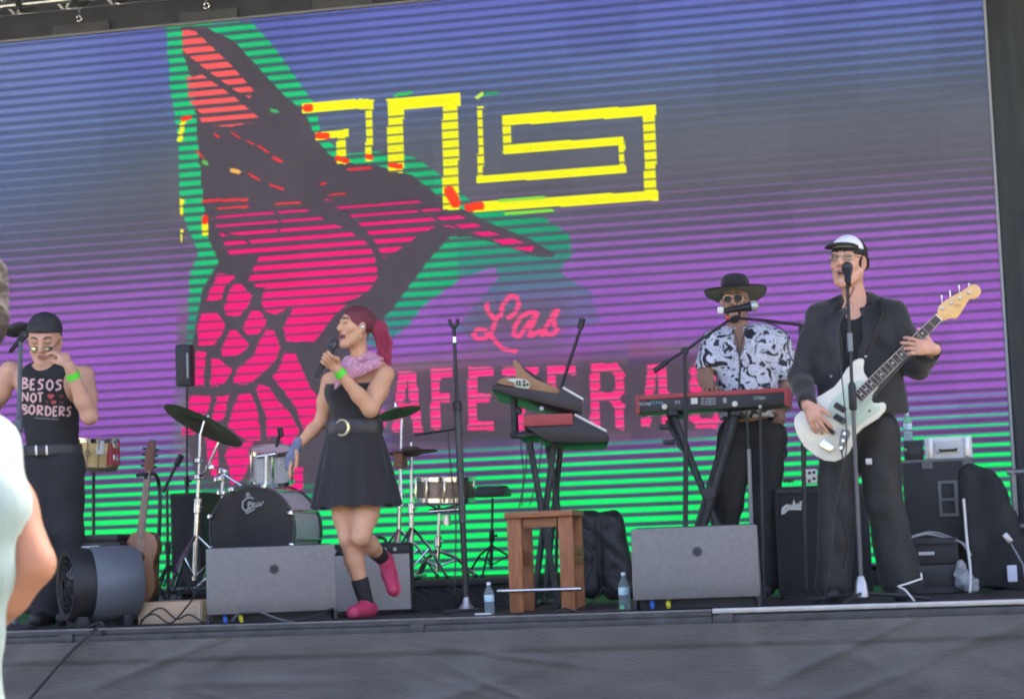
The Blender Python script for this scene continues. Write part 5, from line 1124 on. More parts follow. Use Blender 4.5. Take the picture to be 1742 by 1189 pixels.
# ------------------------------------------------------------------ people
def skinmat(name, c, c2=None, tattoo=None):
    m = mat(name, c, 0.5, color2=c2 or tuple(x*1.14 for x in c), scale=9, bump=0.06, bscale=160, spec=0.4)
    b = m.node_tree.nodes['Principled BSDF']; b.inputs['Subsurface Weight'].default_value = 0.12; b.inputs['Subsurface Radius'].default_value = (0.02, 0.008, 0.004); b.inputs['Subsurface Scale'].default_value = 0.5
    return m
def ortho(d, n):
    d = Vector(d).normalized(); n = Vector(n); n = (n-d*n.dot(d)).normalized(); return d, n
def hand(S, W, d, n, side, curl=((15, 25, 20),)*4, spread=5, thumb=((0.55, 0.75, 0.25), (0.8, 0.3, 0.5)), sc=1.0):
    """palm and five fingers: d towards the fingers, n out of the palm, side = +1/-1 picks the thumb side"""
    d, n = ortho(d, n); t = d.cross(n)*side; W = Vector(W); tips = []
    S.cap(W-d*0.012, W+d*0.055*sc, 0.027*sc, 0.036*sc, 0.012, (n, 0.55))
    S.cap(W+d*0.06*sc+t*0.022*sc, W+d*0.075*sc-t*0.026*sc, 0.015*sc, 0.014*sc, 0.012)
    for i in range(4):
        L3 = [(0.040, 0.026, 0.021), (0.044, 0.029, 0.022), (0.041, 0.027, 0.021), (0.032, 0.021, 0.018)][i]
        p = W+d*(0.082-0.004*abs(i-1))*sc+t*(0.029-0.0195*i)*sc
        a = R(spread*(1.5-i)); dd = (d*math.cos(a)+t*math.sin(a)).normalized(); nn = n.copy()
        S.cap(W+d*0.05*sc+t*(0.022-0.015*i)*sc, p, 0.012*sc, 0.0098*sc, 0.008)
        r_ = [0.0098, 0.0092, 0.0085, 0.0075]
        for j in range(3):
            c = R(curl[i][j]); d2 = dd*math.cos(c)+nn*math.sin(c); nn = nn*math.cos(c)-dd*math.sin(c); dd = d2
            q = p+dd*L3[j]*sc; S.cap(p, q, r_[j]*sc, r_[j+1]*sc, 0.004); p = q
        tips.append(p)
    p = W+d*0.018*sc+t*0.024*sc
    b1 = (d*thumb[0][0]+t*thumb[0][1]+n*thumb[0][2]).normalized(); b2 = (d*thumb[1][0]+t*thumb[1][1]+n*thumb[1][2]).normalized()
    q = p+b1*0.042*sc; S.cap(p, q, 0.016*sc, 0.0125*sc, 0.012); q2 = q+b2*0.03*sc; S.cap(q, q2, 0.0118*sc, 0.0105*sc, 0.005); S.cap(q2, q2+(b2+d*0.2).normalized()*0.023*sc, 0.0105*sc, 0.0085*sc, 0.005)
    return tips
class Head:
    def __init__(s, c, fwd, upv=(0, 0, 1), sc=1.0):
        s.M = frame(fwd, upv); s.c = Vector(c); s.sc = sc; s.Mn = np.array(s.M)
    def w(s, x, y, z): return s.c+s.M @ V(x, y, z)*s.sc
    def e(s, S, c, r, k=0.02, op='add'): S.ell(s.w(*c), [q*s.sc for q in r], k*s.sc, s.Mn, op)
    def cp(s, S, a, b, ra, rb, k=0.015, op='add'): S.cap(s.w(*a), s.w(*b), ra*s.sc, rb*s.sc, k*s.sc, None, op)
    def face(s, S, mouth=0.0, jaw=1.0, smile=0.0):
        e, cp = s.e, s.cp
        e(S, (0, -0.014, 0.036), (0.074, 0.093, 0.080)); e(S, (0, 0.022, -0.02), (0.060, 0.066, 0.086), 0.03)
        for q in (-1, 1):
            cp(S, (q*0.050*jaw, -0.002, -0.050), (q*0.022, 0.058, -0.098-mouth*0.4), 0.024, 0.020, 0.03)
            e(S, (q*0.038, 0.058, -0.022+smile*0.006), (0.024, 0.022, 0.022), 0.02)
            e(S, (q*0.076, -0.006, -0.006), (0.010, 0.019, 0.031), 0.008); e(S, (q*0.079, -0.004, -0.004), (0.006, 0.009, 0.016), 0.004, 'sub')
            e(S, (q*0.031, 0.098, 0.013), (0.017, 0.014, 0.010), 0.012, 'sub'); e(S, (q*0.031, 0.076, 0.012), (0.0145, 0.0125, 0.0105), 0.004)
            e(S, (q*0.0125, 0.092, -0.027), (0.010, 0.012, 0.009), 0.006)
            cp(S, (q*0.012, 0.087, 0.030), (q*0.045, 0.074, 0.034), 0.009, 0.008, 0.012)
        e(S, (0, 0.070, -0.100-mouth*0.5), (0.022, 0.018, 0.020), 0.02)
        cp(S, (0, 0.084, 0.022), (0, 0.106, -0.016), 0.008, 0.0125, 0.012); e(S, (0, 0.104, -0.020), (0.012, 0.012, 0.011), 0.006)
        e(S, (0, 0.084, -0.050), (0.027, 0.011, 0.008), 0.008); e(S, (0, 0.081, -0.066-mouth), (0.022, 0.012, 0.008), 0.008)
        if mouth > 0: e(S, (0, 0.095, -0.057-mouth*0.5), (0.022+smile*0.01, 0.026, 0.006+mouth*0.55), 0.004, 'sub')
        else: e(S, (0, 0.098, -0.0575), (0.024, 0.012, 0.0022), 0.003, 'sub')
    def extras(s, par, mouth=0.0, eyes='open', brow=(0.03, 0.02, 0.015), lip=(0.40, 0.14, 0.13), smile=0.0):
        def blob(name, c, r, m):
            b2 = bmesh.new(); bmesh.ops.create_uvsphere(b2, u_segments=14, v_segments=9, radius=1.0)
            for v in b2.verts: v.co = s.w(c[0]+v.co.x*r[0], c[1]+v.co.y*r[1], c[2]+v.co.z*r[2])
            mb = MB(); mb.merge(b2); return mb.build(name, m, par, 180)
        for q in (-1, 1):
            if eyes == 'open':
                ey = blob('eye', (q*0.031, 0.0795, 0.012), (0.0115, 0.0110, 0.0075), mat('eye_white', (0.75, 0.73, 0.7), 0.25)); blob('iris', (q*0.031, 0.0885, 0.0118), (0.0052, 0.0026, 0.0052), mat('iris_dark', (0.03, 0.015, 0.01), 0.15))
            m_ = MB(); m_.tube([s.w(q*0.016, 0.0885, 0.013), s.w(q*0.024, 0.0905, 0.0185 if eyes == 'open' else 0.0125), s.w(q*0.034, 0.0895, 0.0185 if eyes == 'open' else 0.0105), s.w(q*0.047, 0.080, 0.013)], 0.0022*s.sc, 6).build('eyelashes', mat('lash', (0.015, 0.01, 0.01), 0.6), par)
            m_ = MB(); m_.tube([s.w(q*0.013, 0.0945, 0.034), s.w(q*0.028, 0.0925, 0.041), s.w(q*0.040, 0.086, 0.041), s.w(q*0.052, 0.073, 0.034)], [0.0035*s.sc, 0.0042*s.sc, 0.0036*s.sc, 0.002*s.sc], 8).build('eyebrow', mat('brow_%d' % int(brow[0]*1000), brow, 0.8), par)
        lm_ = mat('lip_%d' % int(lip[0]*1000), lip, 0.4)
        wl = 0.023+smile*0.009; up_ = smile*0.008
        for nm, z, dz in (('upper_lip', -0.0505, 0.003), ('lower_lip', -0.064-mouth, -0.003)):
            MB().tube([s.w(-wl, 0.080, -0.057-mouth*0.4+up_), s.w(-wl*0.5, 0.0905, z), s.w(0, 0.0945, z-dz*0.3), s.w(wl*0.5, 0.0905, z), s.w(wl, 0.080, -0.057-mouth*0.4+up_)], [0.002*s.sc, 0.0045*s.sc, 0.0048*s.sc, 0.0045*s.sc, 0.002*s.sc], 8).build(nm, lm_, par)
        if mouth > 0:
            blob('mouth_interior', (0, 0.076, -0.057-mouth*0.5), (0.02, 0.012, 0.006+mouth*0.5), mat('mouth_dark', (0.06, 0.015, 0.015), 0.6))
            blob('teeth', (0, 0.085, -0.0525), (0.018+smile*0.006, 0.006, 0.0055), mat('teeth', (0.75, 0.73, 0.68), 0.25))
def bbox(ps, pad):
    a = np.array([list(p) for p in ps]); return a.min(0)-pad, a.max(0)+pad
def band_ring(name, m, par, c, ax, r, h, th=0.003):
    return MB().lathe(c, ax, [(-h/2, r), (-h/2, r+th), (h/2, r+th), (h/2, r), (-h/2, r)], 28, cap=False).build(name, m, par)
def bvh_of(o):
    me = o.data; off = world_loc(o); vs = np.empty(len(me.vertices)*3); me.vertices.foreach_get('co', vs); vs = vs.reshape(-1, 3)+np.array(off)
    return BVHTree.FromPolygons([tuple(v) for v in vs], [tuple(p.vertices) for p in me.polygons])
def decal(name, tree, strokes, m, par, lift=0.004):
    """strokes of (pixel polyline, width px) laid on a surface"""
    mb = MB()
    def hit(x, y):
        d_ = Vector(ray(x, y)); h = tree.ray_cast(Vector(CAM), d_)
        return None if h[0] is None else h[0]-d_*lift
    for pl, wd in strokes:
        pts = []
        for (a, b) in zip(pl, pl[1:]):
            n_ = max(1, int(math.hypot(b[0]-a[0], b[1]-a[1])/2)); pts += [(a[0]+(b[0]-a[0])*k/n_, a[1]+(b[1]-a[1])*k/n_) for k in range(n_)]
        pts.append(pl[-1]); prev = None
        for i, p in enumerate(pts):
            a = pts[max(i-1, 0)]; b = pts[min(i+1, len(pts)-1)]; tx, ty = b[0]-a[0], b[1]-a[1]; L_ = math.hypot(tx, ty) or 1
            nx_, ny_ = -ty/L_*wd/2, tx/L_*wd/2
            l, r_ = hit(p[0]+nx_, p[1]+ny_), hit(p[0]-nx_, p[1]-ny_)
            if l is None or r_ is None: prev = None; continue
            cur = (mb.bm.verts.new(l), mb.bm.verts.new(r_))
            if prev: mb.bm.faces.new((prev[0], prev[1], cur[1], cur[0]))
            prev = cur
    return mb.build(name, m, par, 0, recalc=False)
LIME = mat('lime_band', (0.12, 0.80, 0.05), 0.5)
GLASSM = mat('dark_lens', (0.012, 0.010, 0.009), 0.3, spec=0.3)
METALF = mat('gold_frame', (0.55, 0.45, 0.28), 0.25, metal=0.9)
HAIRD = mat('dark_hair', (0.018, 0.013, 0.012), 0.5, color2=(0.04, 0.028, 0.024), scale=12, stretch=(10, 10, 2), bump=0.8, bscale=60)

# ---------------------------------------------------------------- bass player
Yp = 0.62; J = lambda x, y, dy=0.0: P(x, y, Yp+dy)
root = thing('person', 'man in white fronted cap and black jacket playing a white bass', 'person', V(J(1470, 1010).x, Yp, 0), )
SK_B = skinmat('skin_rosy', (0.60, 0.33, 0.235))
hb = Head(J(1443, 447), (-0.32, -0.94, 0.06), (0.05, 0, 1), 1.10)
Rs, Re, Rw = J(1393, 542, 0.02), J(1363, 640, -0.02), J(1374, 690, -0.285)
Ls, Le, Lw = J(1523, 537, 0.02), J(1556, 622, -0.02), J(1588, 594, -0.24)
hipc = J(1465, 718, 0.02); chest = J(1460, 585, 0.02); neckb = J(1457, 515, 0.02)
RK, LK = J(1424, 858, -0.02), J(1504, 858, 0.0)
RA, LA = V(J(1418, 990).x, Yp-0.02, 0.10), V(J(1532, 990).x, Yp+0.06, 0.10)
lo, hi = bbox([hb.c, Rs, Re, Rw, Ls, Le, Lw, RA, LA, V(0+RA.x, Yp-0.25, 0.0), V(LA.x, Yp+0.2, 0)], 0.17)
S = SDF(lo, hi, 0.0045)
hb.face(S, mouth=0.010)
S.cap(neckb+V(0, 0.01, -0.03), hb.w(0, -0.02, -0.05), 0.062, 0.056, 0.03)
S.cap(chest+V(-0.09, 0, 0.05), chest+V(0.09, 0, 0.05), 0.12, 0.12, 0.05, (V(0, 1, 0), 0.8)); S.cap(chest, hipc, 0.145, 0.14, 0.05, (V(0, 1, 0), 0.75))
S.cap(neckb+V(-0.085, 0.01, -0.06), neckb+V(0.085, 0.01, -0.06), 0.05, 0.05, 0.05)
S.chain([Rs, Re], [0.05, 0.042], 0.03); S.chain([Re, Rw], [0.043, 0.027], 0.02); S.chain([Ls, Le], [0.05, 0.042], 0.03); S.chain([Le, Lw], [0.043, 0.027], 0.02)
for a, b, c in ((J(1435, 735), RK, RA), (J(1490, 735), LK, LA)): S.chain([a, b, c], [0.08, 0.055, 0.042], 0.03)
# picking hand rests on the strings, fretting hand wraps the neck
hand(S, Rw, J(1402, 738, -0.30)-Rw, V(0.1, 1, 0.1), 1, ((12, 22, 18), (12, 24, 20), (12, 26, 22), (12, 28, 25)), 7, ((0.7, 0.65, 0.1), (0.9, 0.3, 0.1)))
hand(S, Lw, V(-0.95, -0.42, 0.16), V(0, 1, 0), -1, ((14, 34, 25), (14, 36, 25), (14, 38, 25), (14, 40, 25)), 7, ((0.55, 0.8, 0.1), (0.6, 0.6, 0.3)))
S.build('body', SK_B, root)
hb.extras(root, 0.010, 'closed', (0.03, 0.022, 0.018), (0.40, 0.17, 0.15))
# shirt
S = SDF(lo, hi, 0.007)
S.cap(chest+V(-0.08, 0, 0.05), chest+V(0.08, 0, 0.05), 0.13, 0.13, 0.05, (V(0, 1, 0), 0.82)); S.cap(chest, hipc, 0.158, 0.155, 0.05, (V(0, 1, 0), 0.78)); S.cap(neckb+V(-0.1, 0.01, -0.05), neckb+V(0.1, 0.01, -0.05), 0.066, 0.066, 0.05)
S.ell(J(1449, 515, -0.10), (0.066, 0.16, 0.085), 0.012, None, 'sub'); S.ell(J(1457, 505, 0.0), (0.075, 0.12, 0.05), 0.012, None, 'sub')
S.build('t_shirt', mat('tee_black', (0.010, 0.0105, 0.012), 0.85, noise=0.2, scale=6, bump=0.2, bscale=30), root)
# trousers, wide legs
S = SDF(lo, hi, 0.007)
S.cap(J(1440, 730), J(1492, 730), 0.115, 0.115, 0.05, (V(0, 1, 0), 0.95)); S.chain([J(1432, 745), RK, RA], [0.112, 0.090, 0.090], 0.02); S.chain([J(1494, 745), LK, LA+V(0.0, 0, 0)], [0.112, 0.092, 0.108], 0.02)
S.plane((0, 0, 0.035), (0, 0, -1)); S.plane(J(1465, 690), (0, 0, 1)); S.wrinkle(0.007, 22, 18, 7, 12)
S.build('trousers', mat('trouser_black', (0.012, 0.0135, 0.014), 0.62, noise=0.25, scale=5, bump=0.3, bscale=18, sheen=0.1), root)
for A_ in (RA, LA):
    S = SDF(np.array(A_)-[0.12, 0.28, 0.12], np.array(A_)+[0.12, 0.16, 0.08], 0.007)
    S.cap((A_.x, A_.y+0.05, 0.045), (A_.x, A_.y-0.14, 0.035), 0.045, 0.038, 0.02); S.cap((A_.x, A_.y+0.02, 0.09), (A_.x, A_.y, 0.04), 0.05, 0.045, 0.02); S.plane((0, 0, 0.002), (0, 0, -1))
    S.build('shoe', BLACKPLAST, root)
# jacket
S = SDF(lo, hi, 0.0065)
S.cap(chest+V(-0.095, 0, 0.045), chest+V(0.095, 0, 0.045), 0.138, 0.138, 0.05, (V(0, 1, 0), 0.86)); S.cap(chest, J(1466, 688, 0.01), 0.172, 0.182, 0.06, (V(0, 1, 0), 0.78))
S.cap(neckb+V(-0.055, 0.03, 0.005), Rs+V(0.01, 0, 0.02), 0.050, 0.055, 0.04); S.cap(neckb+V(0.055, 0.03, 0.005), Ls+V(-0.01, 0, 0.02), 0.050, 0.055, 0.04); S.cap(neckb+V(-0.06, 0.05, 0.0), neckb+V(0.06, 0.05, 0.0), 0.05, 0.05, 0.03)
S.cap(J(1496, 590, 0.01), J(1508, 692, 0.01), 0.095, 0.108, 0.06); S.cap(J(1420, 600, 0.01), J(1424, 690, 0.01), 0.09, 0.10, 0.06)
S.chain([Rs, Re], [0.070, 0.062], 0.04); S.chain([Re, Rw+(Re-Rw)*0.12], [0.062, 0.047], 0.03); S.chain([Ls, Le], [0.070, 0.062], 0.04); S.chain([Le+V(0.01, 0, -0.01), Lw+(Le-Lw)*0.15], [0.064, 0.054], 0.03)
S.plane(J(1465, 708), (0.03, 0, -1))
S.cap(J(1449, 505, -0.13), J(1445, 655, -0.14), 0.074, 0.034, 0.006, (V(0, 1, 0), 1.5), 'sub')   # open front
S.ell(J(1454, 500, -0.02), (0.064, 0.10, 0.05), 0.008, None, 'sub')
S.cap(Rw+(Rw-Re)*0.02, Rw+(Re-Rw)*0.25, 0.036, 0.034, 0.005, None, 'sub'); S.cap(Lw+(Lw-Le)*0.02, Lw+(Le-Lw)*0.3, 0.040, 0.034, 0.005, None, 'sub')
S.wrinkle(0.004, 30, 24, 34, 21)
JK = mat('jacket_black', (0.015, 0.0165, 0.018), 0.7, noise=0.2, scale=5, bump=0.25, bscale=26, sheen=0.25)
jk = S.build('jacket', JK, root); jt = bvh_of(jk)
def flap(name, tree, poly, m, par, lift=0.008, step=2.0):
    xs_ = [p[0] for p in poly]; ys_ = [p[1] for p in poly]; mb = MB(); ok = {}
    def inside(x, y):
        c = False
        for i in range(len(poly)):
            (x1, y1), (x2, y2) = poly[i], poly[(i+1) % len(poly)]
            if (y1 > y) != (y2 > y) and x < (x2-x1)*(y-y1)/(y2-y1)+x1: c = not c
        return c
    nx_ = int((max(xs_)-min(xs_))/step)+2; ny_ = int((max(ys_)-min(ys_))/step)+2
    def vert(i, j):
        if (i, j) not in ok:
            d_ = Vector(ray(min(xs_)+i*step, min(ys_)+j*step)); h = tree.ray_cast(Vector(CAM), d_); ok[(i, j)] = None if h[0] is None else mb.bm.verts.new(h[0]-d_*lift)
        return ok[(i, j)]
    for i in range(nx_):
        for j in range(ny_):
            if inside(min(xs_)+(i+0.5)*step, min(ys_)+(j+0.5)*step):
                q_ = [vert(i, j), vert(i+1, j), vert(i+1, j+1), vert(i, j+1)]
                if all(v is not None for v in q_) and (q_[0].co-q_[2].co).length < 0.05 and (q_[1].co-q_[3].co).length < 0.05: mb.bm.faces.new(q_)
    r_ = bmesh.ops.extrude_face_region(mb.bm, geom=mb.bm.faces[:])
    for v in r_['geom']:
        if isinstance(v, bmesh.types.BMVert): v.co += Vector((0, 0.006, 0))
    return mb.build(name, m, par, 50)
LAP = mat('lapel_cloth', (0.021, 0.0225, 0.025), 0.6, noise=0.2, scale=5, bump=0.2, bscale=40)
flap('lapel', jt, [(1425, 506), (1428, 545), (1430, 600), (1424, 648), (1410, 590), (1402, 562), (1412, 552), (1404, 545), (1412, 512)], LAP, root)
flap('lapel', jt, [(1474, 504), (1472, 545), (1466, 600), (1462, 652), (1484, 590), (1498, 562), (1488, 552), (1497, 545), (1490, 510)], LAP, root)
flap('pocket', jt, [(1500, 600), (1524, 596), (1525, 603), (1501, 607)], LAP, root, 0.004, 1.0)
for (x_, y_) in ((1420, 572), (1414, 640)):
    h_ = jt.ray_cast(Vector(CAM), Vector(ray(x_, y_)))
    if h_[0] is not None: MB().lathe(h_[0], (0, -1, 0), [(-0.003, 0.007), (0.004, 0.006)], 12).build('button', mat('button_grey', (0.35, 0.35, 0.36), 0.4), root)
# cap: dark crown with white front, dark visor
S = SDF(np.array(hb.c)-0.17, np.array(hb.c)+0.2, 0.005)
hb.e(S, (0, -0.016, 0.044), (0.082, 0.102, 0.082)); S.plane(hb.w(0, 0, 0.030), hb.M @ V(0, -0.12, -1))
S.build('cap_crown', mat('cap_black', (0.02, 0.021, 0.023), 0.8, bump=0.2, bscale=90), root)
S = SDF(np.array(hb.c)-0.17, np.array(hb.c)+0.2, 0.005)
hb.e(S, (0, -0.012, 0.046), (0.083, 0.106, 0.086)); S.plane(hb.w(0, 0, 0.052), hb.M @ V(0, 0.1, -1)); S.plane(hb.w(0, 0.0, 0), hb.M @ V(0, -1, 0.1))
S.build('cap_front', mat('cap_white', (0.80, 0.82, 0.82), 0.8, noise=0.04), root)
S = SDF(np.array(hb.c)-0.2, np.array(hb.c)+0.22, 0.005)
hb.e(S, (0, 0.082, 0.056), (0.082, 0.064, 0.024), 0.01); S.ell(hb.w(0, 0.068, 0.038), (0.105*1.02, 0.115*1.02, 0.028), 0.006, hb.Mn, 'sub')
S.build('cap_visor', mat('cap_black', (0.02, 0.021, 0.023)), root)
# hair at sides
S = SDF(np.array(hb.c)-0.16, np.array(hb.c)+0.16, 0.005)
hb.e(S, (0, -0.028, 0.0), (0.088, 0.088, 0.080)); S.plane(hb.w(0, 0.040, 0), hb.M @ V(0, 1, 0.25)); S.plane(hb.w(0, 0, -0.042), hb.M @ V(0, -0.25, -1))
hb.e(S, (-0.08, -0.004, -0.006), (0.02, 0.022, 0.034), 0.004, 'sub'); hb.e(S, (0.08, -0.004, -0.006), (0.02, 0.022, 0.034), 0.004, 'sub')
S.build('hair', HAIRD, root)
def glasses(hd, par, lens, fr, w_=0.022, h_=0.016, drop=0.0, tint=None):
    g_ = []
    for q in (-1, 1):
        ring = [hd.w(q*0.032+w_*math.cos(a), 0.100-abs(math.cos(a)*0.004)-0.012*max(0, q*math.cos(a)), 0.010-drop+h_*math.sin(a)*(1 if math.sin(a) < 0 else 0.85)) for a in np.linspace(0, 2*math.pi, 20)]
        MB().tube(ring, 0.0022*hd.sc, 6).build('glasses_rim', fr, par)
        mb = MB(); f_ = [mb.bm.verts.new(p) for p in ring[:-1]]; f2 = [mb.bm.verts.new(Vector(p)-hd.M @ V(0, 0.002, 0)) for p in ring[:-1]]
        mb.bm.faces.new(f_); mb.bm.faces.new(f2[::-1]); mb.build('lens', lens, par, 0)
        MB().tube([hd.w(q*0.054, 0.088, 0.014-drop), hd.w(q*0.074, 0.05, 0.014-drop*0.7), hd.w(q*0.080, -0.01, 0.012)], 0.002*hd.sc, 6).build('temple_arm', fr, par)
    MB().tube([hd.w(-0.010, 0.104, 0.012-drop), hd.w(0.010, 0.104, 0.012-drop)], 0.0022*hd.sc, 6).build('glasses_bridge', fr, par)
glasses(hb, root, mat('clear_lens', (0.85, 0.82, 0.75), 0.05, trans=0.92, ior=1.1), METALF, 0.023, 0.017)
MB().tube([hb.w(0.03, 0.03, -0.12), J(1452, 520, -0.11), J(1445, 532, -0.12), J(1436, 520, -0.11)], 0.0012, 5).build('necklace', METALF, root)
band_ring('watch_strap', BLACKPLAST, root, Rw+(Re-Rw)*0.06, Rw-Re, 0.029, 0.03)

# white bass guitar
Yg = Yp-0.245
bass = thing('bass_guitar', 'cream white offset bass guitar with mint pickguard held by the capped man', 'bass guitar', P(1420, 700, Yg))
C5 = lambda L: [(1340+a/4.955, 560+b/4.955) for a, b in L]
body = C5([(540, 283), (570, 258), (605, 244), (640, 250), (646, 275), (638, 320), (644, 365), (668, 400), (700, 440), (765, 478), (755, 500), (715, 545), (705, 590), (722, 618), (760, 622), (800, 612), (826, 628), (832, 655), (820, 690), (770, 748), (700, 792), (630, 835), (585, 880), (555, 960), (520, 1035), (470, 1085), (400, 1116), (310, 1108), (225, 1062), (140, 992), (80, 895), (52, 800), (54, 750), (75, 722), (130, 670), (215, 588), (300, 542), (390, 485), (448, 415), (490, 340)])
WHT = mat('cream_lacquer', (0.72, 0.70, 0.58), 0.25, coat=0.5, noise=0.03)
pprism(body, Yg, 0.042, 0.006).build('body', WHT, bass)
pprism(C5([(345, 690), (350, 640), (390, 580), (455, 525), (480, 480), (500, 450), (560, 436), (625, 432), (660, 470), (720, 540), (705, 600), (725, 640), (785, 648), (780, 680), (720, 725), (620, 790), (580, 830), (540, 800), (470, 820), (430, 790), (355, 740)]), Yg-0.004, 0.004, 0.001).build('pickguard', mat('mint_guard', (0.50, 0.62, 0.50), 0.35), bass)
a, b_ = P(1340+590/4.955, 560+575/4.955, Yg-0.02), P(1596.5, 540.5, Yg-0.02)
ax = (b_-a).normalized(); ex = V(ax.z, 0, -ax.x); Ln = (b_-a).length
w0, w1 = 0.030, 0.022
MB().prism([(-w0, 0), (w0, 0), (w1, Ln), (-w1, Ln)], a+V(0, 0.026, 0), ex, ax, 0.018, 0.003).build('neck', mat('maple', (0.52, 0.34, 0.15), 0.4, noise=0.1, scale=10), bass)
MB().prism([(-w0+0.002, 0), (w0-0.002, 0), (w1-0.002, Ln), (-w1+0.002, Ln)], a+V(0, 0.006, 0), ex, ax, 0.006).build('fretboard', mat('rosewood', (0.045, 0.026, 0.02), 0.5, noise=0.4, scale=40), bass)
MB().prism([(-w0, 0), (-w0+0.0025, 0), (-w1+0.0025, Ln), (-w1, Ln)], a+V(0, 0.0065, 0), ex, ax, 0.0075).build('binding', mat('binding', (0.6, 0.55, 0.42), 0.4), bass)
MB().prism([(w0-0.0025, 0), (w0, 0), (w1, Ln), (w1-0.0025, Ln)], a+V(0, 0.0065, 0), ex, ax, 0.0075).build('binding', mat('binding', (0.6, 0.55, 0.42)), bass)
SC = Ln/(1-2**(-20/12)); fr = [SC*2**(-k/12) for k in range(0, 21)]
for k in range(1, 20):
    y_ = Ln-(SC-fr[k]); 
    if y_ < 0.004: break
    wk = w0+(w1-w0)*y_/Ln
    MB().tube([a+ax*y_-ex*(wk-0.003)+V(0, -0.0015, 0), a+ax*y_+ex*(wk-0.003)+V(0, -0.0015, 0)], 0.0016, 6).build('fret', mat('fret_nickel', (0.55, 0.53, 0.5), 0.3, metal=0.8), bass)
    if k in (3, 5, 7, 9, 12, 15, 17, 19):
        ym_ = Ln-(SC-(fr[k]+fr[k-1])/2)
        if ym_ > 0.01: MB().lathe(a+ax*ym_+V(0, 0.0, 0), (0, -1, 0), [(0, 0.006), (0.0012, 0.006)], 12).build('inlay_dot', mat('pearl', (0.6, 0.58, 0.5), 0.3), bass)
MB().prism([(-w1, 0), (w1, 0), (w1, 0.006), (-w1, 0.006)], a+ax*Ln+V(0, 0.008, 0), ex, ax, 0.012).build('nut', mat('bone', (0.75, 0.72, 0.62), 0.4), bass)
C6 = lambda L: [(1520+x_/6.606, 460+y_/6.606) for x_, y_ in L]
pprism(C6([(488, 505), (500, 410), (560, 352), (660, 292), (770, 232), (850, 175), (880, 158), (925, 156), (965, 182), (985, 228), (978, 265), (950, 300), (905, 322), (855, 322), (820, 370), (780, 440), (735, 510), (700, 545), (630, 540), (545, 575)]), Yg-0.012, 0.017, 0.003).build('headstock', mat('amber_maple', (0.72, 0.44, 0.16), 0.3, noise=0.06, scale=8, coat=0.4), bass)
m_ = MB(); marks(m_, 1520+690/6.606, 1520+760/6.606, 460+400/6.606, 3, 0.012, Yg-0.0135); m_.build('headstock_logo', mat('logo_brown', (0.42, 0.26, 0.12), 0.5), bass)
for (x_, y_), (u_, v_) in zip(((550, 425), (650, 365), (745, 312), (850, 250)), ((540, 285), (632, 232), (735, 172), (848, 150))):
    p = P(1520+x_/6.606, 460+y_/6.606, Yg-0.014); q = P(1520+u_/6.606, 460+v_/6.606, Yg-0.004)
    MB().lathe(p, (0, -1, 0), [(0, 0.009), (0.006, 0.007), (0.012, 0.006)], 12).build('string_post', mat('fret_nickel', (0.55, 0.53, 0.5)), bass)
    MB().tube([p+V(0, 0.01, 0), q+(p-q)*0.35, q], [0.004, 0.005, 0.009], 8, flat=0.6).build('tuning_peg', CHROME, bass)
for (x_, y_, rot_) in ((440, 660, -52), (440, 755, -40)):
    p = P(1340+x_/4.955, 560+y_/4.955, Yg-0.008); MB().box(p, (0.062, 0.016, 0.030), rot=Matrix.Rotation(R(35), 3, 'Y'), bevel=0.005).build('pickup', BLACKPLAST, bass)
MB().box(P(1340+345/4.955, 560+838/4.955, Yg-0.006), (0.075, 0.014, 0.022), rot=Matrix.Rotation(R(45), 3, 'Y'), bevel=0.005).build('pickup', BLACKPLAST, bass)
pprism(C5([(455, 840), (515, 845), (530, 880), (480, 1000), (450, 1045), (430, 990), (440, 900)]), Yg-0.006, 0.006, 0.001).build('control_plate', mat('plate_steel', (0.16, 0.165, 0.17), 0.35, metal=0.7), bass)
for (x_, y_) in ((480, 880), (468, 940), (450, 1000)): MB().lathe(P(1340+x_/4.955, 560+y_/4.955, Yg-0.006), (0, -1, 0), [(0, 0.009), (0.014, 0.0085)], 14).build('control_knob', CHROME, bass)
MB().box(P(1340+330/4.955, 560+985/4.955, Yg-0.012), (0.065, 0.022, 0.04), rot=Matrix.Rotation(R(42), 3, 'Y'), bevel=0.005).build('bridge', CHROME, bass)
MB().lathe(P(1340+690/4.955, 560+688/4.955, Yg-0.004), (0, -1, 0), [(0, 0.008), (0.004, 0.007)], 10).build('strap_mark', mat('rod_dark', (0.2, 0.17, 0.12)), bass)
MB().ball(P(1340+660/4.955, 560+228/4.955, Yg+0.02), 0.008, 10).build('strap_button', CHROME, bass)
br_ = P(1340+325/4.955, 560+985/4.955, Yg-0.028)
for k in range(4):
    e0 = br_+ex*(k-1.5)*0.012; e1 = a+ax*Ln+ex*(k-1.5)*0.0105+V(0, -0.006, 0)
    MB().tube([e0, e1], 0.0011, 5).build('string', mat('string_steel', (0.4, 0.4, 0.38), 0.35, metal=0.8), bass)
MB().tube(curve_pts([P(1432, 765, Yg-0.01), P(1434, 800, Yg-0.03), P(1428, 860, Yg), P(1440, 930, Yg+0.1), floor_at(1420, Yp)+V(0, 0, 0.008)]), 0.004, 6).build('cable', CABLE, bass)
MB().tube(curve_pts([P(1340+660/4.955, 560+228/4.955, Yg+0.02), J(1485, 570, -0.19), J(1500, 535, -0.10), J(1498, 512, 0.02), J(1490, 520, 0.13)]), 0.020, 8, flat=0.25).build('strap', mat('strap_black', (0.02, 0.02, 0.022), 0.7), bass)

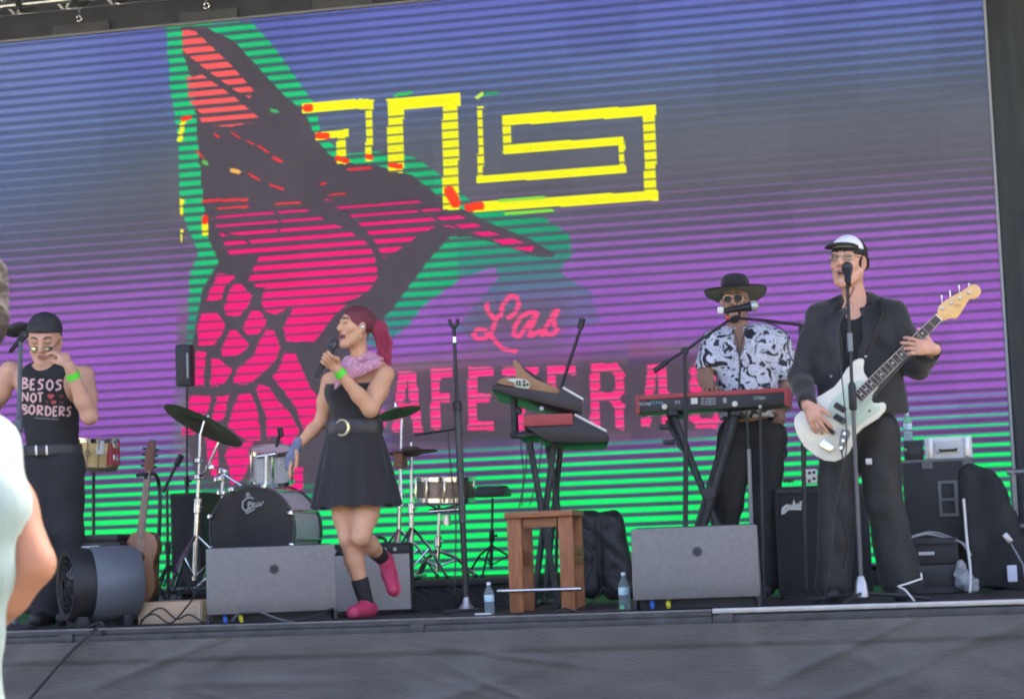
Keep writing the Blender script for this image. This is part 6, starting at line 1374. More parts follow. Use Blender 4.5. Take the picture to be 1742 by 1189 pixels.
# ---------------------------------------------------------------- singer
Yp = 0.5; J = lambda x, y, dy=0.0: P(x, y, Yp+dy)
root = thing('person', 'laughing woman singer in black strapless dress with pink neckerchief', 'person', V(J(610, 1040).x, Yp, 0))
SK_S = skinmat('skin_olive', (0.60, 0.33, 0.20))
hs = Head(J(605, 557), (-0.70, -0.71, 0.10), (0.06, 0.0, 1), 0.93)
chest = J(606, 668, 0.02); waist = J(603, 728, 0.02); hip = J(605, 785, 0.02); neckb = J(612, 612, 0.03)
Ls, Le, Lw = J(655, 637, -0.02), J(630, 696, -0.16), J(573, 628, -0.27)
Rs, Re, Rw = J(561, 648, 0.04), J(547, 716, 0.06), J(503, 762, -0.02)
RH, RK, RA = J(584, 845, 0.0), J(592, 915, -0.06), V(J(622, 1010, 0.02).x, Yp+0.02, 0.085)
LH, LK, LA = J(628, 845, 0.0), J(614, 912, -0.13), J(650, 948, 0.17)
lo, hi = bbox([hs.c, Ls, Le, Lw, Rs, Re, Rw, J(475, 835), RA, LA, V(RA.x, Yp-0.2, 0.02), J(600, 700, 0.1), J(545, 600, -0.3)], 0.15)
S = SDF(lo, hi, 0.0042)
hs.face(S, mouth=0.016, jaw=0.92, smile=1.0)
S.cap(neckb+V(0, 0.01, -0.02), hs.w(0, -0.015, -0.055), 0.047, 0.044, 0.03)
S.cap(neckb+V(-0.105, 0, -0.075), neckb+V(0.105, 0, -0.06), 0.050, 0.050, 0.04); S.cap(chest+V(-0.055, -0.0, 0.01), chest+V(0.055, 0, 0.01), 0.10, 0.10, 0.05, (V(0, 1, 0), 0.85))
S.cap(chest, waist, 0.125, 0.11, 0.05, (V(0, 1, 0), 0.75)); S.cap(waist, hip, 0.11, 0.14, 0.05, (V(0, 1, 0), 0.8))
S.chain([Ls, Ls+(Le-Ls)*0.5, Le], [0.052, 0.050, 0.041], 0.03); S.chain([Le, Le+(Lw-Le)*0.35, Lw], [0.041, 0.038, 0.024], 0.02)
S.chain([Rs, Rs+(Re-Rs)*0.5, Re], [0.046, 0.042, 0.036], 0.03); S.chain([Re, Re+(Rw-Re)*0.35, Rw], [0.036, 0.034, 0.023], 0.02)
S.chain([RH, RH+(RK-RH)*0.5, RK], [0.076, 0.066, 0.047], 0.02); S.chain([RK, RK+(RA-RK)*0.35, RA], [0.045, 0.049, 0.031], 0.02); S.ell(RK+V(0, -0.018, 0), (0.034, 0.034, 0.042), 0.02)
S.chain([LH, LH+(LK-LH)*0.5, LK], [0.076, 0.067, 0.047], 0.02); S.chain([LK, LK+(LA-LK)*0.4, LA], [0.045, 0.050, 0.032], 0.02); S.ell(LK+V(0, -0.018, -0.005), (0.036, 0.034, 0.042), 0.02)
md = (J(571, 582, -0.29)-J(545, 630, -0.33)).normalized(); mc = J(556, 608, -0.30)
hand(S, Lw, J(552, 606, -0.30)-Lw, V(-0.2, -0.55, 0.35), 1, ((45, 70, 45), (50, 75, 50), (55, 75, 50), (60, 75, 50)), 2, ((0.5, 0.45, 0.75), (0.5, -0.2, 0.7)), 0.92)
hand(S, Rw, J(482, 812, -0.05)-Rw, V(0.75, 0.5, 0.1), 1, ((8, 14, 10), (12, 16, 12), (16, 22, 14), (20, 26, 14)), 5, ((0.8, 0.3, 0.45), (0.95, 0.0, 0.3)), 0.95)
S.build('body', SK_S, root)
hs.extras(root, 0.016, 'closed', (0.035, 0.018, 0.018), (0.42, 0.13, 0.14), 1.0)
# dress: bodice and skirt
DR = mat('dress_black', (0.016, 0.0155, 0.018), 0.8, noise=0.15, scale=5, bump=0.2, bscale=26, sheen=0.2)
S = SDF(lo, hi, 0.0055)
S.cap(chest+V(-0.06, -0.01, 0.015), chest+V(0.06, -0.01, 0.015), 0.108, 0.108, 0.05, (V(0, 1, 0), 0.88)); S.cap(chest, waist, 0.138, 0.122, 0.05, (V(0, 1, 0), 0.78)); S.ell(chest+V(-0.06, -0.075, 0.0), (0.06, 0.05, 0.06), 0.04); S.ell(chest+V(0.055, -0.075, 0.0), (0.06, 0.05, 0.06), 0.04)
S.plane(J(590, 651, 0), (0.02, -0.12, 1)); S.plane(J(600, 760), (0, 0, -1)); S.wrinkle(0.0025, 30, 26, 22, 31)
S.build('bodice', DR, root)
nA, nZ = 160, 26; vs_ = []
tp, bt = J(602, 738, 0.02), J(605, 862, 0.0)
for k in range(nZ+1):
    u = k/nZ; c = tp+(bt-tp)*u
    for i in range(nA):
        an = 2*math.pi*i/nA; rx = 0.150+(0.240-0.150)*(u**0.8); ry = 0.118+(0.20-0.118)*(u**0.85)
        fo = 1+0.055*u*(math.sin(an*11+0.6)+0.6*math.sin(an*17+2)+0.4*math.sin(an*5))
        vs_.append(c+V(math.cos(an)*rx*fo, math.sin(an)*ry*fo, 0.006*math.sin(an*11+1.0)*u))
mb = MB(); mb.grid_faces([vs_[k*nA:(k+1)*nA] for k in range(nZ+1)], True, False)
mb.grid_faces([[tp+(v-tp)*0.97+V(0, 0, 0.001) for v in vs_[k*nA:(k+1)*nA]] for k in range(nZ, 6, -1)], True, False)
mb.build('skirt', DR, root, 180)
S = SDF(lo, hi, 0.0055)
S.cap(waist+V(-0.035, 0, 0.002), waist+V(0.035, 0, -0.002), 0.122, 0.122, 0.02, (V(0, 1, 0), 0.86)); S.plane(J(600, 713), (0.03, 0, 1)); S.plane(J(600, 741), (-0.03, 0, -1))
bl = S.build('belt', mat('belt_leather', (0.04, 0.038, 0.042), 0.4, noise=0.15), root)
bt_ = bvh_of(bl)
bc = P(584, 728, Yp-0.115)
ring = [bc+V(0.036*math.cos(a), -0.02+0.0*math.sin(a), 0.040*math.sin(a)) for a in np.linspace(R(-130), R(140), 24)]
MB().tube(ring, [0.004+0.0055*math.sin(math.pi*k/23) for k in range(24)], 8).build('belt_buckle', mat('buckle_gold', (0.75, 0.62, 0.38), 0.22, metal=0.9), root)
# bandana
BD = mat('bandana_pink', (0.55, 0.24, 0.34), 0.85, color2=(0.68, 0.46, 0.54), scale=70, lo=0.5, hi=0.68, bump=0.2, bscale=50)
S = SDF(np.array(neckb)-[0.25, 0.28, 0.28], np.array(neckb)+[0.22, 0.2, 0.2], 0.0055)
S.cap(neckb+V(-0.045, -0.010, -0.018), neckb+V(0.055, 0.0, 0.006), 0.044, 0.040, 0.03); S.ell(neckb+V(0.085, -0.01, -0.004), (0.05, 0.05, 0.018), 0.03)
S.cap(J(596, 622, -0.10), J(580, 640, -0.17), 0.055, 0.030, 0.03, (V(0.3, 1, 0.2), 0.5)); S.cap(J(580, 640, -0.17), J(570, 662, -0.18), 0.026, 0.008, 0.02, (V(0.3, 1, 0.2), 0.5)); S.cap(J(640, 618, -0.06), J(590, 640, -0.16), 0.030, 0.03, 0.03, (V(0.3, 1, 0.4), 0.5))
S.ell(hs.w(0, 0.0, -0.05), (0.072, 0.072, 0.085), 0.008, None, 'sub'); S.wrinkle(0.0025, 40, 36, 50, 33)
S.build('neckerchief', BD, root)
# hair: dark crown and long magenta ponytail
HR = mat('burgundy_hair', (0.10, 0.024, 0.036), 0.4, color2=(0.24, 0.04, 0.065), scale=10, stretch=(6, 6, 2), bump=0.6, bscale=50)
S = SDF(np.array(hs.c)-0.18, np.array(hs.c)+0.2, 0.0045)
hs.e(S, (0, -0.018, 0.040), (0.084, 0.102, 0.088)); hs.e(S, (0, 0.105, -0.016), (0.072, 0.072, 0.090), 0.008, 'sub'); S.plane(hs.w(0, -0.02, -0.052), hs.M @ V(0, 0.35, -1))
hs.e(S, (0.078, -0.004, -0.006), (0.02, 0.022, 0.034), 0.004, 'sub'); hs.e(S, (-0.078, -0.004, -0.006), (0.02, 0.022, 0.034), 0.004, 'sub')
S.build('hair', HR, root)
PT = mat('magenta_hair', (0.38, 0.03, 0.085), 0.4, color2=(0.56, 0.07, 0.15), scale=9, stretch=(8, 8, 1.5), bump=0.7, bscale=55)
a = J(640, 556, 0.06); S = SDF(np.array(a)-[0.15, 0.15, 0.3], np.array(a)+[0.2, 0.15, 0.12], 0.0055)
S.chain([J(636, 552, 0.05), J(646, 560, 0.07), J(654, 584, 0.08), J(657, 622, 0.07)], [0.028, 0.042, 0.044, 0.026], 0.02); S.wrinkle(0.004, 70, 60, 12, 35); S.build('ponytail', PT, root)
for k in range(26):
    o_ = V(random.uniform(-0.03, 0.03), random.uniform(-0.035, 0.02), 0)
    MB().tube(curve_pts([J(639, 551, 0.05)+o_*0.5, J(649, 563, 0.06)+o_, J(656, 585, 0.06)+o_*1.2, J(653+random.uniform(-6, 8), 614+random.uniform(-6, 8), 0.06)+o_*0.8], 4), 0.0035, 5).build('hair_strand', PT, root)
q_ = 1 if proj(hs.w(0.078, 0, 0))[0] > proj(hs.w(-0.078, 0, 0))[0] else -1
for q in (q_,):
    MB().ball(hs.w(q*0.086, -0.0, -0.004), 0.012, 12).build('in_ear_monitor', mat('iem_silver', (0.75, 0.78, 0.78), 0.15, metal=0.6), root)
    ring = [hs.w(q*0.084, -0.004+0.018*math.cos(a_), -0.056+0.022*math.sin(a_)) for a_ in np.linspace(0, 2*math.pi, 20)]
    MB().tube(ring, 0.0016, 6).build('hoop_earring', METALF, root)
band_ring('wristband', LIME, root, Lw+(Le-Lw)*0.10, Lw-Le, 0.028, 0.034)
MB().tube([Lw+(Le-Lw)*0.42+(V(math.cos(a_), 0, math.sin(a_))*0.034) for a_ in np.linspace(0, 6.28, 20)], 0.0022, 6).build('thread_bracelet', mat('red_thread', (0.5, 0.05, 0.06), 0.6), root)
# fingerless glove
gd = (J(482, 812, -0.05)-Rw).normalized()
S = SDF(np.array(Rw)-0.16, np.array(Rw)+0.14, 0.005)
S.cap(Rw-gd*0.03, Rw+gd*0.058, 0.033, 0.041, 0.012, (V(0.75, 0.5, 0.1), 0.68)); S.cap(Rw+gd*0.05, Rw+gd*0.10, 0.042, 0.036, 0.012, (V(0.75, 0.5, 0.1), 0.5))
S.wrinkle(0.0025, 60, 60, 60, 3); S.build('fingerless_glove', mat('glove_blue', (0.17, 0.20, 0.30), 0.85, noise=0.15, scale=20), root)
# socks and shoes
SOCK = mat('sock_black', (0.022, 0.022, 0.024), 0.9, noise=0.2, scale=20)
PINK = mat('shoe_pink', (0.52, 0.045, 0.115), 0.5, noise=0.15, scale=14); SOLE = mat('sole_pink', (0.62, 0.12, 0.2), 0.6)
kd = (RK-RA).normalized()
S = SDF(np.array(RA)-0.1, np.array(RA)+[0.12, 0.12, 0.22], 0.005); S.cap(RA-kd*0.03, RA+kd*0.11, 0.038, 0.046, 0.01); S.build('sock', SOCK, root)
S = SDF((RA.x-0.2, RA.y-0.3, 0), (RA.x+0.15, RA.y+0.15, 0.16), 0.005)
S.cap((RA.x+0.015, RA.y+0.03, 0.045), (RA.x-0.03, RA.y-0.13, 0.035), 0.040, 0.036, 0.02); S.cap((RA.x-0.005, RA.y-0.02, 0.06), (RA.x, RA.y+0.02, 0.05), 0.042, 0.044, 0.02); S.plane((0, 0, 0.004), (0, 0, -1)); S.build('shoe', PINK, root)
kd = (LK-LA).normalized()
S = SDF(np.array(LA)-0.14, np.array(LA)+0.14, 0.005); S.cap(LA-kd*0.02, LA+kd*0.09, 0.038, 0.045, 0.01); S.build('sock', SOCK, root)
hl, to = J(655, 950, 0.22), J(669, 1003, 0.10)
S = SDF(np.array(LA)-[0.2, 0.25, 0.35], np.array(LA)+[0.2, 0.2, 0.15], 0.005)
S.cap(hl, (hl+to)/2, 0.038, 0.040, 0.02); S.cap((hl+to)/2, to, 0.040, 0.034, 0.02); S.cap(LA, hl, 0.040, 0.036, 0.02); S.build('shoe', PINK, root)
tn = (hl-to).normalized(); sn = V(0.25, 1, -0.1); sn = (sn-tn*sn.dot(tn)).normalized()
S = SDF(np.array(LA)-[0.2, 0.25, 0.35], np.array(LA)+[0.2, 0.25, 0.15], 0.005)
S.cap(hl+sn*0.034, to+sn*0.026, 0.037, 0.034, 0.01, (sn, 0.3)); S.build('shoe_sole', SOLE, root)
mk = thing('microphone', 'black handheld microphone gripped in the singer\'s raised hand', 'microphone', mc)
make_mic(mk, mc+md*0.105, mc-md*0.115, 0.025)

# ---------------------------------------------------------------- man on the left
Yp = 0.85; J = lambda x, y, dy=0.0: P(x, y, Yp+dy)
root = thing('person', 'man in dark cap and lettered black tank top adjusting sunglasses', 'person', V(J(90, 1050).x, Yp, 0))
SK_L = skinmat('skin_fair', (0.60, 0.34, 0.24))
hl_ = Head(J(76, 579, -0.03), (0.20, -0.88, -0.38), (0.12, -0.36, 1), 1.16)
chest = J(84, 668, 0.02); waist = J(90, 758, 0.02); neckb = J(82, 622, 0.03)
Ls, Le, Lw = J(142, 640, 0.0), J(152, 708, -0.14), J(117, 622, -0.27)
Rs, Re, Rw = J(18, 632, 0.0), J(-20, 705, 0.02), J(-40, 770, -0.12)
RH, RK, RA = J(72, 800, 0.0), J(80, 905, -0.03), V(J(80, 1020).x, Yp, 0.09)
LH, LK, LA = J(114, 800, 0.0), J(112, 905, 0.0), V(J(118, 1020).x, Yp+0.05, 0.09)
lo, hi = bbox([hl_.c, Ls, Le, Lw, Rs, Re, Rw, RA, LA, J(85, 700, -0.3), J(85, 700, 0.15), V(RA.x, Yp-0.2, 0.02), J(-60, 800)], 0.15)
S = SDF(lo, hi, 0.0045)
hl_.face(S)
S.cap(neckb+V(0, 0.02, -0.02), hl_.w(0, -0.03, -0.04), 0.058, 0.055, 0.03)
S.cap(neckb+V(-0.14, 0, -0.06), neckb+V(0.14, 0, -0.06), 0.062, 0.062, 0.05); S.cap(chest+V(-0.08, 0, 0.04), chest+V(0.08, 0, 0.04), 0.115, 0.115, 0.05, (V(0, 1, 0), 0.8)); S.cap(chest, waist, 0.15, 0.14, 0.05, (V(0, 1, 0), 0.75))
S.chain([Ls, Ls+(Le-Ls)*0.5, Le], [0.062, 0.058, 0.045], 0.03); S.chain([Le, Le+(Lw-Le)*0.3, Lw], [0.045, 0.046, 0.029], 0.02)
S.chain([Rs, Rs+(Re-Rs)*0.5, Re], [0.062, 0.058, 0.045], 0.03); S.chain([Re, Re+(Rw-Re)*0.3, Rw], [0.045, 0.046, 0.029], 0.02)
S.chain([RH, RK, RA], [0.09, 0.06, 0.045], 0.03); S.chain([LH, LK, LA], [0.09, 0.06, 0.045], 0.03)
hand(S, Lw, J(96, 588, -0.25)-Lw, V(-0.85, 0.45, -0.35), 1, ((28, 34, 15), (34, 36, 18), (42, 40, 20), (50, 45, 25)), 5, ((0.75, 0.3, 0.6), (0.75, -0.1, 0.65)))
hand(S, Rw, V(0.1, -0.3, -1), V(1, 0, 0), 1, ((15, 25, 15),)*4, 5)
S.build('body', SK_L, root)
hl_.extras(root, 0, 'closed', (0.05, 0.03, 0.02), (0.36, 0.16, 0.14))
S = SDF(lo, hi, 0.006)
S.cap(chest+V(-0.075, 0, 0.04), chest+V(0.075, 0, 0.04), 0.128, 0.128, 0.05, (V(0, 1, 0), 0.84)); S.cap(chest, waist, 0.163, 0.152, 0.05, (V(0, 1, 0), 0.80)); S.cap(neckb+V(-0.085, 0.01, -0.045), neckb+V(0.085, 0.01, -0.045), 0.066, 0.066, 0.04)
S.ell(neckb+V(0, -0.04, 0.035), (0.085, 0.12, 0.05), 0.012, None, 'sub')
for s in (-1, 1): S.ell(neckb+V(s*0.215, 0, -0.12), (0.085, 0.2, 0.15), 0.015, None, 'sub')
S.plane(J(88, 764), (0, 0, -1)); S.wrinkle(0.004, 22, 20, 22, 41)
TK = mat('tank_black', (0.017, 0.018, 0.021), 0.85, noise=0.2, scale=6, bump=0.25, bscale=28)
tk = S.build('tank_top', TK, root)
S = SDF(lo, hi, 0.007)
S.cap(J(72, 790), J(112, 790), 0.105, 0.105, 0.05, (V(0, 1, 0), 0.92)); S.cap(J(78, 768), J(102, 768), 0.122, 0.122, 0.03, (V(0, 1, 0), 0.9)); S.chain([RH, RK, RA], [0.105, 0.092, 0.085], 0.03); S.chain([LH, LK, LA], [0.105, 0.090, 0.085], 0.03); S.plane((0, 0, 0.05), (0, 0, -1)); S.plane(J(90, 756), (0, 0, 1)); S.wrinkle(0.005, 22, 18, 12, 43)
S.build('trousers', mat('jean_black', (0.016, 0.018, 0.023), 0.8, noise=0.25, scale=6, bump=0.3, bscale=22), root)
for A_ in (RA, LA):
    S = SDF(np.array(A_)-[0.12, 0.28, 0.1], np.array(A_)+[0.12, 0.16, 0.08], 0.008); S.cap((A_.x, A_.y+0.05, 0.05), (A_.x, A_.y-0.14, 0.04), 0.05, 0.042, 0.02); S.plane((0, 0, 0.003), (0, 0, -1)); S.build('shoe', BLACKPLAST, root)
S = SDF(lo, hi, 0.006); S.cap(J(78, 767), J(102, 767), 0.130, 0.130, 0.02, (V(0, 1, 0), 0.9)); S.plane(J(90, 757), (0, 0, 1)); S.plane(J(90, 777), (0, 0, -1)); bel = S.build('belt', mat('belt_black', (0.03, 0.03, 0.032), 0.45), root)
bb_ = bvh_of(bel); decal('belt_buckle', bb_, [([(61, 758), (79, 757), (80, 776), (62, 777), (61, 757)], 3.6)], mat('buckle_silver', (0.6, 0.6, 0.56), 0.3, metal=0.8), root, 0.008)
# lettering on the tank top
tt3 = bvh_of(tk)
q5 = lambda L: [(a/5.405, 500+b/5.405) for a, b in L]
LTR = {'B': [[(0, 1), (.1, 0), (.7, .05), (.8, .25), (.15, .48), (.85, .6), (.85, .85), (0, 1)]], 'E': [[(.9, .0), (.1, .05), (0, 1), (.9, .95)], [(.05, .5), (.7, .45)]], 'S': [[(1, .05), (.4, .05), (.15, .28), (.75, .55), (.7, .85), (0, 1)]], 'O': [[(.5, 0), (.1, .3), (.1, .75), (.5, 1), (.9, .7), (.9, .25), (.5, 0)]],
       'N': [[(0, 1), (.05, 0), (.85, .95), (.9, 0)]], 'T': [[(0, .05), (1, 0)], [(.5, .05), (.5, 1)]], 'R': [[(.05, 1), (.1, 0), (.8, .08), (.8, .4), (.1, .55), (.9, 1)]], 'D': [[(0, 1), (.05, 0), (.7, .2), (.85, .6), (.6, .92), (0, 1)]]}
st_ = []
def word(letters, xs_, y0, y1, wd=15):
    for ch, (xa, xb, dy) in zip(letters, xs_):
        for pl in LTR[ch]: st_.append((q5([(xa+(xb-xa)*u, y0+dy+(y1-y0)*v) for u, v in pl]), wd/5.405))
word('BESOS', [(202, 262, 0), (280, 325, 10), (345, 405, 10), (425, 490, 15), (510, 572, 15)], 775, 870, 19)
word('NOT', [(203, 262, 0), (278, 335, 8), (345, 395, 5)], 905, 988, 18)
word('BORDERS', [(205, 255, 0), (262, 322, 0), (342, 400, 8), (420, 478, 12), (490, 530, 16), (545, 598, 16), (612, 655, 18)], 1020, 1105, 18)
decal('shirt_lettering', tt3, st_, mat('print_pale_pink', (0.66, 0.42, 0.42), 0.7), root)
decal('shirt_hearts', tt3, [(q5([(445, 925), (465, 955), (492, 925)]), 5.5), (q5([(462, 925), (470, 950)]), 5), (q5([(475, 985), (492, 1005), (512, 982)]), 4.5)], mat('print_red', (0.5, 0.08, 0.09), 0.7), root)
decal('shirt_hearts', tt3, [(q5([(545, 925), (560, 950), (585, 930)]), 4), (q5([(425, 985), (432, 1000), (442, 985)]), 3), (q5([(550, 988), (565, 1005), (585, 990)]), 3.5), (q5([(605, 940), (615, 965)]), 3)], mat('print_dark_red', (0.13, 0.04, 0.045), 0.7), root)
decal('shirt_fine_print', tt3, [(q5([(315, 1140), (540, 1152)]), 2.2)], mat('print_grey', (0.14, 0.14, 0.15), 0.7), root)
# cap turned sideways
S = SDF(np.array(hl_.c)-0.25, np.array(hl_.c)+0.25, 0.0055)
hl_.e(S, (0, -0.016, 0.048), (0.086, 0.106, 0.088)); S.plane(hl_.w(0, 0, 0.040), hl_.M @ V(0, 0.25, -1))
CP = mat('cap_charcoal', (0.03, 0.032, 0.036), 0.75, noise=0.35, scale=10, bump=0.2, bscale=60)
S.build('cap_crown', CP, root)
S = SDF(np.array(hl_.c)-0.3, np.array(hl_.c)+0.25, 0.0055); vb = J(28, 562, 0.03)
S.cap(J(46, 556, 0.02), J(14, 567, 0.04), 0.065, 0.055, 0.01, (V(0.25, 0.35, 1), 0.16)); S.build('cap_visor', CP, root)
S = SDF(np.array(hl_.c)-0.16, np.array(hl_.c)+0.16, 0.005)
hl_.e(S, (0, -0.028, 0.010), (0.080, 0.085, 0.062)); S.plane(hl_.w(0, 0.018, 0), hl_.M @ V(0, 1, 0)); S.plane(hl_.w(0, 0, -0.045), hl_.M @ V(0, -0.2, -1)); S.build('hair', HAIRD, root)
glasses(hl_, root, mat('mirror_lens', (0.55, 0.56, 0.5), 0.08, metal=0.9), mat('frame_dark', (0.05, 0.045, 0.04), 0.3), 0.022, 0.011, 0.024)
band_ring('wristband', LIME, root, Lw+(Le-Lw)*0.2, Lw-Le, 0.036, 0.036)

# ---------------------------------------------------------------- keyboard player
Yp = 1.95; J = lambda x, y, dy=0.0: P(x, y, Yp+dy)
root = thing('person', 'man in wide black hat and black and white patterned shirt at the keyboard', 'person', V(J(1270, 1000).x, Yp, 0))
SK_K = skinmat('skin_tan', (0.33, 0.185, 0.125))
hk = Head(J(1251, 514), (-0.06, -0.98, 0.02), (0.03, 0, 1), 0.98)
chest = J(1268, 612, 0.02); waist = J(1275, 700, 0.02); neckb = J(1258, 560, 0.02)
Rs, Re, Rw = J(1216, 585, 0.0), J(1199, 640, -0.06), J(1207, 660, -0.24)
Ls, Le, Lw = J(1322, 588, 0.0), J(1341, 655, 0.03), J(1330, 695, -0.02)
RH, RK, RA = J(1252, 745, 0.0), J(1238, 860, -0.04), V(J(1225, 985).x, Yp, 0.09)
LH, LK, LA = J(1304, 745, 0.0), J(1302, 860, 0.0), V(J(1302, 985).x, Yp+0.02, 0.09)
lo, hi = bbox([hk.c, Rs, Re, Rw, Ls, Le, Lw, RA, LA, J(1320, 740), J(1270, 640, -0.32), J(1270, 640, 0.15), V(RA.x, Yp-0.2, 0.02)], 0.15)
S = SDF(lo, hi, 0.0047)
hk.face(S)
S.cap(neckb+V(0, 0.01, -0.02), hk.w(0, -0.02, -0.05), 0.058, 0.055, 0.03); S.cap(neckb+V(-0.12, 0, -0.06), neckb+V(0.14, 0, -0.06), 0.06, 0.06, 0.05); S.cap(chest+V(-0.08, 0, 0.05), chest+V(0.08, 0, 0.05), 0.12, 0.12, 0.05, (V(0, 1, 0), 0.8)); S.cap(chest, waist, 0.155, 0.145, 0.05, (V(0, 1, 0), 0.78))
S.chain([Rs, Re], [0.055, 0.044], 0.03); S.chain([Re, Re+(Rw-Re)*0.3, Rw], [0.044, 0.044, 0.028], 0.02); S.chain([Ls, Le], [0.055, 0.044], 0.03); S.chain([Le, Le+(Lw-Le)*0.3, Lw], [0.044, 0.044, 0.028], 0.02)
S.chain([RH, RK, RA], [0.085, 0.058, 0.045], 0.03); S.chain([LH, LK, LA], [0.085, 0.058, 0.045], 0.03)
hand(S, Rw, V(0.12, -1, -0.05), V(0, -0.1, -1), 1, ((12, 25, 15),)*4, 7); hand(S, Lw, J(1320, 735, -0.05)-Lw, V(-0.6, 0.6, 0), -1, ((15, 25, 15),)*4, 5)
kb = S.build('body', SK_K, root)
# tattooed forearm: dark ink mottling on the hanging arm only
mt = SK_K.node_tree; nd = mt.nodes; pbk = nd['Principled BSDF']; src = pbk.inputs['Base Color'].links[0].from_socket
tc = nd.new('ShaderNodeTexCoord'); sep = nd.new('ShaderNodeSeparateXYZ'); mt.links.new(tc.outputs['Object'], sep.inputs[0])
mr = nd.new('ShaderNodeMapRange'); xo = Le.x-world_loc(root).x; mr.inputs[1].default_value = xo-0.10; mr.inputs[2].default_value = xo-0.07; mt.links.new(sep.outputs[0], mr.inputs[0])
nz_ = nd.new('ShaderNodeTexVoronoi'); nz_.inputs['Scale'].default_value = 28; mt.links.new(tc.outputs['Object'], nz_.inputs[0])
m2 = nd.new('ShaderNodeMapRange'); m2.inputs[1].default_value = 0.25; m2.inputs[2].default_value = 0.6; m2.inputs[3].default_value = 0.85; m2.inputs[4].default_value = 0.25; mt.links.new(nz_.outputs['Distance'], m2.inputs[0])
mu = nd.new('ShaderNodeMath'); mu.operation = 'MULTIPLY'; mt.links.new(mr.outputs[0], mu.inputs[0]); mt.links.new(m2.outputs[0], mu.inputs[1])
mx = nd.new('ShaderNodeMix'); mx.data_type = 'RGBA'; mt.links.new(mu.outputs[0], mx.inputs[0]); mt.links.new(src, mx.inputs[6]); mx.inputs[7].default_value = (0.055, 0.05, 0.05, 1); mt.links.new(mx.outputs[2], pbk.inputs['Base Color'])
hk.extras(root, 0, 'closed', (0.02, 0.015, 0.012), (0.28, 0.13, 0.11))
S = SDF(np.array(hk.c)-0.16, np.array(hk.c)+0.14, 0.005)
hk.e(S, (0, 0.066, -0.108), (0.032, 0.024, 0.028), 0.01); hk.cp(S, (-0.034, 0.066, -0.070), (-0.024, 0.066, -0.105), 0.010, 0.014); hk.cp(S, (0.034, 0.066, -0.070), (0.024, 0.066, -0.105), 0.010, 0.014); hk.cp(S, (-0.03, 0.080, -0.045), (0.03, 0.080, -0.045), 0.008, 0.008); hk.e(S, (0, 0.09, -0.060), (0.022, 0.02, 0.009), 0.004, 'sub')
S.build('goatee', HAIRD, root)
glasses(hk, root, GLASSM, METALF, 0.026, 0.022)
# hat
HB = mat('hat_felt', (0.016, 0.017, 0.02), 0.8, noise=0.2, scale=20, sheen=0.2)
hc = hk.w(0, -0.012, 0.052); hz = (hk.M @ V(0.06, -0.14, 1)).normalized(); e1 = hk.M @ V(1, 0, -0.04); e2 = hz.cross(e1).normalized(); e1 = e2.cross(hz).normalized()
rings = []
for (rx, ry, h_) in [(0.180, 0.195, 0.004), (0.183, 0.198, 0.008), (0.165, 0.18, 0.010), (0.12, 0.135, 0.006), (0.093, 0.112, 0.008), (0.088, 0.106, 0.03), (0.082, 0.098, 0.075), (0.068, 0.082, 0.102), (0.04, 0.055, 0.100), (0.012, 0.02, 0.090)]:
    rings.append([hc+e1*rx*math.cos(a)+e2*ry*math.sin(a)+hz*(h_+(0.028*math.cos(a)**2-0.016 if rx > 0.15 else 0)) for a in np.linspace(0, 2*math.pi, 48, endpoint=False)])
for (rx, ry, h_) in [(0.088, 0.106, 0.0), (0.12, 0.135, 0.002), (0.180, 0.195, 0.003)][::-1]:
    rings.insert(0, [hc+e1*rx*math.cos(a)+e2*ry*math.sin(a)+hz*(h_-0.004+(0.028*math.cos(a)**2-0.016 if rx > 0.15 else 0)) for a in np.linspace(0, 2*math.pi, 48, endpoint=False)])
rings = rings[0:3][::-1]+rings[3:]
MB().grid_faces(rings, True, True).build('hat', HB, root, 60)
rings = [[hc+e1*rx*math.cos(a)+e2*ry*math.sin(a)+hz*h_ for a in np.linspace(0, 2*math.pi, 48, endpoint=False)] for (rx, ry, h_) in [(0.0955, 0.1145, 0.009), (0.0905, 0.109, 0.032)]]
MB().grid_faces(rings, True, False).build('hat_band', mat('hat_ribbon', (0.008, 0.008, 0.009), 0.4), root)
MB().box(hk.w(0.084, 0.0, 0.0), (0.018, 0.02, 0.03), bevel=0.006).build('ear_piece', mat('skin_piece', (0.5, 0.35, 0.25), 0.4), root)
# patterned shirt
ms = bpy.data.materials.new('print_shirt'); ms.use_nodes = True; tr_ = ms.node_tree; pb = tr_.nodes['Principled BSDF']; pb.inputs['Roughness'].default_value = 0.8
tc = tr_.nodes.new('ShaderNodeTexCoord'); wv = tr_.nodes.new('ShaderNodeTexNoise'); wv.inputs['Scale'].default_value = 11; wv.inputs['Detail'].default_value = 4.0; wv.inputs['Distortion'].default_value = 1.6; tr_.links.new(tc.outputs['Object'], wv.inputs['Vector'])
rp = tr_.nodes.new('ShaderNodeValToRGB'); rp.color_ramp.interpolation = 'LINEAR'; el = rp.color_ramp.elements
el[0].position = 0.405; el[0].color = (0.02, 0.02, 0.03, 1); el[1].position = 0.44; el[1].color = (0.62, 0.65, 0.74, 1)
for p_, c_ in ((0.50, (0.68, 0.70, 0.78, 1)), (0.515, (0.20, 0.20, 0.25, 1)), (0.53, (0.66, 0.68, 0.76, 1)), (0.585, (0.60, 0.62, 0.70, 1)), (0.615, (0.03, 0.03, 0.045, 1))):
    e_ = el.new(p_); e_.color = c_
tr_.links.new(wv.outputs['Fac'], rp.inputs[0]); tr_.links.new(rp.outputs[0], pb.inputs['Base Color'])
S = SDF(lo, hi, 0.0065)
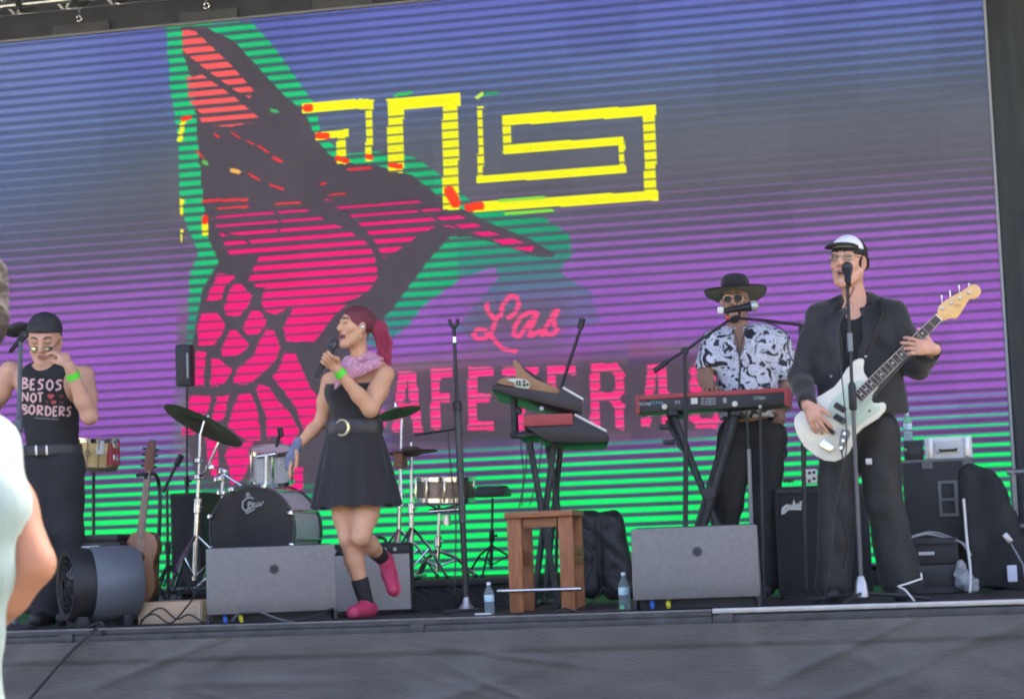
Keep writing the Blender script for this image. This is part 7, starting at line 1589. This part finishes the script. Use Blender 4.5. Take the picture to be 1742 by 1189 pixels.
S.cap(chest+V(-0.09, 0, 0.055), chest+V(0.10, 0, 0.055), 0.135, 0.135, 0.05, (V(0, 1, 0), 0.86)); S.cap(chest, waist, 0.18, 0.18, 0.05, (V(0, 1, 0), 0.80)); S.cap(neckb+V(-0.12, 0.02, -0.055), neckb+V(0.14, 0.02, -0.055), 0.068, 0.068, 0.05)
S.chain([Rs, Rs+(Re-Rs)*0.62], [0.082, 0.076], 0.04); S.chain([Ls, Ls+(Le-Ls)*0.62], [0.086, 0.080], 0.04)
for Rr_, Ee in ((Rs, Re), (Ls, Le)): S.cap(Rr_+(Ee-Rr_)*0.62, Rr_+(Ee-Rr_)*1.1, 0.055, 0.06, 0.006, None, 'sub')
for k_ in range(4): S.ell(J(1253+k_*1.5, 545+k_*15, -0.13), (0.050-0.010*k_, 0.12, 0.045), 0.012, None, 'sub')
S.ell(neckb+V(0, -0.02, 0.06), (0.068, 0.1, 0.06), 0.01, None, 'sub')
S.plane(J(1275, 712), (0, 0, -1)); S.wrinkle(0.005, 24, 20, 20, 51)
sh = S.build('shirt', ms, root); st4 = bvh_of(sh)
S = SDF(lo, hi, 0.008); S.cap(chest+V(-0.06, 0, 0.02), chest+V(0.06, 0, 0.02), 0.130, 0.130, 0.05, (V(0, 1, 0), 0.84)); S.plane(J(1258, 572), (0, -0.3, 1)); S.plane(J(1275, 690), (0, 0, -1)); S.build('undershirt', mat('undershirt_dark', (0.06, 0.058, 0.058), 0.8, color2=(0.2, 0.2, 0.2), scale=30), root)
decal('shirt_placket', st4, [([(1262, 600), (1258, 640), (1257, 680)], 3.5)], mat('placket_dark', (0.05, 0.05, 0.055), 0.8), root)
for sgn, pts in ((-1, [(1243, 552), (1232, 575), (1246, 592), (1258, 612)]), (1, [(1277, 550), (1288, 575), (1274, 592), (1262, 612)])):
    decal('collar', st4, [(pts, 10)], ms, root, 0.012)
MB().tube(curve_pts([J(1246, 556, -0.08), J(1254, 580, -0.11), J(1258, 606, -0.14), J(1262, 580, -0.11), J(1272, 556, -0.08)]), 0.004, 6).build('necklace', mat('beads_dark', (0.05, 0.045, 0.04), 0.4), root)
S = SDF(lo, hi, 0.0075)
S.cap(J(1255, 740), J(1302, 740), 0.115, 0.115, 0.05, (V(0, 1, 0), 0.9)); S.chain([RH, RK, RA], [0.108, 0.085, 0.075], 0.03); S.chain([LH, LK, LA], [0.108, 0.088, 0.078], 0.03); S.plane((0, 0, 0.05), (0, 0, -1)); S.plane(J(1275, 698), (0, 0, 1)); S.wrinkle(0.006, 22, 18, 12, 53)
S.build('trousers', mat('trouser_dark', (0.014, 0.016, 0.0175), 0.75, noise=0.25, scale=6, bump=0.3, bscale=22), root)
for A_ in (RA, LA):
    S = SDF(np.array(A_)-[0.12, 0.28, 0.1], np.array(A_)+[0.12, 0.16, 0.08], 0.008); S.cap((A_.x, A_.y+0.05, 0.05), (A_.x, A_.y-0.14, 0.04), 0.05, 0.042, 0.02); S.plane((0, 0, 0.003), (0, 0, -1)); S.build('shoe', BLACKPLAST, root)
band_ring('wristband', LIME, root, Lw+(Le-Lw)*0.1, Lw-Le, 0.034, 0.03)
S = SDF(np.array(J(1328, 745))-0.18, np.array(J(1328, 745))+0.18, 0.007); S.cap(J(1326, 730, -0.04), J(1330, 775, -0.02), 0.035, 0.028, 0.02, (V(0.3, 1, 0), 0.5)); S.cap(J(1330, 770, -0.02), J(1321, 795, -0.02), 0.03, 0.012, 0.02, (V(0.3, 1, 0), 0.5)); S.wrinkle(0.006, 50, 50, 30, 9)
tag(S.build('cloth_rag', BLACKCLOTH), 'dark rag hanging from the hatted player\'s lowered hand', 'cloth')

# ---------------------------------------------------------------- onlooker in front
Yp = -6.2; J = lambda x, y, dy=0.0: P(x, y, Yp+dy)
root = thing('person', 'onlooker seen from behind in loose white top with bent bare arm', 'person', V(J(-170, 900).x, Yp, GZ))
SK_F = skinmat('skin_onlooker', (0.36, 0.17, 0.105))
hf = Head(J(-72, 520, 0.02), (-0.25, 1, 0.05), (0, 0, 1), 0.98)
sh_, el, wr = J(-34, 770, 0.0), J(54, 958, -0.03), J(-70, 1105, -0.02)
ches = J(-170, 850, 0.0); hipf = J(-175, 1300, 0.0)
lsh, lel, lwr = J(-320, 745, 0), J(-370, 950, 0.02), J(-330, 1130, 0.12)
lo, hi = bbox([hf.c, sh_, el, wr, ches, hipf, lsh, lel, lwr, V(ches.x, Yp-0.15, GZ), V(ches.x, Yp+0.35, GZ)], 0.15)
S = SDF(lo, hi, 0.005)
hf.face(S)
nb = J(-165, 690, 0.0); nb = V(hf.c.x-0.02, Yp, hf.c.z-0.18)
S.cap(nb, hf.w(0, -0.02, -0.05), 0.056, 0.052, 0.03); S.cap(sh_+V(-0.03, 0, 0), lsh+V(0.03, 0, 0), 0.06, 0.06, 0.05); S.cap(ches, hipf, 0.13, 0.13, 0.05, (V(0, 1, 0), 0.8))
S.chain([sh_, sh_+(el-sh_)*0.5, el], [0.050, 0.050, 0.042], 0.03); S.chain([el, el+(wr-el)*0.35, wr], [0.041, 0.043, 0.028], 0.008); S.chain([lsh, lel, lwr], [0.055, 0.044, 0.028], 0.02)
hand(S, wr, V(-0.6, 0.5, 0.1), V(-0.3, -0.2, 1), 1); hand(S, lwr, V(0.6, 0.5, 0.1), V(0.3, -0.2, 1), -1)
hz_ = hipf.z
for s in (-1, 1): S.chain([V(hipf.x+s*0.08, Yp, hz_-0.05), V(hipf.x+s*0.09, Yp-0.01, GZ+0.45), V(hipf.x+s*0.09, Yp+0.02, GZ+0.08), V(hipf.x+s*0.1, Yp+0.15, GZ+0.035)], [0.09, 0.06, 0.045, 0.04], 0.03)
fb = S.build('body', SK_F, root)
decal('skin_mark', bvh_of(fb), [([(44, 1036), (40, 1045), (43, 1051)], 5)], mat('red_mark', (0.5, 0.06, 0.05), 0.6), root, 0.002)
S = SDF(lo, hi, 0.008)
S.cap(ches+V(0, 0, 0.05), hipf, 0.165, 0.175, 0.05, (V(0, 1, 0), 0.85)); S.cap(sh_+V(-0.03, 0, 0), lsh+V(0.03, 0, 0), 0.078, 0.078, 0.06)
S.cap(sh_, sh_+(el-sh_)*0.52, 0.066, 0.056, 0.04); S.chain([J(-25, 790, -0.05), J(-6, 868, -0.07), J(-26, 970, -0.08), J(-52, 1080, -0.08), J(-48, 1260, -0.06)], [0.05, 0.052, 0.05, 0.048, 0.055], 0.03); S.cap(lsh, lsh+(lel-lsh)*0.56, 0.082, 0.098, 0.05)
S.plane(sh_+(el-sh_)*0.58, (el-sh_)*0.9+V(0.0, 0, 0.0)) if False else None
S.cap(sh_+(el-sh_)*0.56, el, 0.047, 0.045, 0.006, None, 'sub'); S.plane(hipf+V(0, 0, -0.1), (0, 0, -1)); S.wrinkle(0.006, 30, 22, 5, 61)
S.build('blouse', mat('blouse_white', (0.25, 0.34, 0.32), 0.55, noise=0.05, scale=5, bump=0.3, bscale=14, sheen=0.3), root)
S = SDF(lo, hi, 0.009)
S.cap(hipf+V(-0.05, 0, 0), hipf+V(0.05, 0, 0), 0.14, 0.14, 0.05, (V(0, 1, 0), 0.8))
for s in (-1, 1): S.chain([V(hipf.x+s*0.08, Yp, hz_-0.05), V(hipf.x+s*0.09, Yp, GZ+0.45), V(hipf.x+s*0.09, Yp+0.02, GZ+0.08)], [0.11, 0.085, 0.07], 0.03)
S.build('trousers', mat('jean_blue', (0.05, 0.07, 0.11), 0.8, noise=0.2, scale=8), root)
S = SDF(np.array(hf.c)-0.22, np.array(hf.c)+0.22, 0.006)
hf.e(S, (0, -0.02, 0.035), (0.092, 0.108, 0.098)); hf.e(S, (0, -0.055, -0.06), (0.088, 0.065, 0.10), 0.03); hf.e(S, (0, -0.02, -0.03), (0.092, 0.07, 0.07), 0.03); hf.e(S, (0, 0.12, -0.02), (0.08, 0.09, 0.10), 0.01, 'sub'); S.wrinkle(0.007, 55, 55, 45, 63)
S.build('hair', mat('brown_hair', (0.016, 0.012, 0.010), 0.6, color2=(0.03, 0.023, 0.018), scale=20, bump=0.8, bscale=60), root)
# ------------------------------------------------------------------ thin added volume standing in for lens glare
hz = MB().box((0, 0, 2.55), (186, 186, 8.7)).build('lens_veil', None, None, 0); hz['kind'] = 'stuff'
mh = bpy.data.materials.new('lens_veil'); mh.use_nodes = True; th = mh.node_tree; th.nodes.remove(th.nodes['Principled BSDF'])
pv = th.nodes.new('ShaderNodeVolumePrincipled'); pv.inputs['Color'].default_value = (0.9, 0.93, 0.95, 1); pv.inputs['Density'].default_value = 0.0004; pv.inputs['Anisotropy'].default_value = 0.2
th.links.new(pv.outputs[0], th.nodes['Material Output'].inputs['Volume']); hz.data.materials.append(mh)
